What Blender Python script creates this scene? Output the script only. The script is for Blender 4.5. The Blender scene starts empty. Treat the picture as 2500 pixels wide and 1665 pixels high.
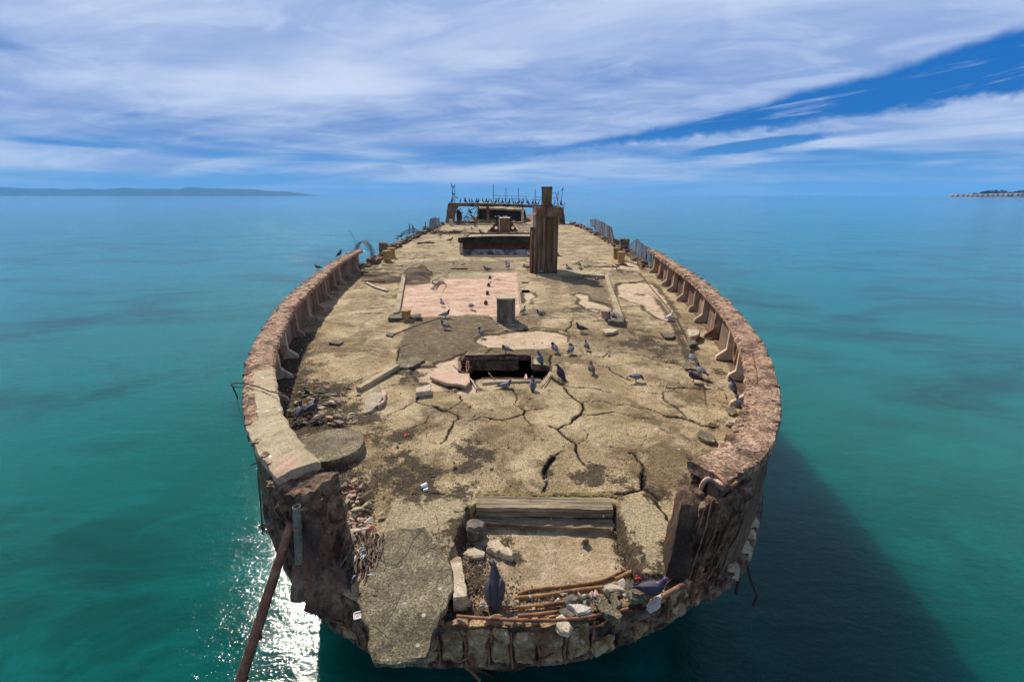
import bpy, bmesh, math, random
import numpy as np
from mathutils import Vector, Matrix, noise as mnoise
R = math.radians
random.seed(7); rng = np.random.default_rng(7)
S = bpy.context.scene; C = S.collection

# ---------------------------------------------------------------- camera, sky, sun, exposure
CAM_H = 3.8; PITCH = 17.7; FPX = 2500*16/36
WATER = -4.5
SUN_AZ, SUN_EL = -27.0, 43.0                    # azimuth from +Y (negative = left)
cd = bpy.data.cameras.new('camera'); cam = bpy.data.objects.new('camera', cd); C.objects.link(cam)
cam.location = (0, 0, CAM_H); cam.rotation_euler = (R(90-PITCH), 0, 0)
cd.lens = 16; cd.sensor_width = 36; cd.clip_start = 0.05; cd.clip_end = 90000
S.camera = cam
S.view_settings.view_transform = 'Standard'; S.view_settings.look = 'None'
S.view_settings.exposure = 0.22; S.view_settings.gamma = 1; S.view_settings.use_curve_mapping = False

class NT:
    """small node-tree helper"""
    def __init__(s, t): s.t = t; s.n = t.nodes; s.l = t.links
    def add(s, kind, **k):
        n = s.n.new(kind)
        for a, v in k.items():
            setattr(n, a, v)
        return n
    def put(s, sock, v):
        if v is None: return
        if hasattr(v, 'is_linked') or hasattr(v, 'links'): s.l.new(v, sock)
        else:
            if hasattr(sock.default_value, '__len__') and not hasattr(v, '__len__'): v = [v]*len(sock.default_value)
            if hasattr(v, '__len__') and len(v) == 3 and len(sock.default_value) == 4: v = (*v, 1)
            sock.default_value = v
    def math(s, op, a, b=None, c=None, clamp=False):
        n = s.add('ShaderNodeMath', operation=op, use_clamp=clamp)
        s.put(n.inputs[0], a); s.put(n.inputs[1], b)
        if c is not None: s.put(n.inputs[2], c)
        return n.outputs[0]
    def mr(s, v, a, b, c=0.0, d=1.0, smooth=True):
        n = s.add('ShaderNodeMapRange', interpolation_type='SMOOTHSTEP' if smooth else 'LINEAR')
        for i, x in enumerate((v, a, b, c, d)): s.put(n.inputs[i], x)
        return n.outputs[0]
    def mix(s, f, a, b, mode='MIX'):
        n = s.add('ShaderNodeMix', data_type='RGBA', blend_type=mode)
        s.put(n.inputs[0], f); s.put(n.inputs[6], a); s.put(n.inputs[7], b)
        return n.outputs[2]
    def noise(s, vec, scale, detail=4, rough=.55, dist=0.0):
        n = s.add('ShaderNodeTexNoise')
        if vec is not None: s.l.new(vec, n.inputs['Vector'])
        n.inputs['Scale'].default_value = scale; n.inputs['Detail'].default_value = detail
        n.inputs['Roughness'].default_value = rough; n.inputs['Distortion'].default_value = dist
        return n.outputs[0]
    def voro(s, vec, scale, feature='F1'):
        n = s.add('ShaderNodeTexVoronoi', feature=feature)
        s.l.new(vec, n.inputs['Vector']); n.inputs['Scale'].default_value = scale
        return n.outputs['Distance']
    def vscale(s, vec, sc):
        n = s.add('ShaderNodeVectorMath', operation='MULTIPLY'); s.l.new(vec, n.inputs[0]); n.inputs[1].default_value = sc
        return n.outputs[0]
    def sep(s, vec):
        n = s.add('ShaderNodeSeparateXYZ'); s.l.new(vec, n.inputs[0]); return n.outputs
    def comb(s, x, y, z):
        n = s.add('ShaderNodeCombineXYZ'); s.put(n.inputs[0], x); s.put(n.inputs[1], y); s.put(n.inputs[2], z); return n.outputs[0]
    def bump(s, h, strength, dist, nrm=None):
        n = s.add('ShaderNodeBump'); s.l.new(h, n.inputs['Height']); n.inputs['Strength'].default_value = strength
        n.inputs['Distance'].default_value = dist
        if nrm is not None: s.l.new(nrm, n.inputs['Normal'])
        return n.outputs[0]

def make_world():
    w = bpy.data.worlds.new('World'); S.world = w; w.use_nodes = True
    t = NT(w.node_tree); t.n.clear()
    out = t.add('ShaderNodeOutputWorld'); bg = t.add('ShaderNodeBackground'); t.l.new(bg.outputs[0], out.inputs[0])
    sky = t.add('ShaderNodeTexSky', sky_type='NISHITA'); sky.sun_disc = False
    sky.sun_elevation = R(SUN_EL); sky.sun_rotation = R(SUN_AZ); sky.altitude = 0; sky.air_density = 1.0; sky.dust_density = .6; sky.ozone_density = 2.5
    d = t.add('ShaderNodeTexCoord').outputs['Generated']
    x, y, z = t.sep(d)
    el = t.math('MULTIPLY', t.math('ARCSINE', z), 180/math.pi)
    az = t.math('MULTIPLY', t.math('ARCTAN2', x, y), 180/math.pi)
    # cloud layer coordinates: direction projected on a flat layer overhead
    den = t.math('ADD', t.math('MAXIMUM', z, 0.0), 0.14)
    px = t.math('DIVIDE', x, den); py = t.math('DIVIDE', y, den)
    ca, sa = math.cos(R(14)), math.sin(R(14))
    qx = t.math('ADD', t.math('MULTIPLY', px, ca), t.math('MULTIPLY', py, -sa))
    qy = t.math('ADD', t.math('MULTIPLY', px, sa), t.math('MULTIPLY', py, ca))
    n1 = t.noise(t.comb(t.math('MULTIPLY', qx, .34), t.math('MULTIPLY', qy, .80), 3.7), 1.0, 6, .50, .35)
    n3 = t.noise(t.comb(t.math('MULTIPLY', qx, 1.3), t.math('MULTIPLY', qy, 1.9), 1.0), 1.4, 7, .60, .8)
    base = t.math('ADD', n1, t.math('MULTIPLY', t.math('SUBTRACT', n3, .5), .10))
    thr = t.mr(el, 1.5, 11, .49, .29)                                  # more open near the horizon
    dens = t.mr(t.math('SUBTRACT', base, thr), -.15, .13)
    # flat streaks low over the horizon
    stq = t.noise(t.comb(t.math('MULTIPLY', az, .050), t.math('MULTIPLY', el, .50), 4.0), 1.0, 6, .54, .5)
    lowd = t.mr(stq, .34, .62)
    dens = t.mix(t.mr(el, 3, 9.5, .85, .0), dens, lowd)
    # long clear gap to the right, with ragged lower edge and inner wisps
    ragA = t.math('MULTIPLY', t.math('SUBTRACT', t.noise(t.comb(t.math('MULTIPLY', az, .11), t.math('MULTIPLY', el, .12), 5.0), 1.0, 6, .6, .2), .5), 4.2)
    ragB = t.math('MULTIPLY', t.math('SUBTRACT', t.noise(t.comb(t.math('MULTIPLY', az, .42), t.math('MULTIPLY', el, .7), 2.0), 1.0, 7, .62, .3), .5), 1.7)
    cen = t.math('ADD', t.math('ADD', t.math('MULTIPLY', az, .122), 4.35), t.math('MULTIPLY', ragA, .5))
    off = t.math('SUBTRACT', el, cen)
    wid = t.math('MINIMUM', t.math('ADD', t.math('MULTIPLY', t.math('SUBTRACT', az, 10.0), .060), .42), 3.0)
    up = t.math('SUBTRACT', wid, off); dn = t.math('ADD', t.math('MULTIPLY', wid, .85), off)
    g = t.math('ADD', t.math('MINIMUM', up, t.math('ADD', dn, ragB)), t.math('MULTIPLY', ragB, .25))
    gap = t.mr(g, -.55, .55)
    wis = t.mr(t.noise(t.comb(t.math('MULTIPLY', az, .085), t.math('MULTIPLY', t.math('SUBTRACT', el, t.math('MULTIPLY', az, .125)), .95), 8.3), 1.0, 6, .6, .3), .55, .70)
    gap = t.math('MULTIPLY', gap, t.math('SUBTRACT', 1, t.math('MULTIPLY', wis, .6)))
    gap = t.math('MULTIPLY', gap, t.mr(t.math('ABSOLUTE', az), 70, 110, 1, 0))
    # short second gap under it
    e2 = t.math('DIVIDE', t.math('SUBTRACT', el, t.math('ADD', t.math('MULTIPLY', az, .10), 2.35)), .62)
    a2 = t.math('DIVIDE', t.math('SUBTRACT', az, 26.0), 7.0)
    g2 = t.math('SUBTRACT', 1, t.math('ADD', t.math('MULTIPLY', e2, e2), t.math('MULTIPLY', a2, a2)))
    gap = t.math('MAXIMUM', gap, t.mr(t.math('ADD', g2, t.math('MULTIPLY', ragB, .7)), -.3, .5, 0, .95))
    # soft openings on the left side
    sepg = t.noise(t.comb(t.math('MULTIPLY', az, .040), t.math('MULTIPLY', el, .27), 17.6), 1.0, 5, .5, .5)
    low = t.math('MULTIPLY', t.mr(sepg, .52, .68), t.mr(az, -60, 10, .85, .12))
    dens = t.math('MULTIPLY', dens, t.math('SUBTRACT', 1, t.math('MULTIPLY', low, .75)))
    dens = t.math('MULTIPLY', dens, t.math('SUBTRACT', 1, gap))
    dens = t.math('MULTIPLY', dens, t.mr(el, -.5, 2.0, .45, 1))
    shade = t.mr(t.noise(t.comb(t.math('MULTIPLY', qx, .30), t.math('MULTIPLY', qy, .75), 6.0), 1.25, 7, .58, .4), .36, .64)
    cl = t.mix(shade, (3.1, 4.3, 7.3), (6.5, 7.4, 9.3))
    cl = t.mix(t.math('MULTIPLY', t.mr(n3, .46, .66), .35), cl, (7.2, 8.1, 9.9))
    blue = t.mix(t.mr(el, 0, 8), (.75, 3.4, 7.6), (.0, 1.35, 5.0))
    sk = t.mix(.95, sky.outputs[0], blue)
    full = t.mix(t.math('MULTIPLY', dens, .95), sk, cl)
    full = t.mix(t.mr(el, -.2, 3.0, .6, 0), full, (3.2, 5.2, 8.6))
    full = t.mix(t.mr(el, 24, 60, 0, .8), full, t.mix(t.math('MULTIPLY', dens, .5), (.6, 1.1, 2.9), (1.9, 2.3, 4.0)))  # unseen sky overhead darkened to cut ambient light and deepen shadows
    t.l.new(full, bg.inputs[0]); bg.inputs[1].default_value = 0.088
make_world()
sd = bpy.data.lights.new('sun', 'SUN'); so = bpy.data.objects.new('sun', sd); C.objects.link(so)
sd.energy = 5.0; sd.angle = R(.5); sd.color = (1, .93, .80)
sv = Vector((math.sin(R(SUN_AZ))*math.cos(R(SUN_EL)), math.cos(R(SUN_AZ))*math.cos(R(SUN_EL)), math.sin(R(SUN_EL))))
so.rotation_euler = sv.to_track_quat('Z', 'Y').to_euler()

# ---------------------------------------------------------------- pixel -> place helpers (photo pixels, 2500 x 1665)
cP, sP = math.cos(R(PITCH)), math.sin(R(PITCH))
def ray(px, py):
    u = (px-1250)/FPX; v = (832.5-py)/FPX
    return (u, cP+v*sP, -sP+v*cP)
def at(px, py, z=0.0):
    d = ray(px, py); t = (z-CAM_H)/d[2]
    return (d[0]*t, d[1]*t, z)
def atY(px, py, Y):
    d = ray(px, py); t = Y/d[1]
    return (d[0]*t, Y, CAM_H+d[2]*t)
def crop(ox, oy, sc): return lambda x, y: (ox+x*sc, oy+y*sc)
cA = crop(940, 640, .2633); cB = crop(940, 820, .2551); cC = crop(1440, 860, .2296)
cF = crop(1250, 520, .21683); cG = crop(850, 520, .1722); cL = crop(560, 880, .21683)
cN = crop(1100, 1180, .2934); cM = crop(820, 1180, .2934); c1 = crop(1050, 430, .16136)
cW = crop(570, 600, .25504); cX = crop(1550, 580, .26792); cQ = crop(580, 1080, .26786)
cH = crop(960, 530, .12739); cZ = crop(1480, 1080, .35714)
def wp(c, pts, z=0.0): return [at(*c(x, y), z) for x, y in pts]

# ---------------------------------------------------------------- object helpers
def tag(o, label=None, cat=None, group=None, kind=None):
    if label: o['label'] = label
    if cat: o['category'] = cat
    if group: o['group'] = group
    if kind: o['kind'] = kind
    return o
def empty(name, loc=(0, 0, 0), rz=0, label=None, cat=None, group=None):
    o = bpy.data.objects.new(name, None); C.objects.link(o); o.empty_display_size = .1
    o.location = loc; o.rotation_euler = (0, 0, rz)
    return tag(o, label, cat, group)
def copy_tree(o, parent=None):
    c = o.copy(); C.objects.link(c); c.parent = parent
    for ch in o.children: copy_tree(ch, c)
    return c
class MB:
    def __init__(s): s.v = []; s.f = []; s.m = []; s.mi = 0
    def addv(s, vs, fs):
        b = len(s.v); s.v += [tuple(p) for p in vs]; s.f += [tuple(b+i for i in f) for f in fs]; s.m += [s.mi]*len(fs)
        return s
    def box(s, c, d, rz=0, rx=0, ry=0):
        M = Matrix.Translation(c) @ Matrix.Rotation(rz, 4, 'Z') @ Matrix.Rotation(ry, 4, 'Y') @ Matrix.Rotation(rx, 4, 'X')
        vs = [M @ Vector((i*d[0]/2, j*d[1]/2, k*d[2]/2)) for k in (-1, 1) for j in (-1, 1) for i in (-1, 1)]
        return s.addv(vs, [(0, 2, 3, 1), (4, 5, 7, 6), (0, 1, 5, 4), (2, 6, 7, 3), (0, 4, 6, 2), (1, 3, 7, 5)])
    def tube(s, pts, r, n=6, cap=True):
        pts = [Vector(p) for p in pts]; N = len(pts)
        rs = r if hasattr(r, '__len__') else [r]*N
        vs = []; fs = []
        up = Vector((.13, .21, .97)); prev = None
        for i, p in enumerate(pts):
            t = (pts[min(i+1, N-1)]-pts[max(i-1, 0)]).normalized()
            a = t.cross(up)
            if a.length < .1: a = t.cross(Vector((1, 0, 0)))
            if prev is not None:
                a = prev - t*prev.dot(t)
                if a.length < 1e-4: a = t.cross(up)
            a.normalize(); prev = a; b = t.cross(a)
            for k in range(n):
                an = 2*math.pi*k/n; vs.append(p+(a*math.cos(an)+b*math.sin(an))*rs[i])
        for i in range(N-1):
            for k in range(n):
                k2 = (k+1) % n; fs.append((i*n+k, i*n+k2, (i+1)*n+k2, (i+1)*n+k))
        if cap: fs.append(tuple(range(n-1, -1, -1))); fs.append(tuple((N-1)*n+k for k in range(n)))
        return s.addv(vs, fs)
    def lathe(s, prof, n=20, c=(0, 0, 0), flute=0):
        vs = []; fs = []
        for r, z in prof:
            for k in range(n):
                an = 2*math.pi*k/n; rr = r*(1-(flute if k % 2 else 0))
                vs.append((c[0]+rr*math.cos(an), c[1]+rr*math.sin(an), c[2]+z))
        for i in range(len(prof)-1):
            for k in range(n):
                k2 = (k+1) % n; fs.append((i*n+k, i*n+k2, (i+1)*n+k2, (i+1)*n+k))
        fs.append(tuple(range(n-1, -1, -1))); fs.append(tuple((len(prof)-1)*n+k for k in range(n)))
        return s.addv(vs, fs)
    def loft(s, rings, n=10):
        """rings: (center, half width vector, half height vector)"""
        vs = []; fs = []
        for c, a, b in rings:
            c, a, b = Vector(c), Vector(a), Vector(b)
            for k in range(n):
                an = 2*math.pi*k/n; vs.append(c+a*math.cos(an)+b*math.sin(an))
        for i in range(len(rings)-1):
            for k in range(n):
                k2 = (k+1) % n; fs.append((i*n+k, i*n+k2, (i+1)*n+k2, (i+1)*n+k))
        fs.append(tuple(range(n-1, -1, -1))); fs.append(tuple((len(rings)-1)*n+k for k in range(n)))
        return s.addv(vs, fs)
    def prism(s, poly, z0, z1, tilt=None):
        n = len(poly); zt = (lambda x, y: 0) if tilt is None else tilt
        vs = [(p[0], p[1], z0+zt(p[0], p[1])) for p in poly]+[(p[0], p[1], z1+zt(p[0], p[1])) for p in poly]
        fs = [tuple(range(n-1, -1, -1)), tuple(range(n, 2*n))]+[(i, (i+1) % n, n+(i+1) % n, n+i) for i in range(n)]
        return s.addv(vs, fs)
    def hexa(s, c8, n=(6, 6, 6), amp=.03, freq=4.0, seed=0.0, chip=0.0):
        """subdivided hexahedron with rough skin. c8: bottom 4 then top 4, ccw"""
        c8 = [Vector(p) for p in c8]; idx = {}; vs = []; fs = []
        cen = sum(c8, Vector())/8
        def P(i, j, k):
            key = (i, j, k)
            if key not in idx:
                a, b, c = i/n[0], j/n[1], k/n[2]
                lo = (c8[0]*(1-a)+c8[1]*a)*(1-b)+(c8[3]*(1-a)+c8[2]*a)*b
                hi = (c8[4]*(1-a)+c8[5]*a)*(1-b)+(c8[7]*(1-a)+c8[6]*a)*b
                p = lo*(1-c)+hi*c
                q = p*freq+Vector((seed, seed*1.7, -seed))
                d = mnoise.noise_vector(q)+mnoise.noise_vector(q*2.3)*.5+mnoise.noise_vector(q*5.1)*.25
                p2 = p+d*amp
                ed = sum(1 for w, m in ((i, n[0]), (j, n[1]), (k, n[2])) if w in (0, m))
                if chip and ed >= 2: p2 += (cen-p).normalized()*chip*(.3+abs(mnoise.noise(q*1.3))*2.0)*(1.6 if ed == 3 else 1)
                idx[key] = len(vs); vs.append(p2)
            return idx[key]
        for i in range(n[0]):
            for j in range(n[1]):
                fs.append((P(i, j, 0), P(i, j+1, 0), P(i+1, j+1, 0), P(i+1, j, 0)))
                fs.append((P(i, j, n[2]), P(i+1, j, n[2]), P(i+1, j+1, n[2]), P(i, j+1, n[2])))
        for i in range(n[0]):
            for k in range(n[2]):
                fs.append((P(i, 0, k), P(i+1, 0, k), P(i+1, 0, k+1), P(i, 0, k+1)))
                fs.append((P(i, n[1], k), P(i, n[1], k+1), P(i+1, n[1], k+1), P(i+1, n[1], k)))
        for j in range(n[1]):
            for k in range(n[2]):
                fs.append((P(0, j, k), P(0, j, k+1), P(0, j+1, k+1), P(0, j+1, k)))
                fs.append((P(n[0], j, k), P(n[0], j+1, k), P(n[0], j+1, k+1), P(n[0], j, k+1)))
        return s.addv(vs, fs)
    def build(s, name, mats, parent=None, smooth=False, bevel=0, loc=None):
        me = bpy.data.meshes.new(name)
        vs = s.v if loc is None else [(p[0]-loc[0], p[1]-loc[1], p[2]-loc[2]) for p in s.v]
        me.from_pydata(vs, [], s.f)
        mats = mats if isinstance(mats, (list, tuple)) else [mats]
        for m in mats: me.materials.append(m)
        if len(mats) > 1: me.polygons.foreach_set('material_index', s.m)
        if smooth: me.polygons.foreach_set('use_smooth', [True]*len(me.polygons))
        me.update(); o = bpy.data.objects.new(name, me); C.objects.link(o)
        if parent is not None: o.parent = parent
        if loc is not None: o.location = loc
        if bevel:
            b = o.modifiers.new('bevel', 'BEVEL'); b.width = bevel; b.segments = 2; b.limit_method = 'ANGLE'
        return o
def boxc(x0, x1, y0, y1, z0, z1): return [(x0, y0, z0), (x1, y0, z0), (x1, y1, z0), (x0, y1, z0), (x0, y0, z1), (x1, y0, z1), (x1, y1, z1), (x0, y1, z1)]
def quadc(q, z0, z1): return [(p[0], p[1], z0) for p in q]+[(p[0], p[1], z1) for p in q]

# numpy lattice noise
_perm = rng.random((256, 256))
def vnoise(x, y):
    xi = np.floor(x).astype(int); yi = np.floor(y).astype(int); fx = x-xi; fy = y-yi
    fx = fx*fx*(3-2*fx); fy = fy*fy*(3-2*fy)
    g = lambda a, b: _perm[a & 255, b & 255]
    return (g(xi, yi)*(1-fx)+g(xi+1, yi)*fx)*(1-fy)+(g(xi, yi+1)*(1-fx)+g(xi+1, yi+1)*fx)*fy
def fbm(x, y, o=4):
    s = 0; a = .5
    for i in range(o): s = s+a*(vnoise(x*2**i+i*17.3, y*2**i+i*5.7)-.5)*2; a *= .5
    return s

# ---------------------------------------------------------------- materials
def newmat(name):
    m = bpy.data.materials.new(name); m.use_nodes = True; t = NT(m.node_tree)
    b = t.n['Principled BSDF']; return m, t, b
def rock_mat(name, c1, c2, c3=None, scale=3.0, spots=(.03, .025, .02), spot_amt=.5, rough=.9, bump=.5, bdist=.02, white=0.0, zs=1.0, coord='Object', streak=None, rust=0.0, fine=55, agg=0):
    m, t, b = newmat(name)
    p = t.add('ShaderNodeTexCoord').outputs['Object'] if coord == 'Object' else t.add('ShaderNodeNewGeometry').outputs['Position']
    v = t.vscale(p, (1, 1, zs))
    n = t.noise(v, scale, 6, .62, .4)
    col = t.mix(t.mr(n, .35, .65), c1, c2)
    if c3: col = t.mix(t.mr(t.noise(v, scale*.45, 5, .6, .6), .50, .64), col, c3)
    f = t.noise(p, fine, 3, .7)
    col = t.mix(.75, col, t.mix(t.mr(f, .3, .7), (.55, .55, .55), (1.4, 1.4, 1.4)), 'MULTIPLY')
    if agg:
        vn = t.add('ShaderNodeTexVoronoi'); t.l.new(p, vn.inputs['Vector']); vn.inputs['Scale'].default_value = agg
        col = t.mix(.85, col, t.mix(t.mr(t.sep(vn.outputs['Color'])[0], .1, 1, 0, 1, False), (.45, .44, .42), (1.75, 1.7, 1.6)), 'MULTIPLY')
    if rust: col = t.mix(t.math('MULTIPLY', t.mr(t.noise(v, scale*1.7, 6, .65, .8), .54, .66), rust), col, (.22, .075, .025))
    if streak: col = t.mix(t.math('MULTIPLY', t.mr(t.noise(t.vscale(p, (9, 9, .8)), 1.4, 5, .6, .3), .50, .62), streak[1]), col, streak[0])
    d = t.mr(t.noise(p, scale*6, 6, .7, .3), .56, .70)
    col = t.mix(t.math('MULTIPLY', d, spot_amt), col, spots)
    if white:
        vr = t.voro(p, 6.0); wn = t.noise(p, 1.7, 2)
        wm = t.math('MULTIPLY', t.mr(t.math('ADD', vr, t.math('MULTIPLY', f, .16)), .16, .24, 1, 0), t.mr(wn, .5, .6))
        col = t.mix(t.math('MULTIPLY', wm, white), col, (.75, .72, .70))
    t.l.new(col, b.inputs['Base Color']); b.inputs['Roughness'].default_value = rough
    b.inputs['Specular IOR Level'].default_value = .25
    h = t.math('ADD', t.math('MULTIPLY', t.noise(p, scale*5, 8, .7, .3), 1.0), t.math('MULTIPLY', f, .35))
    t.l.new(t.bump(h, bump, bdist), b.inputs['Normal'])
    return m
def plain(name, c, rough=.6, metal=0.0, var=.3, scale=20, coat=0):
    m, t, b = newmat(name)
    p = t.add('ShaderNodeTexCoord').outputs['Object']
    n = t.noise(p, scale, 4, .6)
    t.l.new(t.mix(n, tuple(x*(1-var) for x in c), tuple(min(1, x*(1+var)) for x in c)), b.inputs['Base Color'])
    b.inputs['Roughness'].default_value = rough; b.inputs['Metallic'].default_value = metal
    return m
M_cap = rock_mat('weathered_pink_concrete', (.32, .185, .115), (.54, .365, .25), (.17, .10, .065), 5.5, spot_amt=.8, agg=40, white=.8, bump=1.0, bdist=.05, coord='P')
M_capt = rock_mat('smooth_tan_concrete', (.34, .27, .16), (.46, .37, .23), (.44, .29, .20), 2.5, spot_amt=.35, white=.9, bump=.4, bdist=.01, coord='P')
M_inner = rock_mat('bulwark_inner_concrete', (.12, .065, .045), (.34, .24, .165), (.07, .035, .028), 1.3, spot_amt=.6, rust=.6, zs=.4, bump=.5, coord='P', streak=((.10, .055, .04), .35))  # rusty brown, darkened further with the shade between the ribs
M_frame = rock_mat('frame_concrete', (.50, .38, .27), (.62, .52, .40), (.36, .24, .18), 3.5, spot_amt=.25, rust=.25, bump=.4, bdist=.012, coord='P')
M_frame2 = rock_mat('rusty_frame_concrete', (.34, .23, .155), (.50, .38, .28), (.16, .085, .05), 3.0, spot_amt=.55, rust=.7, bump=.7, bdist=.02, zs=.5, coord='P')
M_hull = rock_mat('stained_hull_concrete', (.12, .07, .042), (.32, .205, .12), (.05, .03, .02), 1.8, spot_amt=.7, rust=.6, zs=.5, bump=1.0, bdist=.06, coord='P', streak=((.05, .035, .03), .6))  # stained concrete, toned slightly darker to carry shade on its faces
M_broken = rock_mat('broken_concrete', (.075, .042, .028), (.38, .26, .165), (.035, .022, .015), 6.5, spot_amt=.85, rust=.8, bump=1.0, bdist=.05, coord='P', white=.4)
M_block = rock_mat('bow_block_concrete', (.34, .21, .10), (.58, .42, .23), (.22, .11, .045), 7, spot_amt=.55, rust=.5, bump=.9, bdist=.03, white=.4)
M_slab = rock_mat('pebbly_concrete', (.115, .095, .06), (.22, .185, .12), (.085, .07, .045), 3, agg=75, spots=(.035, .03, .02), spot_amt=.45, white=.5, bump=1.0, bdist=.02, fine=42)
M_chunk = rock_mat('tan_rubble', (.40, .32, .21), (.58, .48, .34), (.30, .23, .14), 8, spot_amt=.3, bump=.6)
M_chunkp = rock_mat('pink_rubble', (.46, .28, .21), (.60, .42, .34), (.36, .24, .19), 8, spot_amt=.25, bump=.6)
M_chunkd = rock_mat('dark_rubble', (.10, .085, .065), (.22, .18, .13), (.06, .05, .04), 8, spot_amt=.4, bump=.8)
M_chunkw = rock_mat('pale_rubble', (.44, .385, .31), (.60, .53, .44), (.34, .27, .20), 8, spot_amt=.35, bump=.5)
M_pinkslab = rock_mat('pink_slab_concrete', (.46, .29, .20), (.54, .36, .26), (.42, .28, .18), 3, spot_amt=.15, white=.5, bump=.3, bdist=.008)
M_rust = rock_mat('rust', (.22, .09, .045), (.34, .17, .09), (.12, .05, .03), 9, spot_amt=.35, rough=.85, bump=.6, bdist=.006)
M_rustd = rock_mat('dark_rust', (.09, .045, .03), (.17, .08, .045), (.04, .025, .02), 9, spot_amt=.4, rough=.85, bump=.6, bdist=.006)
M_ochre = rock_mat('ochre_rust', (.22, .115, .045), (.36, .20, .08), (.16, .085, .04), 7, spot_amt=.35, rough=.85, bump=.5, bdist=.006, streak=((.16, .08, .03), .5))
M_wood = rock_mat('weathered_timber', (.26, .21, .12), (.38, .31, .19), (.13, .11, .06), 5, spot_amt=.35, bump=.8, bdist=.01)
def wood_mat():
    m, t, b = newmat('old_grey_timber')
    p = t.add('ShaderNodeTexCoord').outputs['Object']
    g = t.noise(t.vscale(p, (1.2, 34, 34)), 1.0, 6, .65, .4)
    col = t.mix(t.mr(g, .36, .64), (.085, .06, .035), (.34, .26, .16))
    col = t.mix(t.mr(t.noise(p, 3, 5, .6), .5, .65, 0, .5), col, (.13, .11, .05))
    t.l.new(col, b.inputs['Base Color']); b.inputs['Roughness'].default_value = .9
    t.l.new(t.bump(g, .9, .012), b.inputs['Normal']); return m
M_timber = wood_mat()
def tower_mat():
    m, t, b = newmat('board_marked_concrete')
    p = t.add('ShaderNodeTexCoord').outputs['Object']
    v = t.vscale(p, (9, 9, .5)); n = t.noise(v, 1.5, 5, .6, .3)
    col = t.mix(t.mr(n, .35, .66), (.06, .036, .02), (.26, .175, .11))
    mo = t.mr(t.noise(t.vscale(p, (3, 3, .7)), 1.6, 6, .65, .5), .50, .60)
    col = t.mix(t.math('MULTIPLY', mo, .75), col, (.12, .105, .02))
    col = t.mix(t.mr(t.noise(p, 14, 6, .7), .58, .68, 0, .8), col, (.03, .02, .015))
    t.l.new(col, b.inputs['Base Color']); b.inputs['Roughness'].default_value = .95
    t.l.new(t.bump(t.noise(t.vscale(p, (12, 12, 1)), 2, 7, .7), .9, .03), b.inputs['Normal']); return m
M_tower = tower_mat()
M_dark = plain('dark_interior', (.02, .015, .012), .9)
M_black = plain('tarry_black', (.03, .026, .024), .8)
M_white = plain('bleached_white', (.78, .78, .74), .6, var=.1)
M_red = plain('red_petal', (.62, .01, .03), .6, var=.15)
M_orange = plain('orange_plastic', (.80, .22, .01), .4, var=.08)
M_blue = plain('blue_plastic', (.03, .22, .55), .4, var=.1)
M_wire = plain('rusty_wire', (.13, .075, .05), .8)
M_fwire = plain('galvanised_wire', (.24, .22, .22), .6, metal=.3)
M_rope = plain('weathered_rope', (.20, .16, .09), .95)
M_fibre = plain('brown_fibre', (.30, .20, .12), .95, var=.5)
M_fibred = plain('dark_fibre', (.07, .05, .045), .95, var=.5)
M_pipe = rock_mat('green_grey_pipe_metal', (.11, .12, .09), (.24, .22, .16), (.05, .10, .10), 7, spot_amt=.4, bump=.4, bdist=.005)
M_pole = plain('grey_steel_pole', (.10, .10, .12), .6, metal=.3)
M_moss = plain('green_moss', (.12, .22, .05), .95)

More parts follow.
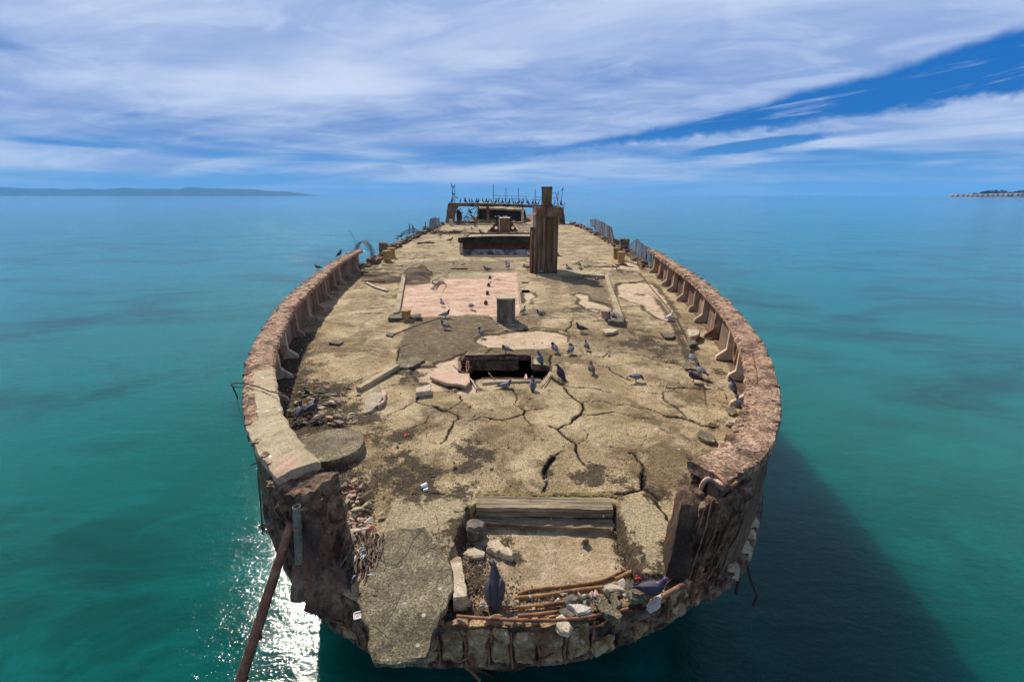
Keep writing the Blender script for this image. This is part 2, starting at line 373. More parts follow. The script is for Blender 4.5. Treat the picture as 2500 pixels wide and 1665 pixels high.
# ---------------------------------------------------------------- sea
def sea():
    m, t, b = newmat('sea_water')
    p = t.add('ShaderNodeNewGeometry').outputs['Position']
    L = t.add('ShaderNodeVectorMath', operation='LENGTH'); t.l.new(p, L.inputs[0]); dist = L.outputs['Value']
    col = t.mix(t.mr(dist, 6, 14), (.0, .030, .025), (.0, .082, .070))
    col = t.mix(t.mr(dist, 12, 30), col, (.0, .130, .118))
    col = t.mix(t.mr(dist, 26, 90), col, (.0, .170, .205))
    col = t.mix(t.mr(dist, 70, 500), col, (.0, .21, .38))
    big = t.noise(t.vscale(p, (.06, .11, .1)), 1.0, 6, .62, .8)
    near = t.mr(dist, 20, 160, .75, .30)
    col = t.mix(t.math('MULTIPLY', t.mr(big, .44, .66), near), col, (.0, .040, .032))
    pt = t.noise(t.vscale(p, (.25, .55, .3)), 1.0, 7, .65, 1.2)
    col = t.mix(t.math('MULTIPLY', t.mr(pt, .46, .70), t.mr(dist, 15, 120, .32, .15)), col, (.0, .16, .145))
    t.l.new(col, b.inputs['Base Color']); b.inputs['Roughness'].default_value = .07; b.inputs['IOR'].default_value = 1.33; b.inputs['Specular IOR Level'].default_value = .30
    b.subsurface_method = 'BURLEY'; b.inputs['Subsurface Weight'].default_value = 1.0; b.inputs['Subsurface Radius'].default_value = (.5, 1.0, .9); b.inputs['Subsurface Scale'].default_value = 2.6
    a = t.noise(t.vscale(p, (.55, 1.0, .6)), 1.0, 5, .58, .5)          # swell
    c = t.noise(t.vscale(p, (2.2, 4.2, 2)), 1.0, 5, .6, .6)            # ripples
    d = t.noise(p, 13, 4, .62, .4)                                     # chop
    e2 = t.noise(t.vscale(p, (.10, .21, .1)), 1.0, 6, .66, .7)         # long low waves seen far out
    f1 = t.math('MULTIPLY', t.mr(dist, 13, 50, .46, 1.25), t.mr(dist, 200, 1500, 1, .6))
    h = t.math('ADD', t.math('MULTIPLY', a, .055), t.math('ADD', t.math('MULTIPLY', c, .032), t.math('MULTIPLY', d, .011)))
    h = t.math('ADD', t.math('MULTIPLY', h, f1), t.math('MULTIPLY', e2, t.mr(dist, 20, 120, .0, .55)))
    t.l.new(t.bump(h, .8, 1.0), b.inputs['Normal'])
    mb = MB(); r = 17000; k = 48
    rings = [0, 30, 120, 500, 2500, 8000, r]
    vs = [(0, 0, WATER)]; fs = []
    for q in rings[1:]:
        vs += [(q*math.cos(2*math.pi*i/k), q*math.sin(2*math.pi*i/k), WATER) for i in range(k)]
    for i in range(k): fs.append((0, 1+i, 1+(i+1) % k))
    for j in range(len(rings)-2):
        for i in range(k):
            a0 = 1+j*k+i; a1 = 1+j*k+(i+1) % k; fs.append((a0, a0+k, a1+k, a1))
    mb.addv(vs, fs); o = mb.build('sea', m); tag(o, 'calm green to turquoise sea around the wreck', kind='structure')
sea()

# ---------------------------------------------------------------- far land
def far_land():
    mh, t, b = newmat('far_hill_forest')
    p = t.add('ShaderNodeNewGeometry').outputs['Position']
    t.l.new(t.mix(t.noise(p, .004, 5, .6), (.006, .028, .032), (.014, .04, .04)), b.inputs['Base Color']); b.inputs['Roughness'].default_value = 1
    D = 14000; prof = [(-60, 459), (0, 457), (60, 460), (90, 461), (130, 460.5), (160, 463), (210, 461), (250, 463), (300, 458.5), (340, 461), (400, 461), (440, 462.5), (455, 457.5), (480, 458.5), (540, 461), (600, 462), (620, 463), (650, 466), (700, 468), (735, 473), (780, 477.5)]
    vs = []; fs = []; xs = np.linspace(-60, 780, 170); ys = np.interp(xs, [a for a, _ in prof], [c for _, c in prof])
    for i, (x, y) in enumerate(zip(xs, ys)):
        y += 1.0*float(fbm(np.array([x*.045]), np.array([3.3]))[0])*min(1, (780-x)/120)
        for j, (dd, fz) in enumerate(((-900, 0), (-500, .35), (-200, .72), (0, 1.0), (1500, 0))):
            X, Y, Z = atY(x, y, D); k = 1+dd/D
            vs.append((X*k, Y*k, WATER-1+max(Z-WATER+1, 0)*fz*(1+.12*math.sin(i*.9+j*2)*(fz < 1))))
    for i in range(len(xs)-1):
        for j in range(4): a = i*5+j; fs.append((a, a+5, a+6, a+1))
    o = MB().addv(vs, fs).build('hills', mh, smooth=True); tag(o, 'long blue mountain ridge on the horizon to the left', kind='structure')
    # headland to the right
    mc = rock_mat('cliff_sandstone', (.33, .20, .13), (.48, .33, .22), (.10, .09, .05), .06, spot_amt=.4, coord='P', bump=.2)
    mt, t, b = newmat('coast_tree_leaves')
    p = t.add('ShaderNodeNewGeometry').outputs['Position']
    t.l.new(t.mix(t.noise(p, .3, 4), (.008, .022, .02), (.03, .055, .03)), b.inputs['Base Color']); b.inputs['Roughness'].default_value = 1
    D = 3600; vs = []; fs = []
    top = [(2316, 478), (2326, 475), (2360, 474.6), (2400, 474), (2450, 473), (2500, 471), (2560, 469), (2640, 466)]
    xs = np.linspace(2316, 2640, 130)
    for i, x in enumerate(xs):
        y = np.interp(x, [a for a, _ in top], [c for _, c in top])
        X, Y, Z = atY(x, y, D)
        hz = Z-WATER
        for j, (dd, fz) in enumerate(((-60, -.3), (-45, .12), (-30+12*math.sin(i*1.3), .75), (-5, 1.0), (500, 1.02), (900, -.2))):
            k = 1+dd/D; vs.append((X*k, Y*k, WATER+hz*fz))
    for i in range(len(xs)-1):
        for j in range(5): a = i*6+j; fs.append((a, a+6, a+7, a+1))
    mb = MB().addv(vs, fs)
    o = mb.build('headland', mc); tag(o, 'low tan cliffs of a headland on the right horizon', kind='structure')
    def tree(px0, px1, ytop, ybase, lab):
        X0, Y0, Zb = atY((px0+px1)/2, ybase, D+60); w = (px1-px0)/2/FPX*(Y0/ray(px0, ybase)[1]); h = atY(px0, ytop, D+60)[2]-Zb
        root = empty('cypress_tree', (X0, Y0, Zb-2), 0, lab, 'tree', 'trees on the headland')
        tr = MB().tube([(0, 0, 0), (1, 0, h*.3), (0, 1, h*.65)], [1.4, 1.0, .5], 6); tr.build('trunk', M_wood, root)
        cr = MB(); vs = []; fs = []
        for q in range(240):
            a = random.uniform(0, 2*math.pi); rr = w*math.sqrt(random.random())*.92; zz = h*(.25+.75*random.random()*math.sqrt(max(.05, 1-(rr/w)**2)))
            c = Vector((rr*math.cos(a), rr*math.sin(a), zz)); s = random.uniform(1.6, 3.4)
            for _ in range(2):
                u = Vector((random.gauss(0, 1), random.gauss(0, 1), random.gauss(0, 1))).normalized()*s; v = u.cross(Vector((random.gauss(0, 1), random.gauss(0, 1), 1))).normalized()*s*.7
                b0 = len(vs); vs += [c-u-v, c+u-v, c+u+v, c-u+v]; fs.append((b0, b0+1, b0+2, b0+3))
        cr.addv(vs, fs).build('crown', mt, root)
    tree(2393, 2408, 466.5, 475, 'small dark tree at the left end of the headland grove')
    tree(2403, 2419, 464.5, 475, 'dark tree just left of the tall rounded pair on the headland')
    tree(2419, 2434, 463.5, 475, 'broad rounded dark tree in the middle of the headland')
    tree(2434, 2456, 463, 476, 'largest rounded dark tree of the headland, right of the gap')
    tree(2462, 2480, 468, 474, 'low dark tree above the pale cliff near the right edge')
    tree(2478, 2500, 464, 474, 'domed dark tree at the right edge of the photo')
    tree(2500, 2530, 463.5, 474, 'dark tree crown cut by the right edge of the photo')
    tree(2375, 2386, 471, 475, 'tiny low tree on the outer part of the headland')
    for i, (x, y) in enumerate(((2336, 471), (2347, 470.5), (2367, 470))):
        X, Y, Z = atY(x, y, D+40); zb = atY(x, 475.5, D+40)[2]
        rt = empty('palm_tree', (X, Y, zb), 0, ['leftmost of the three thin palms on the headland tip', 'middle of the three thin palms on the headland tip', 'rightmost of the three thin palms on the headland tip'][i], 'tree')
        h = Z-zb; MB().tube([(0, 0, 0), (.3, 0, h*.9)], .45, 5).build('trunk', M_wood, rt)
        cr = MB()
        for k in range(10):
            a = k*.63; cr.tube([(.3, 0, h*.9), (.3+2*math.cos(a), 2*math.sin(a), h*.98), (.3+3.4*math.cos(a), 3.4*math.sin(a), h*.8)], [.5, .5, .1], 4)
        cr.build('crown', mt, rt)
    sf = MB()
    for px, w in ((2254, 4), (2268, 6), (2287, 3), (2301, 3), (2440, 5)):
        X, Y, Z = at(px, 480.2, WATER); X, Y = X*2600/Y, 2600
        sf.box((X, Y, WATER+.25), (w*4.0, 6, .7))
    tag(sf.build('surf', M_white), 'white line of breaking surf off the headland', kind='stuff')
far_land()

# ================================================================ THE WRECK
ship = empty('concrete_shipwreck', (0, 3.3, 0), 0, 'broken concrete ship hulk with cracked tan deck and ragged pink bulwarks, in the sea', 'shipwreck')
def par(o):                                        # keep world coordinates when parenting to the ship
    o.parent = ship; o.location = Vector(o.location)-Vector(ship.location); return o
LP = [(3.27, -.70), (3.32, -1.2), (3.5, -1.62), (3.75, -2.02), (4.21, -2.52), (4.75, -3.0), (5.43, -3.5), (6.37, -4.05), (7.63, -4.7), (9.43, -5.4), (12.2, -6.28), (16, -7.13), (20, -7.9), (26, -8.55), (40, -9.5), (70, -9.7), (110, -8.8)]
RP = [(3.27, -.2), (3.32, .45), (3.42, .98), (3.65, 1.52), (4.02, 2.12), (4.45, 2.76), (5.1, 3.29), (5.87, 3.77), (6.69, 4.18), (7.85, 4.68), (9.43, 5.22), (11.5, 5.78), (15.3, 6.55), (20.2, 7.2), (25, 7.78), (34, 8.5), (55, 9.0), (70, 8.3), (110, 7)]
def catmull(P, n=8):
    out = []
    for i in range(len(P)-1):
        p0 = np.array(P[max(i-1, 0)]); p1 = np.array(P[i]); p2 = np.array(P[i+1]); p3 = np.array(P[min(i+2, len(P)-1)])
        for k in range(n):
            t = k/n; out.append(.5*((2*p1)+(-p0+p2)*t+(2*p0-5*p1+4*p2-p3)*t*t+(-p0+3*p1-3*p2+p3)*t**3))
    out.append(np.array(P[-1])); return np.array(out)
LS = catmull(LP[1:]); RS = catmull(RP[1:])
def Lx(y): return np.interp(y, np.r_[3.27, LS[:, 0]], np.r_[-.70, LS[:, 1]])
def Rx(y): return np.interp(y, np.r_[3.27, RS[:, 0]], np.r_[-.2, RS[:, 1]])

def seg_d(X, Y, poly, closed=False, wvar=None):
    d = np.full(X.shape, 1e9); P = list(poly)+([poly[0]] if closed else [])
    for (a, b) in zip(P[:-1], P[1:]):
        ax, ay = a[0], a[1]; bx, by = b[0]-ax, b[1]-ay; L = bx*bx+by*by+1e-12
        t = np.clip(((X-ax)*bx+(Y-ay)*by)/L, 0, 1); d = np.minimum(d, np.hypot(X-ax-t*bx, Y-ay-t*by))
    return d
def inside(X, Y, poly):
    c = np.zeros(X.shape, bool); n = len(poly)
    for i in range(n):
        x1, y1 = poly[i][:2]; x2, y2 = poly[(i+1) % n][:2]
        if y1 == y2: continue
        k = ((y1 > Y) != (y2 > Y)) & (X < (x2-x1)*(Y-y1)/(y2-y1)+x1); c ^= k
    return c

# ---- traced outlines (all on the deck plane)
CR = []                                            # cracks: points, half width (m)
def ck(c, pts, w): CR.append((wp(c, pts), w*.88))
ck(cB, [(0, 770), (90, 725), (175, 700), (260, 640), (300, 630), (400, 660), (480, 670), (560, 705), (620, 730), (680, 755), (695, 790), (650, 820), (635, 880), (610, 930), (590, 985), (530, 1035)], .017)
ck(cB, [(480, 670), (570, 712)], .05)
ck(cB, [(300, 630), (310, 570), (300, 540)], .02)
ck(cB, [(695, 790), (780, 805), (870, 795), (935, 765), (1000, 785), (1130, 800), (1220, 780), (1330, 745), (1345, 715), (1440, 700), (1550, 680)], .012)
ck(cB, [(1000, 790), (1120, 800), (1330, 745), (1345, 715)], .02)
ck(cB, [(1345, 715), (1290, 690), (1240, 655), (1265, 600), (1240, 540), (1225, 490)], .012)
ck(cB, [(1330, 745), (1340, 790), (1385, 830), (1425, 858)], .014)
ck(cB, [(725, 560), (720, 610), (680, 660), (625, 700)], .016)
ck(cB, [(230, 895), (290, 855), (380, 830), (430, 770)], .013); ck(cB, [(310, 900), (400, 870), (510, 848)], .009)
ck(cB, [(1730, 490), (1740, 540), (1800, 590), (1880, 640), (1895, 700), (1870, 755), (1800, 800), (1790, 845), (1700, 870), (1650, 895), (1575, 868)], .022)
ck(cB, [(1880, 640), (1895, 700), (1870, 755), (1800, 800)], .032)
ck(cB, [(1575, 868), (1650, 895), (1680, 940), (1750, 985), (1830, 1030), (1830, 1100), (1870, 1170), (1930, 1240)], .020)
ck(cB, [(1750, 985), (1830, 1030), (1832, 1100)], .030)
ck(cB, [(1855, 1020), (1940, 990), (1940, 940), (1910, 895)], .010)
ck(cB, [(1700, 1100), (1620, 1150), (1575, 1200), (1535, 1280), (1545, 1350), (1555, 1420), (1500, 1500)], .020)
ck(cB, [(1610, 1160), (1565, 1240), (1540, 1290), (1545, 1350)], .045)
ck(cB, [(1895, 750), (2000, 760), (2100, 745), (2200, 730), (2352, 770)], .012)
ck(cB, [(1885, 635), (1960, 620), (2100, 630), (2200, 665), (2352, 660)], .010)
ck(cB, [(1690, 460), (1790, 490), (1900, 490), (2000, 500), (2150, 540)], .014)
ck(cB, [(1590, 400), (1700, 465)], .05)
ck(cB, [(2060, 280), (2140, 300), (2180, 340), (2260, 380), (2352, 425)], .014); ck(cB, [(2140, 300), (2270, 270)], .009)
ck(cB, [(1590, 180), (1700, 185), (1830, 180), (1950, 200), (2090, 200)], .014); ck(cB, [(2090, 210), (2140, 150)], .014)
ck(cB, [(1590, 180), (1575, 230), (1600, 290)], .03); ck(cB, [(1960, 120), (2100, 145), (2352, 160)], .018)
ck(cB, [(970, 165), (1030, 120), (1120, 118)], .022); ck(cB, [(700, 210), (780, 150)], .03)
ck(cC, [(90, 140), (200, 165), (230, 200), (300, 235), (370, 280), (420, 300)], .012)
ck(cC, [(560, 415), (680, 435), (770, 440), (790, 415), (890, 400), (900, 385), (830, 370), (750, 350)], .012)
ck(cC, [(830, 372), (960, 377), (1190, 385)], .035)
ck(cC, [(775, 440), (800, 500), (880, 560), (960, 620), (1020, 680)], .018)
ck(cC, [(300, 560), (400, 550), (500, 585), (620, 605), (720, 640), (800, 680), (900, 690), (1020, 700), (1120, 740), (1220, 780), (1330, 800)], .018)
ck(cC, [(800, 680), (900, 690), (1020, 700), (1120, 740), (1220, 780), (1330, 800)], .040)
ck(cC, [(0, 670), (150, 650), (260, 635), (380, 670), (500, 695), (640, 705)], .012)
ck(cC, [(430, 1070), (500, 1090), (540, 1180), (560, 1290), (575, 1380), (565, 1440), (480, 1480), (350, 1510), (200, 1510), (0, 1540)], .020)
ck(cC, [(560, 1290), (575, 1380), (565, 1440)], .032)
ck(cC, [(565, 1440), (640, 1490), (700, 1540)], .035)
ck(cC, [(370, 0), (560, 30), (680, 70), (800, 100), (930, 120)], .022); ck(cC, [(560, 80), (700, 110), (850, 160)], .013)
ck(cC, [(1440, 420), (1480, 490)], .012)
ck(cA, [(130, 940), (110, 900), (130, 800)], .03); ck(cA, [(310, 515), (520, 500), (700, 495), (860, 490), (960, 500), (1000, 530)], .035)
ck(cA, [(1310, 510), (1500, 512), (1810, 522)], .03)
ck(cA, [(1740, 530), (1720, 600), (1680, 630)], .030)
ck(cA, [(1700, 635), (1540, 618), (1400, 605), (1250, 630), (1100, 640), (900, 640)], .045)
ck(cA, [(1690, 650), (1770, 685)], .05); ck(cA, [(1700, 640), (1850, 650), (2000, 615)], .02)
ck(cA, [(20, 690), (200, 620), (360, 560)], .016)
ck(cF, [(1160, 800), (1230, 780), (1380, 775), (1500, 760), (1600, 770)], .06)
ck(cF, [(660, 625), (850, 610), (1000, 603), (1210, 605)], .05); ck(cF, [(640, 400), (740, 400)], .06)
ck(cF, [(1260, 620), (1500, 700)], .03); ck(cF, [(900, 970), (1000, 1000), (1120, 1025)], .05)
ck(cF, [(1450, 1440), (1600, 1420), (1900, 1330)], .018); ck(cF, [(850, 590), (900, 600)], .05)
ck(cG, [(1000, 440), (1170, 400), (1380, 400)], .10); ck(cG, [(860, 660), (960, 640), (1080, 640)], .07)
ck(cG, [(0, 1440), (200, 1420), (500, 1420)], .02); ck(cG, [(0, 1200), (300, 1190), (600, 1160)], .02)
ck(cW, [(1100, 1020), (1300, 1000), (1500, 985), (1690, 950)], .014); ck(cW, [(1000, 680), (1200, 650), (1400, 650)], .014)
ck(cW, [(1190, 1290), (1350, 1230), (1440, 1200)], .014)
ck(cM, [(640, 100), (740, 75), (900, 85)], .02); ck(cM, [(985, 240), (1050, 245), (1110, 190)], .014)
ck(cZ, [(250, 350), (330, 400), (390, 470), (420, 540), (470, 590)], .022)
P_oval = wp(cA, [(835, 710), (870, 680), (950, 660), (1050, 665), (1120, 648), (1400, 622), (1600, 640), (1700, 680), (1695, 735), (1600, 762), (1500, 795), (1350, 790), (1200, 797), (1080, 785), (950, 785), (860, 750)])
P_leftpale = wp(cB, [(240, 370), (270, 320), (310, 295), (480, 290), (480, 255), (560, 235), (740, 165), (800, 330), (830, 410), (910, 510), (800, 550), (720, 560), (670, 540), (740, 490), (560, 520), (440, 525), (310, 440), (300, 400)])
P_pink = wp(cA, [(590, 150), (985, 150), (1000, 95), (1220, 92), (1262, 440), (1262, 500), (340, 505), (140, 480), (165, 215), (430, 195)])
P_grey = wp(cA, [(580, 100), (1000, 95), (985, 152), (585, 156)])
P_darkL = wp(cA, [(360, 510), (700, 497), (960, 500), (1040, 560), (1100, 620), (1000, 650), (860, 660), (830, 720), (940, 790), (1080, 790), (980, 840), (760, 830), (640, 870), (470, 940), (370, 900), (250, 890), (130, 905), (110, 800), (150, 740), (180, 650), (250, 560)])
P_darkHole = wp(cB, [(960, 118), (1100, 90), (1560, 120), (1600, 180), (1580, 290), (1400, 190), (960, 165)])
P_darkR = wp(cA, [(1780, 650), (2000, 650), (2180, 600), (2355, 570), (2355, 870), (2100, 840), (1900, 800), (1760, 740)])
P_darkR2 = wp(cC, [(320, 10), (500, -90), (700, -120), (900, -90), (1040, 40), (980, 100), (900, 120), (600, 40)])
P_rpale = wp(cF, [(1205, 790), (1370, 775), (1590, 780), (1650, 830), (1760, 960), (1890, 1150), (1750, 1215), (1640, 1180), (1560, 1130), (1480, 1090), (1450, 1030), (1340, 990), (1180, 930), (1165, 830)])
P_cream = wp(cF, [(670, 910), (780, 890), (880, 920), (890, 985), (1000, 1005), (1110, 1040), (1130, 1080), (1000, 1080), (960, 1130), (870, 1090), (720, 1010), (760, 960)])
P_pale3 = wp(cF, [(850, 600), (1000, 622), (1190, 655), (1215, 625), (1350, 640), (1480, 640), (1420, 580), (1280, 540), (1150, 545), (1200, 605), (1000, 605)])
P_pale4 = wp(cF, [(110, 890), (200, 880), (285, 930), (215, 965), (220, 1020), (130, 1010)])
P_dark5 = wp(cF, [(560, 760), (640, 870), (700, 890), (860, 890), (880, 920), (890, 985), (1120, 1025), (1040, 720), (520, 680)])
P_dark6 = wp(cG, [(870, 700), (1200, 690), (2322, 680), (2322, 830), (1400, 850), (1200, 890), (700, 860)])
P_front = wp(cN, [(285, 312), (900, 322), (1200, 342), (1362, 385), (1415, 500), (1500, 645), (1530, 720), (1900, 700), (1900, 1200), (-20, 1200), (-30, 640), (20, 560), (90, 470), (130, 400)], -.18)
P_recess = wp(cN, [(215, 215), (1365, 225), (1365, 385), (1415, 500), (1500, 650), (1600, 790), (1760, 830), (1760, 1350), (-90, 1350), (-30, 640), (20, 560), (90, 400), (130, 260)], -.05)
P_soil1 = wp(cN, [(1362, 200), (1420, 360), (1490, 500), (1610, 700), (1640, 800), (1540, 780), (1490, 640), (1400, 500), (1350, 380)])
P_tanR = wp(cN, [(1400, 180), (1600, 110), (1750, 200), (1900, 330), (1830, 470), (1850, 640), (1880, 780), (1700, 790), (1560, 640), (1480, 500), (1400, 360)])
P_tanL = wp(cM, [(430, 120), (700, 80), (900, 85), (1080, 150), (1090, 300), (1060, 400), (1000, 520), (930, 610), (820, 530), (700, 560), (330, 560), (400, 300)])
HOLE = wp(cB, [(720, 245), (760, 190), (960, 182), (1200, 178), (1402, 180), (1408, 268), (1590, 285), (1585, 330), (1500, 420), (1200, 410), (900, 412), (860, 425), (815, 410), (800, 352), (722, 330)])
DIRT = []                                          # x, y, radius, strength
def dirt(c, x, y, r, s=1.0, z=0): p = at(*c(x, y), z); DIRT.append((p[0], p[1], r, s))
for a in [(620, 330, .7, 1), (720, 120, .6, .9), (880, 60, .5, .6), (1000, 420, .6, 1), (900, 550, .6, 1), (1150, 560, .5, 1), (1250, 330, .4, .7), (1500, 660, .35, .7), (700, 400, .6, 1), (850, 720, .5, .9), (1200, 700, .5, .9), (1880, 160, .35, 1), (2030, 110, .35, 1), (1560, 880, .45, .6), (1900, 900, .4, .6), (1950, 1100, .30, .8), (2100, 1300, .35, 1), (1800, 1300, .25, .9), (1500, 900, .25, .7), (1250, 1300, .35, .8), (1400, 1500, .4, .9), (1900, 1430, .3, 1), (2150, 1500, .3, .9)]: dirt(cL, *a)
for a in [(120, 1180, .25, .9), (170, 1000, .3, .5), (850, 1090, .28, .9), (780, 1250, .22, .9), (900, 1030, .2, .6), (2000, 1280, .26, .6), (1850, 1360, .28, .9), (2150, 1400, .3, .6), (1560, 1330, .18, .9), (760, 1480, .28, .9), (850, 1400, .2, .6), (200, 950, .3, .6), (300, 1250, .3, .7), (180, 1350, .3, .9), (180, 420, .4, .9), (280, 460, .3, .8), (620, 510, .22, .7)]: dirt(cB, *a)
for a in [(60, 1380, .25, .9), (1200, 1200, .22, .6), (1050, 1120, .2, .6), (1100, 1400, .25, .5), (1180, 1430, .18, .9), (700, 1500, .2, .7), (1300, 790, .15, .9), (1450, 750, .3, .5), (1130, 200, .5, .5), (1400, 200, .3, .6), (1330, 330, .3, .5), (1400, 560, .3, .4), (760, 60, .5, .6)]: dirt(cC, *a)
for a in [(1470, 1470, 1.0, .7), (1400, 1350, .8, .5), (1700, 1240, .8, .4), (1760, 1500, .6, .7), (760, 1090, .7, .8), (1250, 640, 1.0, .5), (1110, 1180, .6, .8), (1550, 850, .3, .3), (900, 1150, .6, .6), (1600, 1100, .4, .4), (1480, 905, .35, .7), (1700, 860, .6, .3), (1900, 1280, .5, .5)]: dirt(cF, *a)
for a in [(350, 860, 1.1, 1), (600, 960, 1.0, .9), (1000, 860, 1.0, .8), (480, 800, 1.0, .6), (1380, 290, 2.5, .8), (1500, 290, 2.0, .8), (900, 300, 2.0, .5), (1000, 600, 1.5, .5), (800, 600, 1.5, .4), (560, 980, .7, .8), (650, 1180, .4, .6), (100, 1270, .5, .4)]: dirt(cG, *a)
for a in [(170, 560, .25, 1), (100, 450, .2, .9), (180, 700, .22, .8), (60, 380, .2, 1), (560, 500, .14, .8), (450, 420, .2, .5), (1450, 440, .12, 1), (1540, 620, .12, 1), (1500, 540, .12, 1), (1590, 720, .12, 1), (150, 990, .3, .7), (1000, 980, .5, .4), (1400, 90, .15, 1), (160, 90, .2, 1), (330, 80, .12, .8), (1850, 600, .15, .8), (1800, 780, .15, .8), (1500, 60, .12, .9)]: dirt(cN, *a)

def cull(X, Y, poly, m):
    P = np.array([p[:2] for p in poly]); lo = P.min(0)-m; hi = P.max(0)+m
    return (X > lo[0]) & (X < hi[0]) & (Y > lo[1]) & (Y < hi[1])

def make_deck():
    ys = [3.275]; k = .0
    while ys[-1] < 69.5:
        y = ys[-1]; ys.append(y+min(.34, max(.011, .60*(y*y+CAM_H**2)/(CAM_H*455))))
    ys = np.array(ys); nx = 620
    s = np.linspace(0, 1, nx)
    lx = Lx(ys)+.05; rx = Rx(ys)-.05
    X = lx[:, None]+(rx-lx)[:, None]*s[None, :]; Y = np.repeat(ys[:, None], nx, 1)
    # jagged far edge
    Y += (fbm(X*.9, Y*0+3, 4)*.9)*np.clip((Y-66)/3, 0, 1)
    wx = X+fbm(X*3.1+9, Y*3.1, 5)*.10; wy = Y+fbm(X*3.1+40, Y*3.1+7, 5)*.10      # domain warp for ragged outlines
    fx = X+fbm(X*9+2, Y*9, 3)*.020; fy = Y+fbm(X*9+33, Y*9+8, 3)*.020
    Z = fbm(X*.35, Y*.35, 3)*.018*np.clip(Y/12, .5, 2)+fbm(X*4, Y*4, 4)*.006
    pale = np.zeros(X.shape); pink = pale.copy(); dark = pale.copy(); dirtm = pale.copy(); crack = pale.copy(); edge = pale.copy(); smooth = pale.copy()
    def soft(poly, w, warp=True):
        m = cull(X, Y, poly, w*2+.3); r = np.zeros(X.shape)
        a, b = (wx[m], wy[m]) if warp else (X[m], Y[m])
        ins = inside(a, b, poly); d = seg_d(a, b, poly, True); d = np.where(ins, d, -d)
        r[m] = np.clip(d/w*.5+.5, 0, 1); e = np.zeros(X.shape); e[m] = np.exp(-(d/(w*1.6))**2); return r, e
    def pit(poly, amt, depth, arr, w=.03, warp=True, edgek=.8):
        nonlocal Z, edge
        r, e = soft(poly, w, warp); np.maximum(arr, r*amt, out=arr); Z -= r*depth; edge = np.maximum(edge, e*edgek); return r
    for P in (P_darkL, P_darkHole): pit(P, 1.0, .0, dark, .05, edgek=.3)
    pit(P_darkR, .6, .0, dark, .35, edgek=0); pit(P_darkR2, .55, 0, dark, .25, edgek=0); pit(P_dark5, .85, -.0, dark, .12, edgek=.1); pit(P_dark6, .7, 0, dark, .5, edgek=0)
    for P, w in ((P_oval, .05), (P_leftpale, .04), (P_rpale, .10), (P_cream, .09), (P_pale3, .12), (P_pale4, .09)):
        r = pit(P, 1.0, .045, pale, w); dark *= 1-r
    r = pit(P_pink, 1.0, .02, pink, .05, True, .25); dark *= 1-r
    r, e = soft(P_grey, .05); smooth = np.maximum(smooth, r*.7); Z -= r*.02
    r, e = soft(P_recess, .03, True); Z -= r*.17
    r, e = soft(P_front, .05); pale = np.maximum(pale, r*.72); Z -= r*.02
    r, e = soft(P_soil1, .07); dirtm = np.maximum(dirtm, r*1.0); Z -= r*.05
    r, e = soft(P_tanR, .05); smooth = np.maximum(smooth, r); Z += r*.02; edge = np.maximum(edge, e*.5)
    r, e = soft(P_tanL, .05); smooth = np.maximum(smooth, r); Z += r*.02; edge = np.maximum(edge, e*.6)
    # gutter along the right bulwark, debris margin along the left one
    dr = Rx(Y)-X; g = np.clip((1.02-dr)/.05, 0, 1)*np.clip((Y-7.5)/1.0, 0, 1)*np.clip((24-Y)/1, 0, 1)
    gj = fbm(X*2, Y*2, 3)*.3; g2 = np.clip(g+gj*(g > 0)*0, 0, 1)
    Z -= g2*.05; pale = np.maximum(pale, g2*.62); pink *= 1-g2; dark *= 1-g2
    edge = np.maximum(edge, np.exp(-((dr-1.05)/.045)**2)*np.clip((Y-8)/1.5, 0, 1)*np.clip((24-Y)/1, 0, 1)*.9)
    dirtm = np.maximum(dirtm, np.exp(-((dr-1.22)/.16)**2)*np.clip((Y-8.5)/2, 0, 1)*np.clip((20-Y)/3, 0, 1)*.55)
    dl = X-Lx(Y); dirtm = np.maximum(dirtm, np.clip((.95-dl+fbm(X*2, Y*2, 3)*.5)/.5, 0, 1)*np.clip((14-Y)/3, 0, 1)*np.clip((Y-4.5), 0, 1)*.9)
    dirtm = np.maximum(dirtm, np.clip((.65-dr+fbm(X*2+8, Y*2, 3)*.5)/.5, 0, 1)*np.clip((7.2-Y)/1, 0, 1)*.5)
    for (x, y, r, st) in DIRT:
        m = (abs(X-x) < r*2.4) & (abs(Y-y) < r*2.4); rr = 1+1.1*fbm(X[m]*2.3+5, Y[m]*2.3, 4); dirtm[m] = np.maximum(dirtm[m], st*np.clip(np.exp(-(((X[m]-x)**2+(Y[m]-y)**2)/(r*r*rr*rr+1e-4)))*(.8+1.0*fbm(X[m]*6, Y[m]*6, 3)), 0, 1))
    Z += dirtm*np.maximum(fbm(X*11, Y*11, 3), 0)*.05*np.clip((14-Y)/4, 0, 1)
    # generic far cracks and hollows
    far = np.clip((Y-15)/6, 0, 1)
    rg = np.abs(fbm(X*.45+5, Y*.22+2, 4)); lines = np.clip(1-rg/.035, 0, 1)*(fbm(X*.3, Y*.2, 2) > .0)*far
    crack = np.maximum(crack, lines*.95)
    mid = np.clip((Y-4)/1, 0, 1)*np.clip((18-Y)/4, 0, 1); rg = np.abs(fbm(X*.9+31, Y*.9+12, 4)); lines = np.clip(1-rg/.012, 0, 1)*(fbm(X*.7+3, Y*.7, 2) > .02)*mid
    crack = np.maximum(crack, lines*.7)
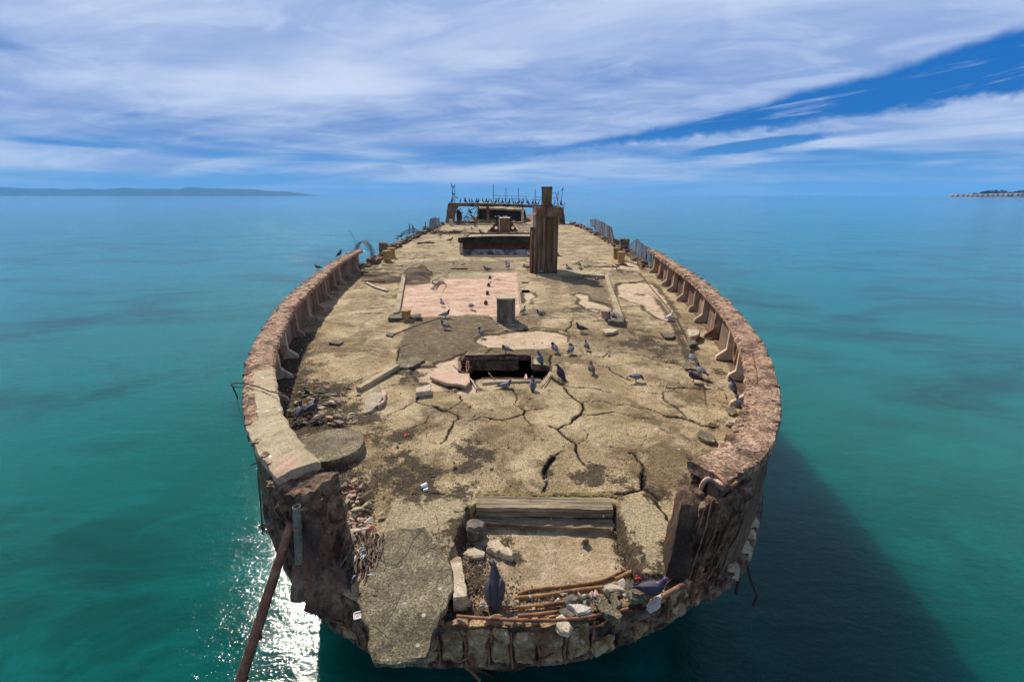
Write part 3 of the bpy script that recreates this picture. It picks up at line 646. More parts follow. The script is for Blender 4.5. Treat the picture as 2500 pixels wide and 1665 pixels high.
    for pts, w in CR:
        m = cull(X, Y, pts, .25+w)
        if not m.any(): continue
        n = .7+.8*np.clip(fbm(X[m]*5, Y[m]*5, 3)+.4, 0, 1.2)
        d = seg_d(fx[m]+(wx[m]-X[m])*.5, fy[m]+(wy[m]-Y[m])*.5, pts)/(w*n)
        ym = np.clip(Y[m]/14, 1, 2)
        c = np.clip(1.35-d/ym, 0, 1); crack[m] = np.maximum(crack[m], c); Z[m] -= c*min(.045, w*1.6)
        hz = np.exp(-(d/3.2)**2)*.35; dirtm[m] = np.maximum(dirtm[m], hz)
    # mesh with the broken opening left out
    hx = X[:-1, :-1]*.5+X[1:, 1:]*.5; hy = Y[:-1, :-1]*.5+Y[1:, 1:]*.5
    hm = cull(hx, hy, HOLE, .3); keep = np.ones(hx.shape, bool); wob = fbm(hx*7, hy*7, 3)*.05
    keep[hm] = ~inside(hx[hm]+wob[hm], hy[hm]+wob[hm]*.6, HOLE)
    for (px, py, sx, sy) in ((1283, 691, .16, .14), (1283, 711, .16, .16), (1121, 657, .45, .2), (1040, 593.5, .75, .5)):
        q = at(px, py); keep &= ~((abs(hx-q[0]) < sx) & (abs(hy-q[1]) < sy))
    e = seg_d(X, Y, HOLE, True) if False else None
    hd = np.full(X.shape, 9.); mm = cull(X, Y, HOLE, .3); hd[mm] = seg_d(X[mm], Y[mm], HOLE, True); edge = np.maximum(edge, np.exp(-(hd/.05)**2))
    idx = np.arange(X.size).reshape(X.shape)
    F = np.stack([idx[:-1, :-1], idx[:-1, 1:], idx[1:, 1:], idx[1:, :-1]], -1)[keep]
    me = bpy.data.meshes.new('deck'); nv = X.size
    me.vertices.add(nv); me.vertices.foreach_set('co', np.stack([X, Y-3.3, Z], -1).astype(np.float32).ravel())
    me.loops.add(F.size); me.loops.foreach_set('vertex_index', F.ravel().astype(np.int32))
    me.polygons.add(len(F)); me.polygons.foreach_set('loop_start', np.arange(0, F.size, 4, dtype=np.int32)); me.polygons.foreach_set('loop_total', np.full(len(F), 4, np.int32))
    me.polygons.foreach_set('use_smooth', np.ones(len(F), bool)); me.update(calc_edges=True)
    for nm, arr in (('zoneA', (pale, pink, dark)), ('zoneB', (dirtm, crack, edge)), ('zoneC', (smooth, smooth*0, smooth*0))):
        a = me.color_attributes.new(nm, 'FLOAT_COLOR', 'POINT'); a.data.foreach_set('color', np.stack([*arr, np.ones(X.shape)], -1).astype(np.float32).ravel())
    # material
    m, t, b = newmat('deck_concrete'); me.materials.append(m)
    p = t.add('ShaderNodeNewGeometry').outputs['Position']
    A = t.sep(t.add('ShaderNodeAttribute', attribute_name='zoneA').outputs['Color']); B = t.sep(t.add('ShaderNodeAttribute', attribute_name='zoneB').outputs['Color']); Cc = t.sep(t.add('ShaderNodeAttribute', attribute_name='zoneC').outputs['Color'])
    n = t.noise(p, .8, 6, .6, .5); n2 = t.noise(p, 3.2, 7, .68, .4); fine = t.noise(p, 48, 3, .75); fine2 = t.noise(p, 110, 2, .7)
    col = t.mix(t.mr(n, .36, .64), (.30, .22, .12), (.52, .41, .255))
    col = t.mix(t.mr(n2, .50, .66, 0, .65), col, (.235, .17, .09))
    bn = t.math('ADD', t.math('MULTIPLY', t.noise(p, .55, 6, .62, .6), .6), t.math('MULTIPLY', t.noise(p, 2.0, 7, .7, .8), .4))
    col = t.mix(t.mr(bn, .485, .58, 0, .80), col, (.12, .08, .04))
    st = t.noise(t.vscale(p, (.9, 3.4, 1)), 1.1, 6, .65, .8); sy = t.sep(p)[1]
    col = t.mix(t.math('MULTIPLY', t.mr(st, .50, .64), t.mr(sy, 12, 26, .15, .55)), col, (.15, .105, .05))
    col = t.mix(t.math('MULTIPLY', t.mr(t.noise(t.vscale(p, (1, 2.6, 1)), 2.3, 6, .6, .4), .52, .66), t.mr(sy, 14, 28, 0, .55)), col, (.60, .50, .34))
    fl = t.noise(t.vscale(p, (1.0, 1.9, 1)), 4.2, 8, .72, .5); fl2 = t.noise(p, .5, 4, .6)
    col = t.mix(t.math('MULTIPLY', t.mr(t.math('ADD', fl, t.math('MULTIPLY', fl2, .25)), .68, .76), t.mr(sy, 9, 24, .35, .85)), col, (.085, .058, .03))
    col = t.mix(t.math('MULTIPLY', Cc[0], .8), col, t.mix(t.mr(n2, .35, .7), (.34, .28, .175), (.44, .365, .24)))
    pale = t.mix(t.mr(n2, .35, .68), (.62, .46, .32), (.46, .33, .20))
    wp_ = t.math('ADD', A[0], t.math('MULTIPLY', t.math('SUBTRACT', t.noise(p, 4.4, 8, .75, .4), .5), 1.5))
    col = t.mix(t.math('MULTIPLY', A[0], t.mr(wp_, .62, .92, .2, 1)), col, pale)
    pink = t.mix(t.mr(t.noise(t.vscale(p, (.8, 1.6, 1)), 1.5, 6, .6, .5), .36, .64), (.50, .275, .19), (.64, .46, .34))
    wn = t.math('ADD', A[1], t.math('MULTIPLY', t.math('SUBTRACT', t.noise(t.vscale(p, (1, 1.5, 1)), 3.6, 8, .75, .5), .5), 1.5))
    col = t.mix(t.math('MULTIPLY', A[1], t.mr(wn, .66, 1.0, .12, 1)), col, pink)
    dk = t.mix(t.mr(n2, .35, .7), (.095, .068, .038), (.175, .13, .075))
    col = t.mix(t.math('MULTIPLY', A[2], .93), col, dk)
    gain = t.mix(t.mr(fine, .28, .72), (.50, .49, .47), (1.45, 1.43, 1.38)); col = t.mix(t.math('SUBTRACT', .85, t.math('MULTIPLY', t.math('MAXIMUM', A[0], A[1]), .5)), col, gain, 'MULTIPLY')
    vn = t.add('ShaderNodeTexVoronoi'); t.l.new(p, vn.inputs['Vector']); vn.inputs['Scale'].default_value = 58
    ag = t.mix(t.mr(t.sep(vn.outputs['Color'])[0], .0, 1, 0, 1, False), (.62, .61, .58), (1.42, 1.40, 1.35))
    col = t.mix(t.math('SUBTRACT', .8, t.math('MULTIPLY', t.math('MAXIMUM', A[0], A[1]), .5)), col, ag, 'MULTIPLY')
    g3 = t.noise(t.vscale(p, (1.0, 1.35, 1)), 5.5, 9, .78, .3); g4 = t.noise(t.vscale(p, (1.0, 1.3, 1)), 1.3, 7, .7, .6); md = t.mr(sy, 7, 16, .25, 1)
    col = t.mix(t.math('MULTIPLY', t.mr(t.math('ADD', t.math('MULTIPLY', g3, .65), t.math('MULTIPLY', g4, .35)), .535, .60), t.math('MULTIPLY', md, .78)), col, (.095, .062, .032))
    col = t.mix(t.math('MULTIPLY', t.mr(g3, .46, .38), t.math('MULTIPLY', md, .38)), col, (.66, .57, .42))
    # dirt: speckled
    dn = t.math('ADD', t.math('MULTIPLY', t.noise(p, 21, 7, .8, .2), .72), t.math('MULTIPLY', t.noise(p, 4.0, 5, .65), .28))
    dm = t.mr(t.math('ADD', dn, t.math('MULTIPLY', B[0], .36)), .61, .675)
    dirtc = t.mix(t.mr(fine, .3, .7), (.014, .010, .007), (.10, .072, .04))
    col = t.mix(t.math('MULTIPLY', dm, .93), col, dirtc)
    # pale crumbs in dirt and everywhere
    sp = t.voro(p, 26); spm = t.math('MULTIPLY', t.mr(sp, .10, .17, 1, 0), t.mr(t.noise(p, 5, 3), .46, .60))
    col = t.mix(t.math('MULTIPLY', spm, .75), col, (.62, .52, .36))
    bs = t.voro(t.vscale(p, (1.03, .97, 1)), 17); bsm = t.math('MULTIPLY', t.mr(bs, .10, .17, 1, 0), t.mr(t.noise(p, 2.4, 4), .42, .54))
    col = t.mix(t.math('MULTIPLY', bsm, .9), col, (.02, .016, .012))
    ws = t.voro(t.vscale(p, (1, 1.2, 1)), 2.7); wsm = t.math('MULTIPLY', t.mr(t.math('ADD', ws, t.math('MULTIPLY', t.noise(p, 17, 4), .16)), .12, .16, 1, 0), t.mr(t.noise(p, 1.3, 3), .45, .6, .1, .9))
    col = t.mix(wsm, col, (.74, .72, .66))
    ec = t.mr(t.math('ADD', B[2], t.math('MULTIPLY', t.math('SUBTRACT', n2, .5), .8)), .35, .8)
    col = t.mix(t.math('MULTIPLY', ec, .85), col, (.05, .034, .018))
    cm = t.mr(t.math('ADD', B[1], t.math('MULTIPLY', t.math('SUBTRACT', fine, .5), .5)), .25, .7)
    col = t.mix(t.math('MULTIPLY', cm, .95), col, (.022, .015, .009))
    t.l.new(col, b.inputs['Base Color']); b.inputs['Roughness'].default_value = .93; b.inputs['Specular IOR Level'].default_value = .2
    h = t.math('ADD', t.math('MULTIPLY', t.noise(p, 16, 8, .75), .9), t.math('ADD', t.math('MULTIPLY', fine, .35), t.math('MULTIPLY', dm, .25)))
    h = t.math('ADD', h, t.math('MULTIPLY', t.noise(t.vscale(p, (1, 1.5, 1)), 3, 5, .6), t.mr(sy, 12, 30, .2, 2.5)))
    t.l.new(t.bump(h, .9, .042), b.inputs['Normal'])
    o = bpy.data.objects.new('deck', me); C.objects.link(o); o.parent = ship
make_deck()

# ---- hull shell
def path_outline():
    pts = []
    for y in np.r_[np.arange(69, 26, -.9), np.arange(26, 12, -.35), np.arange(12, 6, -.12), np.arange(6, 3.5, -.045)]: pts.append((float(Lx(y)), float(y)))
    y = 3.5; xs = np.linspace(float(Lx(3.5)), float(Rx(3.5)), 70)
    bow = [(float(Lx(3.5)), 3.5), (-1.15, 3.29), (-.5, 3.25), (.1, 3.25), (.7, 3.32), (float(Rx(3.5)), 3.5)]
    cb = catmull([(a, b) for a, b in bow], 14)
    pts += [tuple(p) for p in cb[1:-1]]
    for y in np.r_[np.arange(3.5, 6, .045), np.arange(6, 12, .12), np.arange(12, 26, .35), np.arange(26, 69, .9)]: pts.append((float(Rx(y)), float(y)))
    return np.array(pts)
OUT = path_outline()
def normals(P):
    t = np.gradient(P, axis=0); t /= np.linalg.norm(t, axis=1)[:, None]; return np.stack([-t[:, 1], t[:, 0]], 1)   # inward? checked below
NRM = normals(OUT)                                 # path runs left side -> bow -> right side; (-ty, tx) points inward
if NRM[5][0] < 0: NRM = -NRM
def sweep(path, nrm, prof, amp=0.0, freq=3.0, closed=False, seed=0, flare=0):
    """prof: list of (inward offset, z)"""
    mb = MB(); vs = []; fs = []; n = len(prof); m = len(path)
    for i in range(m):
        for j, (o, z) in enumerate(prof):
            if flare and z > -.05 and path[i][1] < 3.95 and -.75 < path[i][0] < 1.75: z -= .13; o = min(o, .12)
            if z < -.60: o = .16+(o-.16)*(1+flare*max(0, min(1, (15-path[i][1])/11)))
            p = Vector((path[i][0]+nrm[i][0]*o, path[i][1]+nrm[i][1]*o, z))
            if amp:
                q = p*freq+Vector((seed, 0, seed)); d = mnoise.noise_vector(q)+mnoise.noise_vector(q*2.7)*.5+mnoise.noise_vector(q*6.1)*.3
                k = amp*(min(1.5, max(1, p.y/14))); p += d*k
            vs.append(p)
    for i in range(m-1):
        for j in range(n if closed else n-1):
            j2 = (j+1) % n; fs.append((i*n+j, i*n+j2, (i+1)*n+j2, (i+1)*n+j))
    if closed: fs.append(tuple(range(n-1, -1, -1))); fs.append(tuple((m-1)*n+j for j in range(n)))
    return mb.addv(vs, fs)
hp = [(.30, -.03), (.02, -.02)]+[(.0+.05*k, -.05-.05*i) for i, k in enumerate(np.linspace(0, 1, 10))]+[(.09, -.53), (.16, -.57)]+[(.2+.9*k, -.62-4.5*k) for k in np.linspace(0, 1, 14)]
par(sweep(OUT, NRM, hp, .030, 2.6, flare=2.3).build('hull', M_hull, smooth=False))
# rusty ledge strake along the foot of the bow
sel = [i for i in range(len(OUT)) if OUT[i][1] < 6.5]
i0, i1 = sel[0], sel[-1]
par(sweep(OUT[i0:i1], NRM[i0:i1], [(.06, -.48), (-.02, -.49), (-.03, -.52), (-.015, -.55), (.10, -.57)], .02, 5, seed=4).build('lower_strake', M_broken))
# hull stern part, dropped away beyond the break
par(MB().hexa([(-9, 76, -7), (8, 76, -7), (7.4, 112, -7), (-8.2, 112, -7), (-9.2, 78, -1.6), (8.2, 77, -1.2), (7.4, 112, -.4), (-8.2, 112, -.6)], (16, 20, 6), .3, .5).build('stern_hull', M_hull))
# break face and room under the deck
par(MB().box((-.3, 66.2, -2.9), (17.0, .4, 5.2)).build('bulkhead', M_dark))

# hold under the opening
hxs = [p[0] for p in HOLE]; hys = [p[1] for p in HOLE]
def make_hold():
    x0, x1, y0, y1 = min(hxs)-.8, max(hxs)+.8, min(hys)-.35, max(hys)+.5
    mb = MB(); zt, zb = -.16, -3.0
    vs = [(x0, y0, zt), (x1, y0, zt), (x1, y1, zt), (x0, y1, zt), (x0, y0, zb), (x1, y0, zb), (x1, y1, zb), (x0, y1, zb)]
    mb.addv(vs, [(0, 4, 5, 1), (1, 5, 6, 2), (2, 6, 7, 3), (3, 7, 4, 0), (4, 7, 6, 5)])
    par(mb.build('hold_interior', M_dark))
    # broken edge of the slab round the opening
    P = []; 
    for a, b in zip(HOLE, HOLE[1:]+HOLE[:1]):
        n = max(2, int(math.hypot(b[0]-a[0], b[1]-a[1])/.06))
        for k in range(n): P.append((a[0]+(b[0]-a[0])*k/n, a[1]+(b[1]-a[1])*k/n))
    cx, cy = sum(hxs)/len(hxs), sum(hys)/len(hys); vs = []; fs = []; N = len(P)
    for i, (x, y) in enumerate(P):
        for j, (z, out) in enumerate(((-.006, -.07), (-.012, .01), (-.06, .0), (-.11, .02), (-.17, -.01))):
            q = Vector((x*4, y*4, z*9)); d = mnoise.noise_vector(q)*.035
            dx, dy = cx-x, cy-y; L = math.hypot(dx, dy); vs.append((x+dx/L*out+d.x, y+dy/L*out+d.y, z+(d.z*.3 if 0 < j else 0)))
    for i in range(N):
        for j in range(4): a = i*5+j; b2 = ((i+1) % N)*5+j; fs.append((a, b2, b2+1, a+1))
    par(MB().addv(vs, fs).build('broken_slab_edge', M_broken))
    # coaming beam seen inside along the far side
    yb = max(hys)+.02
    par(MB().hexa(boxc(min(hxs)+.1, max(hxs)-.75, yb-.05, yb+.25, -.42, -.17), (24, 3, 4), .025, 5).build('coaming_beam', M_hull))
make_hold()

# ---- bulwarks
def bulwark(side):
    f = Lx if side < 0 else Rx; y_start = 4.12 if side < 0 else 4.05; y_end = 24.9
    ys = np.r_[np.arange(y_start, 9, .05), np.arange(9, y_end, .12), y_end]
    P = np.array([(float(f(y)), float(y)) for y in ys]); N = normals(P)
    if N[len(N)//2][0]*side > 0: N = -N
    wall = [(.02, -.02), (.0, .25), (.0, .5), (.0, .78), (.02, .90), (.13, .90), (.14, .7), (.14, .5), (.14, .25), (.15, -.04)]
    root = sweep(P, N, wall, .012, 3, True).build('bulwark', [M_inner])
    # outer faces carry the hull colour
    me = root.data; me.materials.append(M_hull)
    for pl in me.polygons:
        vi = sorted(v % 10 for v in pl.vertices)
        if vi[-1] <= 4 and len(pl.vertices) == 4: pl.material_index = 1
    par(root)
    n = 9
    cap = [(-.035, .885), (-.045, .94), (-.03, .995), (.02, 1.005), (.12, 1.01), (.22, 1.01), (.32, 1.008), (.39, 1.0), (.425, .97), (.43, .92), (.41, .885), (.25, .882), (.1, .884)]
    taper = sweep(P, N, cap, .021, 6.5, True, seed=2)
    c = taper.build('cap_rail', [M_cap, M_capt]); me = c.data
    if side < 0:
        for pl in me.polygons:
            q = pl.center; off = abs(q[0]-float(f(q[1])))
            if q[1] < 7.15+.5*mnoise.noise(Vector((q[0]*2, q[1]*2, 0))) and (off > .14+.12*mnoise.noise(Vector((q[0]*3, q[1]*3, 5))) or q[1] < 5.3): pl.material_index = 1
    c.parent = root
    # ragged crumbs breaking the edges
    mb = MB()
    for k in range(420):
        y = random.uniform(y_start+.1, y_end); i = int(np.argmin(abs(ys-y))); off = random.choice([-.0, .39, .40, random.uniform(0, .4)])
        if side < 0 and y < 7.2 and off > .0: continue
        p = P[i]+N[i]*off; s = random.uniform(.012, .034)*(1 if y < 12 else 1.6)
        mb.hexa(boxc(p[0]-s*1.2, p[0]+s*1.2, p[1]-s*1.4, p[1]+s*1.4, .96, 1.0+s*.5), (2, 2, 2), s*.5, 14, k)
    e = mb.build('spalled_edge', M_cap); e.parent = root; e['kind'] = 'stuff'
    # frames
    for k in range(11):
        y = 7.35+1.62*k+(.12*math.sin(k*2.1))
        if side < 0 and k == 0: y = 7.9
        if side > 0 and k == 0: y = 7.75
        if y > 24.3: break
        i = int(np.argmin(abs(ys-y))); p = Vector((*P[i], 0)); nn = Vector((*N[i], 0)); tt = Vector((-nn.y, nn.x, 0)); w = .06+.012*math.sin(k*3.3)
        pr = [(.12, .0), (.52, .0), (.50, .06), (.30, .24), (.28, .885), (.12, .885)]
        if (k*7+int(side)) % 4 == 0: pr = [(.12, .0), (.44, .0), (.42, .10), (.29, .20), (.27, .885), (.12, .885)]
        mb = MB(); vs = []
        for s_ in (-1, 1):
            for (o, z) in pr: q = p+nn*o+tt*(w*s_); vs.append((q.x, q.y, z+(-.03 if z == 0 else 0)))
        L = len(pr); fs = [tuple(range(L-1, -1, -1)), tuple(range(L, 2*L))]+[(a, (a+1) % L, L+(a+1) % L, L+a) for a in range(L)]
        mb.addv(vs, fs); fr = mb.build('frame', M_frame if y < 11.5 else M_frame2, bevel=.014); fr.parent = root
        # low kerb joining the wall foot
        if k < 10:
            j = min(len(P)-1, int(np.argmin(abs(ys-(y+.8)))))
    # hawse holes: flat dark disc painted in for the shaded hole, rusty rims
    hole_ys = (9.95, 23.4) if side > 0 else (10.35,)
    for y in hole_ys:
        i = int(np.argmin(abs(ys-y))); p = Vector((*P[i], .42)); nn = Vector((*N[i], 0)); tt = Vector((-nn.y, nn.x, 0))
        pts = [p+nn*.16+tt*(.20*math.cos(a))+Vector((0, 0, .30*math.sin(a))) for a in np.linspace(0, 2*math.pi, 25)]
        rim = MB().tube(pts, .05, 8, False).build('hawse_rim', M_ochre, smooth=True); rim.parent = root
        vs = [p+nn*.155]+[p+nn*.152+tt*(.19*math.cos(a))+Vector((0, 0, .29*math.sin(a))) for a in np.linspace(0, 2*math.pi, 24, endpoint=False)]
        d = MB().addv(vs, [(0, 1+k, 1+(k+1) % 24) for k in range(24)]).build('hawse_shade_disc', M_dark); d.parent = root
    return root
BL = bulwark(-1); BR = bulwark(1)

# ---- torn near ends of the bulwarks
def addp(mb, name, mat, **k): return par(mb.build(name, mat, **k))
mb = MB()
mb.hexa([(-2.16, 4.16, -.46), (-1.80, 3.70, -.46), (-1.72, 4.2, -.46), (-2.38, 4.5, -.46), (-2.56, 4.04, .90), (-2.03, 3.97, .885), (-1.95, 4.36, .89), (-2.66, 4.42, .90)], (20, 14, 44), .055, 5.0, 3)
addp(mb, 'torn_bulwark_end', M_broken)
mb = MB()
mb.hexa([(-2.22, 3.52, -.06), (-1.90, 3.52, -.06), (-1.86, 3.9, -.06), (-2.2, 3.9, -.06), (-2.18, 3.93, .80), (-1.97, 3.90, .80), (-1.97, 4.1, .80), (-2.18, 4.1, .80)], (6, 6, 18), .016, 6, 8, chip=.012)
mb.hexa([(-2.05, 3.46, -.10), (-1.62, 3.36, -.10), (-1.52, 3.75, -.10), (-2.0, 3.9, -.10), (-2.0, 3.72, .22), (-1.86, 3.68, .2), (-1.80, 3.86, .06), (-2.0, 3.92, .2)], (8, 6, 5), .02, 6, 18)
addp(mb, 'end_stanchion', M_frame if False else M_hull)
mb = MB()
for (x, y, z, s) in ((-2.06, 3.92, .64, .12), (-2.02, 3.88, .40, .09), (-2.17, 3.90, .47, .09), (-2.32, 4.0, .62, .13), (-2.26, 3.96, .25, .11), (-2.1, 3.84, -.05, .10)):
    mb.hexa(boxc(x-s, x+s, y-s*.5, y+s, z-s*1.2, z+s*1.1), (5, 5, 6), s*.22, 6, x*9, chip=.02)
addp(mb, 'concrete_lump', M_broken)
mb = MB()
mb.hexa([(1.76, 3.80, -.52), (2.30, 4.28, -.52), (2.3, 4.7, -.52), (1.65, 4.3, -.52), (1.93, 3.95, .70), (2.55, 4.05, .80), (2.66, 4.5, .90), (2.05, 4.4, .86)], (20, 16, 44), .065, 5.0, 13)
addp(mb, 'torn_bulwark_end', M_broken)
mb = MB()
mb.hexa([(1.60, 3.78, -.05), (1.84, 3.78, -.05), (1.9, 4.2, -.05), (1.68, 4.2, -.05), (1.78, 4.02, .74), (2.02, 4.0, .70), (2.06, 4.3, .74), (1.84, 4.3, .78)], (6, 6, 16), .016, 6, 21, chip=.02)
addp(mb, 'end_stanchion', M_hull)
# exposed stepped blocks outside the right bow
for k, (px, py, w) in enumerate(((1835, 1270, .15), (1812, 1298, .17), (1790, 1338, .19), (1775, 1390, .16))):
    x, y, z = at(px, py, -.42-.03*k); xo = float(Rx(y)); nx_, ny_ = .80, -.6
    mb = MB(); mb.hexa(boxc(xo-.14, xo+.015, y-w*.42, y+w*.42, -.62, -.40-.03*(k % 2)), (4, 4, 3), .012, 8, k, chip=.012)
    addp(mb, 'ledge_block', M_chunk)
mb = MB()
pts = [(float(Rx(y))-.0, y, -.62) for y in np.arange(4.1, 6.2, .1)]
mb.tube(pts, .05, 6); addp(mb, 'rubbing_ledge', M_hull)

# ---- bow face: concrete blocks between rusted bars
bp = OUT[(OUT[:, 1] < 4.15)]; bn = NRM[(OUT[:, 1] < 4.15)]
cum = np.r_[0, np.cumsum(np.linalg.norm(np.diff(bp, axis=0), axis=1))]
s = 0.0; kk = 0
rnd = random.Random(3)
def face_at(q):
    x, y = np.interp(q, cum, bp[:, 0]), np.interp(q, cum, bp[:, 1]); a_, b_ = np.interp(q, cum, bn[:, 0]), np.interp(q, cum, bn[:, 1]); L = math.hypot(a_, b_); return x, y, a_/L, b_/L
while s < cum[-1]-.2:
    x, y, nx_, ny_ = face_at(s); mid = -.75 < x < .75
    w = rnd.uniform(.19, .27) if mid else rnd.uniform(.10, .34)
    x, y, nx_, ny_ = face_at(s+w/2); tx, ty = -ny_, nx_; hw = w/2-(.022 if mid else .004)
    rows = [(-.51, rnd.uniform(-.13, -.06))] if mid else [(-.53, rnd.uniform(-.40, -.30)), (-.34, rnd.uniform(-.16, -.04))]
    for (z0, z1) in rows:
        d0 = rnd.uniform(-.05, -.015)
        q = [(x+tx*hw+nx_*d0, y+ty*hw+ny_*d0), (x-tx*hw+nx_*d0, y-ty*hw+ny_*d0), (x-tx*hw+nx_*.16, y-ty*hw+ny_*.16), (x+tx*hw+nx_*.16, y+ty*hw+ny_*.16)]
        mb = MB().hexa(quadc(q, z0+rnd.uniform(0, .05), z1), (8, 5, 12), .030 if mid else .042, 7, kk*3.1+z0, chip=.03)
        addp(mb, 'bow_block', M_block if (mid or rnd.random() < .5) else M_broken)
    if mid or rnd.random() < .4:
        bx, by, a_, b_ = face_at(s)
        mb = MB().tube([(bx-a_*.02+rnd.uniform(-.015, .015), by-b_*.02, z) for z in (-.53, -.40, -.25, rnd.uniform(-.2, -.04))], [.015, .012, .014, .010], 6)
        addp(mb, 'rust_bar', M_rust)
    s += w; kk += 1
for k in range(26):                                # crumbling crest of the lip
    q = rnd.uniform(.1, cum[-1]-.1); x, y, nx_, ny_ = face_at(q); w = rnd.uniform(.04, .11); o_ = rnd.uniform(.0, .10)
    mb = MB().hexa(boxc(x+nx_*o_-w, x+nx_*o_+w, y+ny_*o_-w*.6, y+ny_*o_+w*.6, -.24, -.03-rnd.random()*.09), (4, 4, 3), w*.35, 9, k, chip=.02)
    addp(mb, 'crest_block', rnd.choice((M_block, M_broken, M_block)))
rb_ = random.Random(21)
for k in range(20):                                # bent reinforcement showing in the broken bow face
    q = rb_.uniform(.1, cum[-1]-.3); x, y, a_, b_ = face_at(q); L = rb_.uniform(.1, .45); x2, y2, a2, b2 = face_at(min(cum[-1]-.05, q+L)); z0 = rb_.uniform(-.45, -.08); z1 = z0+rb_.uniform(-.25, .12); o1 = rb_.uniform(.0, .07)
    addp(MB().tube([(x-a_*.02, y-b_*.02, z0), ((x+x2)/2-a_*(.03+o1), (y+y2)/2-b_*(.03+o1), (z0+z1)/2-.03), (x2-a2*.02, y2-b2*.02, max(-.54, z1))], rb_.uniform(.006, .012), 5), 'rust_bar', M_rust)
for sx, xs0, xs1, ya, yb in ((-1, -2.46, -1.98, 3.97, 3.74), (1, 1.98, 2.52, 3.95, 3.88)):
    for k in range(9):
        x = xs0+(xs1-xs0)*k/8+rb_.uniform(-.03, .03); pts = []
        zt = rb_.uniform(.35, .88); zb = rb_.uniform(-.5, -.1)
        for j in range(6):
            f = j/5; z = zt+(zb-zt)*f; g = (.9-z)/1.42; yy = ya+(yb-ya)*g+(.10 if (sx < 0 and x < -2.2) or (sx > 0 and x > 2.25) else 0)*g*2+(.12*(x-2.0) if sx > 0 else 0)
            pts.append((x*(1-.10*g)+rb_.uniform(-.015, .015), yy-.055+rb_.uniform(-.02, .02), z))
        addp(MB().tube(pts, rb_.uniform(.006, .013), 5), 'rust_bar', M_rust if k % 2 else M_rustd)
# long curved bars and rust grooves on the bow ledge
def polybar(c, pts, z, r, mat, name='rust_bar', owner=True, n=6, zz=None):
    P = [at(*c(x, y), zv) for (x, y), zv in zip(pts, z if hasattr(z, '__len__') else [z]*len(pts))]
    P = [tuple(q) for q in catmull(P, 6)]
    return P
def bar(c, pts, z, r, mat, lab=None, grp=None):
    P = polybar(c, pts, z, r, mat); loc = P[0]
    mb = MB().tube(P, r, 7); o = mb.build('rebar' if lab else 'rust_bar', mat, loc=loc, smooth=True)
    if lab: tag(o, lab, 'rebar', grp)
    else: par(o)
    return o
bar(cN, [(50, 1102), (300, 1122), (600, 1138), (900, 1135), (1200, 1100), (1480, 1040)], [-.02]*6, .016, M_rust, 'long thin rusty bar along the bow lip from tilted slab to purple pigeon')
bar(cN, [(420, 1035), (700, 1020), (960, 985)], [-.15]*3, .022, M_ochre); bar(cN, [(560, 1100), (750, 1085), (930, 1060), (1060, 1030)], [-.10]*4, .020, M_rust)
bar(cN, [(540, 955), (800, 930), (1050, 890), (1270, 865)], [-.17]*4, .026, M_ochre); bar(cN, [(560, 920), (700, 880), (1000, 850), (1280, 800), (1480, 700)], [-.17]*5, .018, M_ochre)
bar(cN, [(1380, 800), (1500, 740)], [-.13, -.13], .03, M_ochre)
bar(cN, [(510, 1440), (700, 1405), (850, 1385), (1010, 1375)], [-.5]*4, .016, M_rust, 'short rusty bar lying on the ledge below the bow blocks')
bar(cN, [(1600, 1010), (1760, 940), (1960, 830)], [-.10, -.06, .0], .028, M_rust, 'thick rusty bar rising to the right from the bow lip')
bar(cZ, [(580, 1105), (650, 1010)], [-.45, -.25], .016, M_rust, 'short rusty bar end poking out low on the right bow')
bar(cM, [(820, 235), (850, 330), (885, 450)], [.012]*3, .010, M_rust, 'thin rusty wire lying on the tan plate above the tilted slab')

# ================================================================ THINGS ON THE DECK
# ---- tilted slab at the bow
def slabpoly(P, z0, z1, name, mat, lab, cat='slab', jit=.012, tiltf=None, group=None):
    Q = []
    for a, b in zip(P, P[1:]+P[:1]):
        n = max(1, int(math.hypot(b[0]-a[0], b[1]-a[1])/.05))
        for k in range(n):
            x, y = a[0]+(b[0]-a[0])*k/n, a[1]+(b[1]-a[1])*k/n; Q.append((x+random.gauss(0, jit*.5), y+random.gauss(0, jit*.5)))
    cx = sum(p[0] for p in Q)/len(Q); cy = sum(p[1] for p in Q)/len(Q)
    tf = tiltf or (lambda x, y: 0.0)
    vs = []; fs = []; N = len(Q); th = z1-z0
    lv = ((-.012, 0, .0), (.006, .25, 0), (.0, .55, 0), (.004, .85, 0), (-.010, 1.0, 0))
    for i, (x, y) in enumerate(Q):
        dx, dy = x-cx, y-cy; L = math.hypot(dx, dy)+1e-6
        for (o, k, _) in lv:
            o2 = o+mnoise.noise(Vector((x*9, y*9, k*6)))*jit*1.4
            X, Y = x+dx/L*o2, y+dy/L*o2; vs.append((X, Y, z0+th*k+tf(X, Y)))
    M = len(lv)
    for i in range(N):
        for j in range(M-1): a = i*M+j; b2 = ((i+1) % N)*M+j; fs.append((a, b2, b2+1, a+1))
    fs.append(tuple(i*M+M-1 for i in range(N))); fs.append(tuple(i*M for i in range(N-1, -1, -1)))
    o = MB().addv(vs, fs).build(name, mat, loc=(cx, cy, z0+tf(cx, cy)))
    if lab: tag(o, lab, cat, group)
    return o
SL = wp(cM, [(395, 400), (470, 372), (560, 372), (640, 378), (735, 360), (780, 420), (830, 515), (880, 580), (925, 610), (960, 700), (970, 790), (962, 900), (935, 990), (880, 1090), (820, 1210), (780, 1330), (735, 1455), (640, 1455), (520, 1490), (420, 1475), (300, 1475), (280, 1390), (272, 1280), (262, 1150), (225, 1095), (175, 975), (215, 850), (262, 740), (310, 640), (345, 540)], .03)
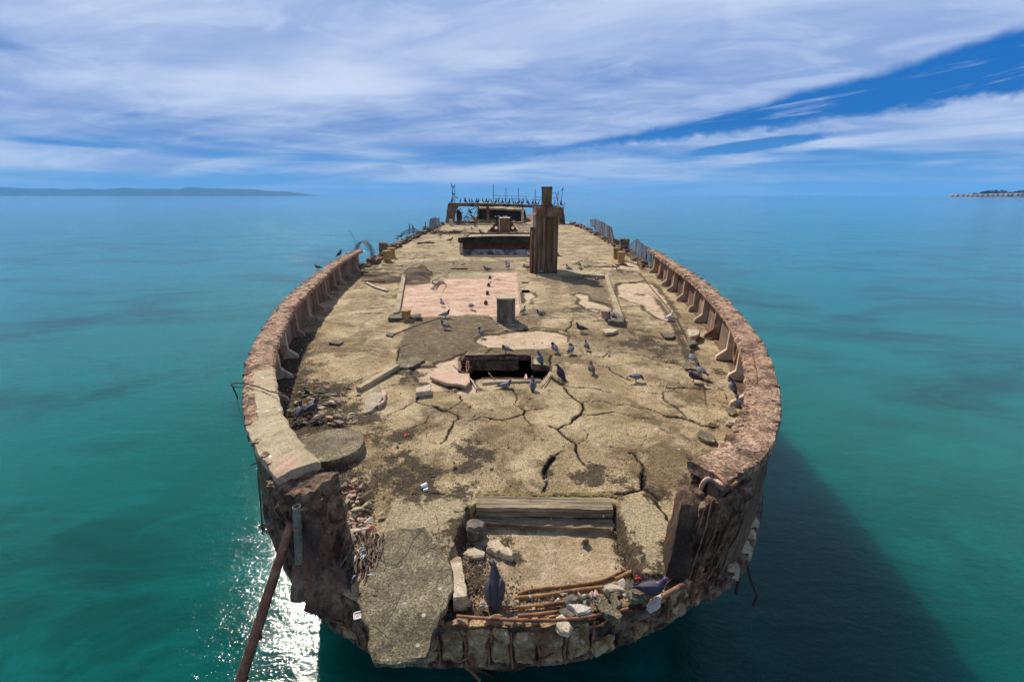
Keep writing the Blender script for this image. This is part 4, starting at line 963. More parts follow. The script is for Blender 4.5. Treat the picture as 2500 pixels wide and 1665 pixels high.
big = slabpoly(SL, -.05, .03, 'deck_slab', M_slab, 'large dark pebbly slab of broken deck jutting out over the water at the bow', 'slab', .014)
def crackstrip(c, pts, z, w, owner, name='crack'):
    P = [Vector(q) for q in wp(c, pts, z)]; P = [Vector(q) for q in catmull([tuple(p) for p in P], 5)]
    vs = []; fs = []
    for i, p in enumerate(P):
        t = (P[min(i+1, len(P)-1)]-P[max(i-1, 0)]).normalized(); n = Vector((-t.y, t.x, 0)); ww = w*(.4+.8*abs(mnoise.noise(p*14)))*(.25 if i in (0, len(P)-1) else 1)
        j = n*mnoise.noise(p*20+Vector((3, 3, 3)))*.010
        vs += [p+n*ww+j, p-n*ww+j]
    for i in range(len(P)-1): fs.append((2*i, 2*i+1, 2*i+3, 2*i+2))
    o = MB().addv(vs, fs).build(name, M_black); o.parent = owner; o.location = -Vector(owner.location); return o
for pts, w in (([(735, 362), (690, 410), (640, 480), (600, 560), (540, 640), (500, 680)], .008), ([(310, 630), (370, 640), (430, 665), (525, 690), (560, 640)], .006), ([(830, 525), (780, 540), (730, 585)], .006), ([(535, 910), (520, 980), (480, 1060), (440, 1120), (400, 1190)], .005), ([(300, 1175), (350, 1210), (400, 1250), (440, 1290)], .005)):
    crackstrip(cM, pts, .034, w, big)

# ---- broken slabs, planks and blocks lying on deck
slabpoly(wp(cB, [(425, 388), (480, 345), (650, 352), (808, 368), (812, 442), (770, 482), (700, 462), (600, 452), (560, 440)], .07), .0, .075, 'concrete_slab', M_pinkslab, 'smooth pink concrete slab lying tilted beside the left end of the dark opening', 'slab', .01, tiltf=lambda x, y: .02*(x+1.2))
slabpoly(wp(cB, [(55, 290), (135, 228), (250, 214), (375, 216), (382, 230), (240, 298), (140, 302)], .06), .0, .06, 'concrete_slab', M_slab, 'flat grey-tan slab just behind the long fallen beam', 'slab', .012)
slabpoly(wp(cB, [(290, 500), (440, 460), (440, 520), (300, 540)], .12), .0, .12, 'concrete_block', M_chunk, 'small tan block standing on edge on the pale patch left of the opening', 'block', .01)
def beam(p0, p1, w, h, name, mat, lab, cat, z0=0, z1=0, roll=0, group=None, amp=.006, n=14):
    a = Vector(p0); b = Vector(p1); a.z = z0; b.z = z1; d = b-a; L = d.length; u = d.normalized(); s = Vector((-u.y, u.x, 0)).normalized()
    s = (Matrix.Rotation(roll, 3, u) @ s); up = u.cross(s); up = -up if up.z < 0 else up
    c8 = [a-s*w/2, b-s*w/2, b+s*w/2, a+s*w/2]; c8 = c8+[p+up*h for p in c8]
    cc = (a+b)/2; ang = math.atan2(u.y, u.x)
    o = MB().hexa([p-cc for p in c8], (n, 3, 3), amp, 7, a.x*3, chip=.006).build(name, mat); o.location = cc
    # turn the mesh into the beam's own frame so that the grain runs along it
    Rm = Matrix.Rotation(-ang, 4, 'Z'); o.data.transform(Rm); o.rotation_euler = (0, 0, ang)
    if lab: tag(o, lab, cat, group)
    return o
beam(at(*cL(1458, 350), .0), at(*cL(1900, 100), .0), .12, .10, 'fallen_beam', M_capt, 'long pale straight beam lying slanted on the deck left of the opening', 'beam', .0, .03)
slabpoly(wp(cL, [(1495, 522), (1525, 400), (1690, 302), (1728, 400), (1600, 500)], .16), .0, .12, 'concrete_block', M_chunk, 'thick pale yellow block propped up beside the fallen beam', 'block', .008, tiltf=lambda x, y: .22*(y-at(*cL(1610, 500))[1]))
slabpoly(wp(cL, [(1640, 500), (1740, 330), (1765, 370), (1750, 470), (1680, 525)], .05), .0, .09, 'concrete_block', M_chunkp, 'small rough brownish block tucked behind the pale yellow block', 'block', .02)
slabpoly(wp(cF, [(1010, 1300), (1160, 1298), (1195, 1310), (1140, 1340), (1060, 1345)], .10), .0, .09, 'concrete_slab', M_chunk, 'flat pale slab with dark underside right of the oval pale patch', 'slab', .012)
slabpoly(wp(cC, [(1130, 860), (1180, 815), (1290, 860), (1345, 910), (1330, 945), (1260, 940), (1180, 905)], .07), .0, .07, 'concrete_slab', M_slab, 'dark-edged flat slab at the end of the widest crack near the right bulwark', 'slab', .016)
slabpoly(wp(cC, [(1450, 590), (1540, 570), (1570, 630), (1520, 660), (1470, 640)], .05), .0, .05, 'concrete_slab', M_slab, 'small grey slab below the last right frame beside the dark bird', 'slab', .016)
slabpoly(wp(cC, [(980, 130), (1060, 95), (1140, 140), (1130, 175), (1020, 172)], .05), .0, .05, 'concrete_slab', M_slab, 'flat grey slab under the blue pigeon near the right frames', 'slab', .016)
slabpoly(wp(cC, [(1450, 745), (1530, 705), (1610, 690), (1600, 760), (1480, 760)], .06), .0, .06, 'concrete_slab', M_chunk, 'pale slab wedged under the rim at the right bulwark', 'slab', .016)
slabpoly(wp(cF, [(1690, 1350), (1760, 1335), (1830, 1360), (1810, 1400), (1720, 1395)], .07), .0, .07, 'concrete_slab', M_chunkd, 'dark broken slab near the right gutter below the pale patch', 'slab', .03)
slabpoly(wp(cF, [(1970, 1310), (2060, 1290), (2120, 1320), (2100, 1370), (2020, 1385)], .14), .0, .14, 'concrete_slab', M_chunk, 'rough tan lump lying against a frame foot in the right gutter', 'slab', .03)
slabpoly(wp(cF, [(1985, 1440), (2060, 1430), (2080, 1465), (2010, 1485)], .08), .0, .08, 'concrete_slab', M_chunkd, 'small dark lump at the edge of the right gutter', 'slab', .03)
slabpoly(wp(cW, [(915, 930), (960, 905), (1055, 915), (1010, 945)], .05), .0, .06, 'concrete_slab', M_chunkd, 'flat dark slab on the left deck just outside the bulwark shadow', 'slab', .02)
slabpoly(wp(cW, [(1455, 850), (1480, 832), (1545, 838), (1520, 868)], .04), .0, .05, 'concrete_slab', M_chunkd, 'dark ring-shaped lump at the lower end of the cable left of the dark patch', 'slab', .02)
slabpoly(wp(cN, [(285, 500), (355, 445), (430, 480), (520, 560), (505, 585), (400, 560)], -.08), -.2, -.10, 'concrete_slab', M_chunk, 'long yellow-brown flake on the left of the front recess', 'slab', .03)
slabpoly(wp(cN, [(130, 575), (190, 505), (250, 540), (270, 600), (200, 590)], -.12), -.2, -.13, 'concrete_slab', M_chunk, 'rough tan flake in the dirt left of the front recess', 'slab', .03)
slabpoly(wp(cM, [(950, 640), (1000, 600), (1035, 605), (1050, 700), (1090, 860), (1098, 945), (985, 950), (975, 780)], .0), -.2, .0, 'concrete_slab', M_chunk, 'upright pale slab wedged along the right edge of the tilted slab', 'slab', .012)
for k, (pts, z, mt, lab) in enumerate((
    ([(968, 995), (1080, 1000), (1160, 1030), (1150, 1060), (1070, 1070)], .02, M_chunkw, 'flat whitish slab at the middle of the bow lip'),
    ([(1210, 1010), (1260, 960), (1340, 1010), (1410, 1090), (1400, 1140), (1300, 1080)], .03, M_slab, 'dark pebbly triangular slab leaning over the bow lip'),
    ([(1465, 890), (1560, 830), (1640, 900), (1645, 950), (1560, 965), (1490, 940)], .06, M_slab, 'rounded pebbly slab under the purple pigeon'),
    ([(1640, 1000), (1700, 940), (1765, 900), (1770, 940), (1720, 1020), (1660, 1035)], .04, M_chunkw, 'pale speckled lump right of the pebbly slab under the purple pigeon'),
    ([(870, 1120), (930, 1090), (1015, 1180), (970, 1225), (920, 1230), (880, 1170)], -.02, M_chunk, 'tan angular slab hanging over the blocks of the bow face'),
    ([(1270, 840), (1400, 830), (1450, 860), (1440, 890), (1290, 880)], -.02, M_chunk, 'flat crumbling tan slab behind the rubble at the right of the bow lip'),
    ([(1340, 920), (1390, 900), (1420, 1010), (1380, 1030)], .02, M_slab, 'narrow grey slab standing among the rubble left of the purple pigeon'),
    ([(960, 930), (1000, 900), (1060, 960), (1040, 985), (960, 980)], .02, M_chunkd, 'dark brown angular block on the rusty bars of the bow lip'),
    ([(895, 1045), (960, 1030), (1050, 1090), (1010, 1115), (930, 1080)], -.02, M_chunkd, 'dark mottled slab with white streaks at the middle of the bow lip'),
    ([(1100, 470), (1140, 440), (1145, 465), (1110, 480)], -.1, M_chunkd, 'small dark chip on the pale front plate'))):
    slabpoly(wp(cN, pts, z), z-.075, z, 'concrete_slab', mt, lab, 'slab', .02, tiltf=lambda x, y, k=k: .0)
slabpoly(wp(cM, [(1090, 290), (1120, 262), (1200, 262), (1245, 290), (1225, 330), (1150, 350), (1090, 330)], .08), -.2, .03, 'concrete_lump', M_chunkd, 'dark brown rounded lump at the left end of the stacked timbers', 'lump', .02)
for pts, z, mt, lab in (([(500, 1055), (530, 1020), (560, 1060), (530, 1085)], .1, M_chunk, ''),): pass
slabpoly(wp(cZ, [(435, 745), (500, 700), (540, 705), (520, 750), (460, 782)], .12), .0, .12, 'concrete_lump', M_chunkp, 'pinkish lump lying at the foot of the right torn bulwark end', 'lump', .03)
slabpoly(wp(cZ, [(415, 700), (480, 640), (520, 650), (490, 690), (425, 715)], .1), .0, .10, 'concrete_lump', M_chunk, 'tan flake above the pinkish lump by the right torn bulwark end', 'lump', .03)

# ---- round pad on the left
cx, cy, _ = at(807, 1085, .14); cr = .50
mb = MB(); NN = 40; vs = []; fs = []
prof = [(1.0, -.02), (1.01, .06), (1.0, .13), (.985, .15), (.7, .152), (.35, .154), (.0, .15)]
for r, z in prof:
    for k in range(NN):
        a = 2*math.pi*k/NN; j = 1+.015*mnoise.noise(Vector((math.cos(a)*3, math.sin(a)*3, z*5))); vs.append((cx+cr*r*j*math.cos(a), cy+cr*r*j*math.sin(a), z+.012*mnoise.noise(Vector((math.cos(a)*r*4, math.sin(a)*r*4, 1)))*(z > .1)))
for i in range(len(prof)-1):
    for k in range(NN): k2 = (k+1) % NN; fs.append((i*NN+k, i*NN+k2, (i+1)*NN+k2, (i+1)*NN+k))
tag(mb.addv(vs, fs).build('round_pad', M_slab, loc=(cx, cy, 0)), 'round raised concrete pad covered in pale grit beside the left rim', 'pad')

# ---- stacked timbers of the bow hatch
a0, a1 = at(1163, 1226, .03), at(1494, 1230, .03)
t1 = beam((a0[0], a0[1], 0), (a1[0], a1[1], 0), .24, .13, 'timber', M_timber, 'upper grey weathered timber across the deck at the front recess', 'timber', -.09, -.09, n=30, amp=.008)
a0, a1 = at(1168, 1268, -.10), at(1497, 1280, -.10)
t2 = beam((a0[0], a0[1]+.02, 0), (a1[0], a1[1]+.01, 0), .16, .11, 'timber', M_timber, 'lower darker timber just in front of the upper timber at the front recess', 'timber', -.21, -.21, n=30, amp=.02)
mo = MB()
for k in range(420):
    f = random.random(); x = -.48+f*1.85; y = at(1250, 1211, 0)[1]+.01+random.gauss(0, .02); s = random.uniform(.008, .022)
    mo.hexa(boxc(x-s, x+s, y-s, y+s, -.01, s*1.1), (1, 1, 1), s*.5, 20, k)
tag(mo.build('moss', rock_mat('brown_moss', (.16, .12, .04), (.26, .19, .07), (.08, .06, .025), 12, spot_amt=.4)), 'brown moss and grit along the back edge of the upper timber', 'moss', kind='stuff')

# ---- concrete posts
def post():
    x0, y0, _ = at(1213, 790); x1 = at(1258, 790)[0]; h = .80
    root = empty('concrete_post', ((x0+x1)/2, y0+.27, 0), 0, 'short square grey post with chamfered corners standing in the middle of the deck', 'post')
    w = (x1-x0)/2; c = .10; pl = [(-w+c, -.27), (w-c, -.27), (w, -.27+c), (w, .27-c), (w-c, .27), (-w+c, .27), (-w, .27-c), (-w, -.27+c)]
    m = rock_mat('post_concrete', (.10, .085, .065), (.22, .19, .15), (.32, .27, .2), 4, spot_amt=.5, zs=.4, bump=.5, streak=((.05, .04, .03), .5))
    MB().prism(pl, -.03, h-.05).build('shaft', m, root, bevel=.01)
    MB().prism([(a*1.01, b*1.01) for a, b in pl], h-.05, h).build('cap', M_capt, root, bevel=.012)
    MB().hexa(boxc(-w-.05, w+.10, -.34, .1, -.03, .02), (8, 6, 2), .02, 5, 2).build('base', M_chunkd, root)
    for s in (-1, 1): MB().box((s*(w-c+.006), -.275, h*.45), (.012, .012, h*.85)).build('corner_strip', M_dark, root)
post()

# ---- tower with funnel
def tower():
    x0 = at(1306.5, 667)[0]; x1 = at(1360, 667)[0]; y = at(1334, 667)[1]; cx = (x0+x1)/2; w = (x1-x0)/2; D = .95
    root = empty('concrete_tower', (cx, y+D/2, 0), 0, 'tall dark board-marked concrete tower with a fluted pipe on top, standing right of centre', 'tower')
    h = atY(1334, 508, y)[2]
    mb = MB(); npl = 9; vs = []; fs = []; prof = []
    front = []
    for k in range(npl):
        a = -w+2*w*k/npl; b = -w+2*w*(k+1)/npl; dep = (.0 if k % 2 else .06); front += [(a, -D/2+dep), (b-.012, -D/2+dep)]
    pl = front+[(w, -D/2+.02), (w, D/2), (-w, D/2)]
    mb.prism(pl, -.05, h).build('shaft', M_tower, root)
    zt = h
    cap = MB(); cap.hexa([(-w+.06, -D/2-.03, zt-.42), (w+.02, -D/2-.03, zt-.42), (w+.02, D/2, zt-.42), (-w-.02, D/2, zt-.42), (-w-.04, -D/2-.10, zt+.04), (w+.05, -D/2-.10, zt+.04), (w+.05, D/2+.05, zt+.04), (-w-.08, D/2+.05, zt+.04)], (8, 8, 5), .02, 4, 3, chip=.02)
    cap.build('crown', M_hull, root)
    # side pier and rusty downpipe on the left
    MB().hexa(boxc(-w-.16, -w+.01, -D/2+.15, D/2, -.03, zt-.30), (2, 4, 16), .012, 4, 9).build('side_pier', M_frame, root)
    MB().tube([(-w-.20, -D/2-.02, .02), (-w-.22, -D/2-.02, 1.2), (-w-.17, -D/2-.02, 2.15)], .05, 8).build('downpipe', M_rust, root, smooth=True)
    MB().hexa(boxc(-w-.28, -w-.08, -D/2+.03, -D/2+.2, -.02, 2.3), (2, 2, 14), .03, 5, 5).build('broken_rib', M_rustd, root)
    fr = 24/1111*23.9/2; fx = atY(1335, 475, y+.4)[0]-cx; zf = atY(1335, 456, y+.4)[2]
    MB().lathe([(fr*1.28, zt+.03), (fr*1.3, zt+.12), (fr*1.15, zt+.17), (fr*.96, zt+.24)], 24, (fx, -.05, 0)).build('pipe_collar', M_rustd, root)
    MB().lathe([(fr*.95, zt+.2), (fr*.97, zt+.3), (fr*1.0, zf-.12), (fr*1.08, zf-.1), (fr*1.1, zf-.02), (fr*1.0, zf)], 36, (fx, -.05, 0), flute=.10).build('fluted_pipe', M_tower, root)
tower()

# ---- mooring bollards
def bollard_mesh(r, h, mat, root, x=0, y=0):
    pr = [(r*1.35, -.02), (r*1.3, .03), (r*1.0, .08), (r*.93, h*.45), (r*.96, h*.8), (r*1.12, h*.88), (r*1.14, h*.95), (r*1.05, h), (r*.5, h+.012)]
    return MB().lathe(pr, 22, (x, y, 0)).build('post', mat, root, smooth=False)
M_bol = rock_mat('ochre_bollard_iron', (.34, .20, .07), (.46, .30, .13), (.20, .11, .05), 6, spot_amt=.35, zs=.4, bump=.4, bdist=.006)
M_bol2 = rock_mat('pinkish_bollard_iron', (.34, .20, .14), (.48, .33, .24), (.20, .12, .08), 6, spot_amt=.4, zs=.4, bump=.4, bdist=.006)
def pair(pa, pb, h, lab, r):
    a = at(*pa); b = at(*pb); root = empty('mooring_bollard', a, 0, lab, 'bollard')
    bollard_mesh(r, h, M_bol, root); bollard_mesh(r, h, M_bol, root, b[0]-a[0], b[1]-a[1])
    m = Vector(((b[0]-a[0])/2, (b[1]-a[1])/2, 0)); MB().box((m.x, m.y, .01), (r*3.2, abs(b[1]-a[1])+r*3, .05), rz=-math.atan2(b[0]-a[0], b[1]-a[1])).build('base_plate', M_bol, root, bevel=.01)
pair((946, 639), (957, 631), .66, 'pair of ochre rusty bollards by the left deck edge', .235)
pair((1516, 645), (1504, 634), .72, 'pair of ochre rusty bollards by the right deck edge near the fence', .20)
def single(p, h, r, lab, mat):
    a = at(*p); root = empty('mooring_bollard', a, 0, lab, 'bollard'); bollard_mesh(r, h, mat, root)
    MB().lathe([(r*1.75, -.02), (r*1.8, .02), (r*1.6, .045), (r*1.0, .05)], 22).build('base_plate', mat, root)
single((992.5, 782), .34, .15, 'single low rusty bollard at the lower left corner of the pink patch', M_bol)
single((1478, 780), .31, .155, 'single low pinkish bollard beside the right curb beam', M_bol2)

# ---- curb beams of the old hatch
def curb(pts4, z, name, mat, lab, cat, n=(3, 22, 2), amp=.012, z0=-.02):
    q = [at(*p, z) for p in pts4]; cc = Vector((sum(p[0] for p in q)/4, sum(p[1] for p in q)/4, 0))
    o = MB().hexa(quadc([(p[0]-cc.x, p[1]-cc.y) for p in q], z0, z), n, amp, 5, q[0][0], chip=.012).build(name, mat); o.location = cc; return tag(o, lab, cat)
M_curb = rock_mat('curb_beam_concrete', (.30, .24, .14), (.42, .34, .21), (.20, .16, .09), 3, spot_amt=.45, bump=.6)
curb([cG(640, 1415), cG(725, 1400), cG(822, 860), cG(770, 860)], .10, 'curb_beam', M_curb, 'long low curb beam along the left side of the pink patch', 'curb')
curb([cF(1165, 1110), cF(1262, 1185), cF(1078, 690), cF(1035, 680)], .12, 'curb_beam', M_curb, 'long low curb beam on the right, running from the tower corner to the pinkish bollard', 'curb')
curb([cF(505, 672), cF(1040, 708), cF(1050, 665), cF(505, 640)], .14, 'curb_beam', M_curb, 'curb beam running right from the foot of the tower', 'curb', n=(20, 3, 2))
curb([cA(30, 520), cA(350, 510), cA(330, 478), cA(40, 482)], .12, 'curb_beam', M_chunkd, 'dark broken curb piece behind the rusty bollard at the lower left of the pink patch', 'curb', n=(12, 3, 3), amp=.03)
curb([cA(2090, 545), cA(2210, 555), cA(2225, 500), cA(2110, 490)], .16, 'concrete_lump', M_chunkd, 'dark lump at the near end of the right curb beam', 'lump', n=(6, 5, 4), amp=.04)
curb([cA(1222, 92), cA(1232, 92), cA(1270, 440), cA(1258, 440)], .03, 'curb_strip', M_curb, 'thin pale strip along the right edge of the pink patch', 'curb')
# small square bolts standing in a row
for i, (x, y) in enumerate(((1196, 680), (1193, 698), (1190, 718), (1186, 742))):
    q = at(x, y); root = empty('deck_bolt', q, 0, ['farthest of the four dark bolts on the pink patch', 'second farthest dark bolt on the pink patch', 'third dark bolt on the pink patch, nearer the camera', 'nearest of the four dark bolts on the pink patch, next to the post'][i], 'bolt')
    MB().box((0, 0, .04), (.13, .13, .10)).build('block', M_rustd, root, bevel=.015); MB().lathe([(.04, .09), (.04, .13)], 6).build('nut', M_black, root)

# ---- cable across the deck
def thin(name, P, r, mat, lab, cat, group=None, n=5, sm=True):
    o = MB().tube([tuple(q) for q in catmull([tuple(p) for p in P], 5)], r, n).build(name, mat, loc=tuple(P[0]), smooth=sm); return tag(o, lab, cat, group)
thin('steel_cable', wp(cA, [(80, 672), (200, 625), (350, 570), (440, 540), (520, 512)], .02), .012, M_rustd, 'dark cable lying across the cracked deck left of the dark patch', 'cable')

# ---- chain link mesh and fences
def chainlink(grid, r=.0055, step=None):
    """grid: 2D list of points -> diamond wires"""
    mb = MB(); a = len(grid); b = len(grid[0])
    def ribbon(P):
        mb.tube(P, r, 3, False)
    for s in range(-(a-1), b):
        P = [grid[i][s+i] for i in range(a) if 0 <= s+i < b]
        if len(P) > 1: ribbon(P)
        P = [grid[i][s+(a-1-i)] for i in range(a) if 0 <= s+(a-1-i) < b]
        if len(P) > 1: ribbon(P)
    return mb
def fence(lab, bases, tops, Y0, Y1, lean=0, mesh=True, cut=None, mat=M_fwire, pr=.03, group=None):
    n = len(bases); B = []; T = []
    for i, (b, tp) in enumerate(zip(bases, tops)):
        Yk = Y0+(Y1-Y0)*i/max(1, n-1); B.append(Vector(atY(*b, Yk))); T.append(Vector(atY(*tp, Yk)))
    org = B[0].copy(); root = empty('chain_link_fence', org, 0, lab, 'fence', group)
    for b, tp in zip(B, T): MB().tube([b-org-Vector((0, 0, .1)), (b+tp)/2-org+Vector((.02, 0, 0)), tp-org], pr, 6).build('post', M_rustd, root)
    if mesh:
        Bc = catmull([tuple(p) for p in B], 8); Tc = catmull([tuple(p) for p in T], 8)
        L = sum((Vector(Bc[i+1])-Vector(Bc[i])).length for i in range(len(Bc)-1)); nc = max(6, int(L/.085)); hgt = max((t-b).length for b, t in zip(B, T)); nr = max(5, int(hgt/.085))
        g = []
        for i in range(nr+1):
            row = []
            for j in range(nc+1):
                f = j/nc*(len(Bc)-1); k = min(int(f), len(Bc)-2); u = f-k
                b = Vector(Bc[k]).lerp(Vector(Bc[k+1]), u); t_ = Vector(Tc[k]).lerp(Vector(Tc[k+1]), u)
                p = b.lerp(t_, i/nr); w = mnoise.noise_vector(p*.9)*.12; row.append(p+w-org)
            g.append(row)
        chainlink(g, .0065).build('wire_mesh', mat, root)
        MB().tube([q for q in g[-1]], .012, 4).build('top_wire', M_rustd, root)
fence('sagging chain link fence with leaning rusty posts just beyond the right bulwark', [(1537, 612), (1551, 628), (1565, 641), (1577, 640), (1590, 640)], [(1531, 602), (1553, 586), (1568, 594), (1578, 601), (1589, 609)], 30.5, 25.6)
fence('far chain link fence curving along the right deck edge', [(1442, 552), (1452, 560), (1465, 574), (1475, 577), (1490, 590), (1500, 597)], [(1441, 536), (1453.5, 535), (1468, 541), (1476, 544), (1487, 552), (1493, 556)], 50, 37)
fence('rusty chain link fence by the left deck edge below the far frame', [(1047, 562), (1053, 559), (1060, 556), (1066, 554), (1073, 550)], [(1050, 536), (1056, 533), (1062, 532), (1065, 532), (1072, 534)], 49, 60)
fence('low slumped wire mesh piled on the left deck edge', [(980, 576), (995, 573), (1010, 570), (1020, 568)], [(978, 570), (996, 561), (1012, 557), (1021, 564)], 42, 46, pr=.015)
for i, (b, tp) in enumerate((((999.5, 569), (999.5, 546)), ((1008, 568), (1007.5, 548)), ((1033, 567), (1033, 553)), ((1039, 565), (1038.5, 542)), ((1071, 549), (1072, 530)))):
    Y = at(*b)[1]*.98; B = Vector(atY(*b, Y)); T = Vector(atY(*tp, Y))
    tag(MB().tube([B-Vector((0, 0, .1)), T], .06, 6).build('fence_post', M_pole, loc=tuple(B)), ['leftmost tall steel post on the left deck edge', 'second tall steel post on the left deck edge', 'short steel post on the left deck edge', 'tallest steel post left of the chain link on the left edge', 'thin post against the far frame at left'][i], 'post')
for i, (x, yb, yt) in enumerate(((1393, 553, 540), (1401.5, 554, 542), (1405.5, 554, 543), (1414.5, 555, 545))):
    Y = 62; B = Vector(atY(x, yb, Y)); T = Vector(atY(x, yt, Y)); tag(MB().tube([B-Vector((0, 0, .2)), T], .05, 5).build('fence_post', M_pole, loc=tuple(B)), ['thin bare post right of the far frame, nearest to it', 'second thin bare post right of the far frame', 'third thin bare post right of the far frame', 'fourth thin bare post right of the far frame, farthest from it'][i], 'post')
# wire mesh heap on the left deck
def mesh_heap(c, quad, hfun, lab, nu=34, nv=22, mat=M_wire):
    q = [Vector(p) for p in wp(c, quad, .03)]; org = q[0].copy(); g = []
    for i in range(nv+1):
        row = []
        for j in range(nu+1):
            u, v = j/nu, i/nv; p = q[0].lerp(q[1], u).lerp(q[3].lerp(q[2], u), v); d = mnoise.noise_vector(p*1.3)*.10
            row.append(p+Vector((d.x, d.y, .02+hfun(u, v)+abs(d.z)*.6))-org)
        g.append(row)
    o = chainlink(g, .0062).build('wire_mesh', mat); o.location = org; return tag(o, lab, 'wire mesh')
mesh_heap(cG, [(740, 960), (1200, 900), (1190, 840), (820, 800)], lambda u, v: (.40+.12*math.sin(u*11))*math.sin(math.pi*min(1, u*1.0))**1.1*math.sin(math.pi*min(1, v))**.8, 'rusty heap of crumpled chain link beside the upper left corner of the pink patch', 22, 11)
mesh_heap(cG, [(180, 960), (700, 980), (760, 880), (220, 900)], lambda u, v: .06*math.sin(u*9)*math.sin(v*5), 'flat sheet of rusty chain link lying left of the curb beam', 24, 9)
mesh_heap(cG, [(810, 1010), (1160, 980), (1180, 900), (820, 930)], lambda u, v: .10*math.sin(u*4), 'small flat piece of chain link over the corner of the pink patch', 26, 10)
def arch_mesh():
    g = []; A = Vector(at(888, 648, 0)); 
    for i in range(15):
        row = []
        for j in range(9):
            a = math.pi*i/14; row.append(Vector((-.62*math.cos(a)*.8+.1, (j-4)*.12, 1.35*math.sin(a)**.7))+mnoise.noise_vector(Vector((i*.4, j*.4, 2)))*.06)
        g.append(row)
    o = chainlink(g, .009).build('wire_mesh', M_wire); o.location = A; tag(o, 'curled upright loop of wire mesh at the far end of the left bulwark', 'wire mesh')
    thin('wire', [A+Vector((-.3, 0, 1.1)), A+Vector((-.45, 0, 1.6)), A+Vector((-.62, 0, 2.0))], .010, M_wire, 'thin bent wire sticking up from the curled mesh on the left', 'wire')
arch_mesh()
for k, (a, b, lab) in enumerate((((210, 815), (480, 790), 'pale loose plank near the far end of the left bulwark'), ((190, 865), (440, 885), 'rust-coloured rod on the deck below the pale loose plank'), ((480, 738), (780, 752), 'dark strip lying behind the pair of left bollards'), ((235, 965), (520, 972), 'dark bar on the flat wire mesh at left'), ((260, 985), (380, 1050), 'thin white stick left of the left curb beam'), ((380, 1050), (560, 1105), 'bent white stick ending at the left curb beam'))):
    z = .05; p0, p1 = at(*cG(*a), z), at(*cG(*b), z); beam(p0, p1, .10, .05, 'plank' if k == 0 else 'bar', [M_wood, M_rust, M_chunkd, M_rustd, M_chunkw, M_chunkw][k], lab, 'plank' if k == 0 else 'bar', .02, .03)
slabpoly(wp(cG, [(460, 545), (470, 440), (530, 435), (555, 510)], .0), 0, .01, 'patch', M_chunkd, None).location.z = -5 if False else .0
for o in [o for o in C.objects if o.name.startswith('patch')]: bpy.data.objects.remove(o)
def stump(px, py, Y, w, h, lab, mat=M_broken):
    B = Vector(atY(px, py, Y)); o = MB().hexa(boxc(-w/2, w/2, -w/2, w/2, -.3, h), (5, 5, 7), .08*w, 3, px, chip=.05).build('concrete_stump', mat); o.location = B; tag(o, lab, 'stump')
stump(937, 612, 31.5, .55, .55, 'broken dark stump on the left deck edge behind the pair of bollards')
stump(1523, 608, 32.2, .60, .70, 'rusty broken stump at the left end of the sagging right fence')
stump(1101.5, 548, 62, .50, .65, 'small square stump at the foot of the far frame on the left', M_frame)
stump(1040, 560, 56, .4, .35, 'small lump on the left deck edge under the far fence')

# ---- hatch coaming
def coaming():
    Y = 31.07; x0 = at(1128, 622)[0]; x1 = 2.6; root = empty('hatch_coaming', ((x0+x1)/2, Y+2.5, 0), 0, 'long raised hatch coaming with a dark overhanging lip and whitewashed foot, left of the tower', 'hatch')
    h = 1.12; w = (x1-x0)/2; D = 5.0; cam_ = lambda x: .12*(1-(x/w)**2)
    M_lip = rock_mat('mossy_shaded_lip_concrete', (.02, .02, .015), (.06, .058, .038), (.015, .012, .01), 1.5, spot_amt=.5, white=.3, bump=.6)  # mossy tone taken near black: shade of the near face is in the colour
    M_ww = rock_mat('whitewashed_concrete', (.14, .11, .13), (.48, .44, .50), (.10, .07, .06), 2.4, spot_amt=.8, bump=.4, streak=((.10, .07, .06), .4))
    n = 16
    for (zz0, zz1, yo, nm, mt) in ((-.05, .34, .0, 'foot_wall', M_ww), (.36, .78, .30, 'recessed_wall', M_rustd), (.80, h-.0, -.12, 'lip', M_lip)):  # recessed wall's dark material stands in for shade under the lip
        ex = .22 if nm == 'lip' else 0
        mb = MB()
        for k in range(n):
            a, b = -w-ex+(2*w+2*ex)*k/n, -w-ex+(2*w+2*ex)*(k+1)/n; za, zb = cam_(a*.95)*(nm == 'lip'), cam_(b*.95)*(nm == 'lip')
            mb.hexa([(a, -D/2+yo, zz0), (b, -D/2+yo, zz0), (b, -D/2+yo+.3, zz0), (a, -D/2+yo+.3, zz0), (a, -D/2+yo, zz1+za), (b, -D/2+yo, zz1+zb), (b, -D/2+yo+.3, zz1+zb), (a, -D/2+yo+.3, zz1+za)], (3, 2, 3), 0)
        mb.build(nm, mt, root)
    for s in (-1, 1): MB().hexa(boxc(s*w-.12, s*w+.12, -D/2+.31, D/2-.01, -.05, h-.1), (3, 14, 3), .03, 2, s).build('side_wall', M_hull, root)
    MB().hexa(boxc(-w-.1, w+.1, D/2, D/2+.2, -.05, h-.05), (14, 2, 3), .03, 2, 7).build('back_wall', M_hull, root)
    MB().box((0, .35, h-.22), (2*w-.3, D-.75, .1)).build('cover', M_curb, root)
    MB().hexa(boxc(-w-.14, -w+.06, -D/2-.07, -D/2+.2, -.04, .80), (3, 3, 8), .05, 4, 3).build('broken_corner', M_chunk, root)
coaming()
mb = MB()                                          # reed-like rods in front
for k in range(26):
    q = Vector(at(*cG(random.uniform(1640, 1725), random.uniform(335, 362)))); mb.tube([q, q+Vector((random.gauss(0, .06), random.gauss(0, .05), random.uniform(.5, 1.0)))], .018, 4)
tag(mb.build('rebar_tuft', M_frame), 'upright tuft of pale rusty rods behind the left end of the hatch coaming', 'rebar', kind='stuff')
mb = MB()
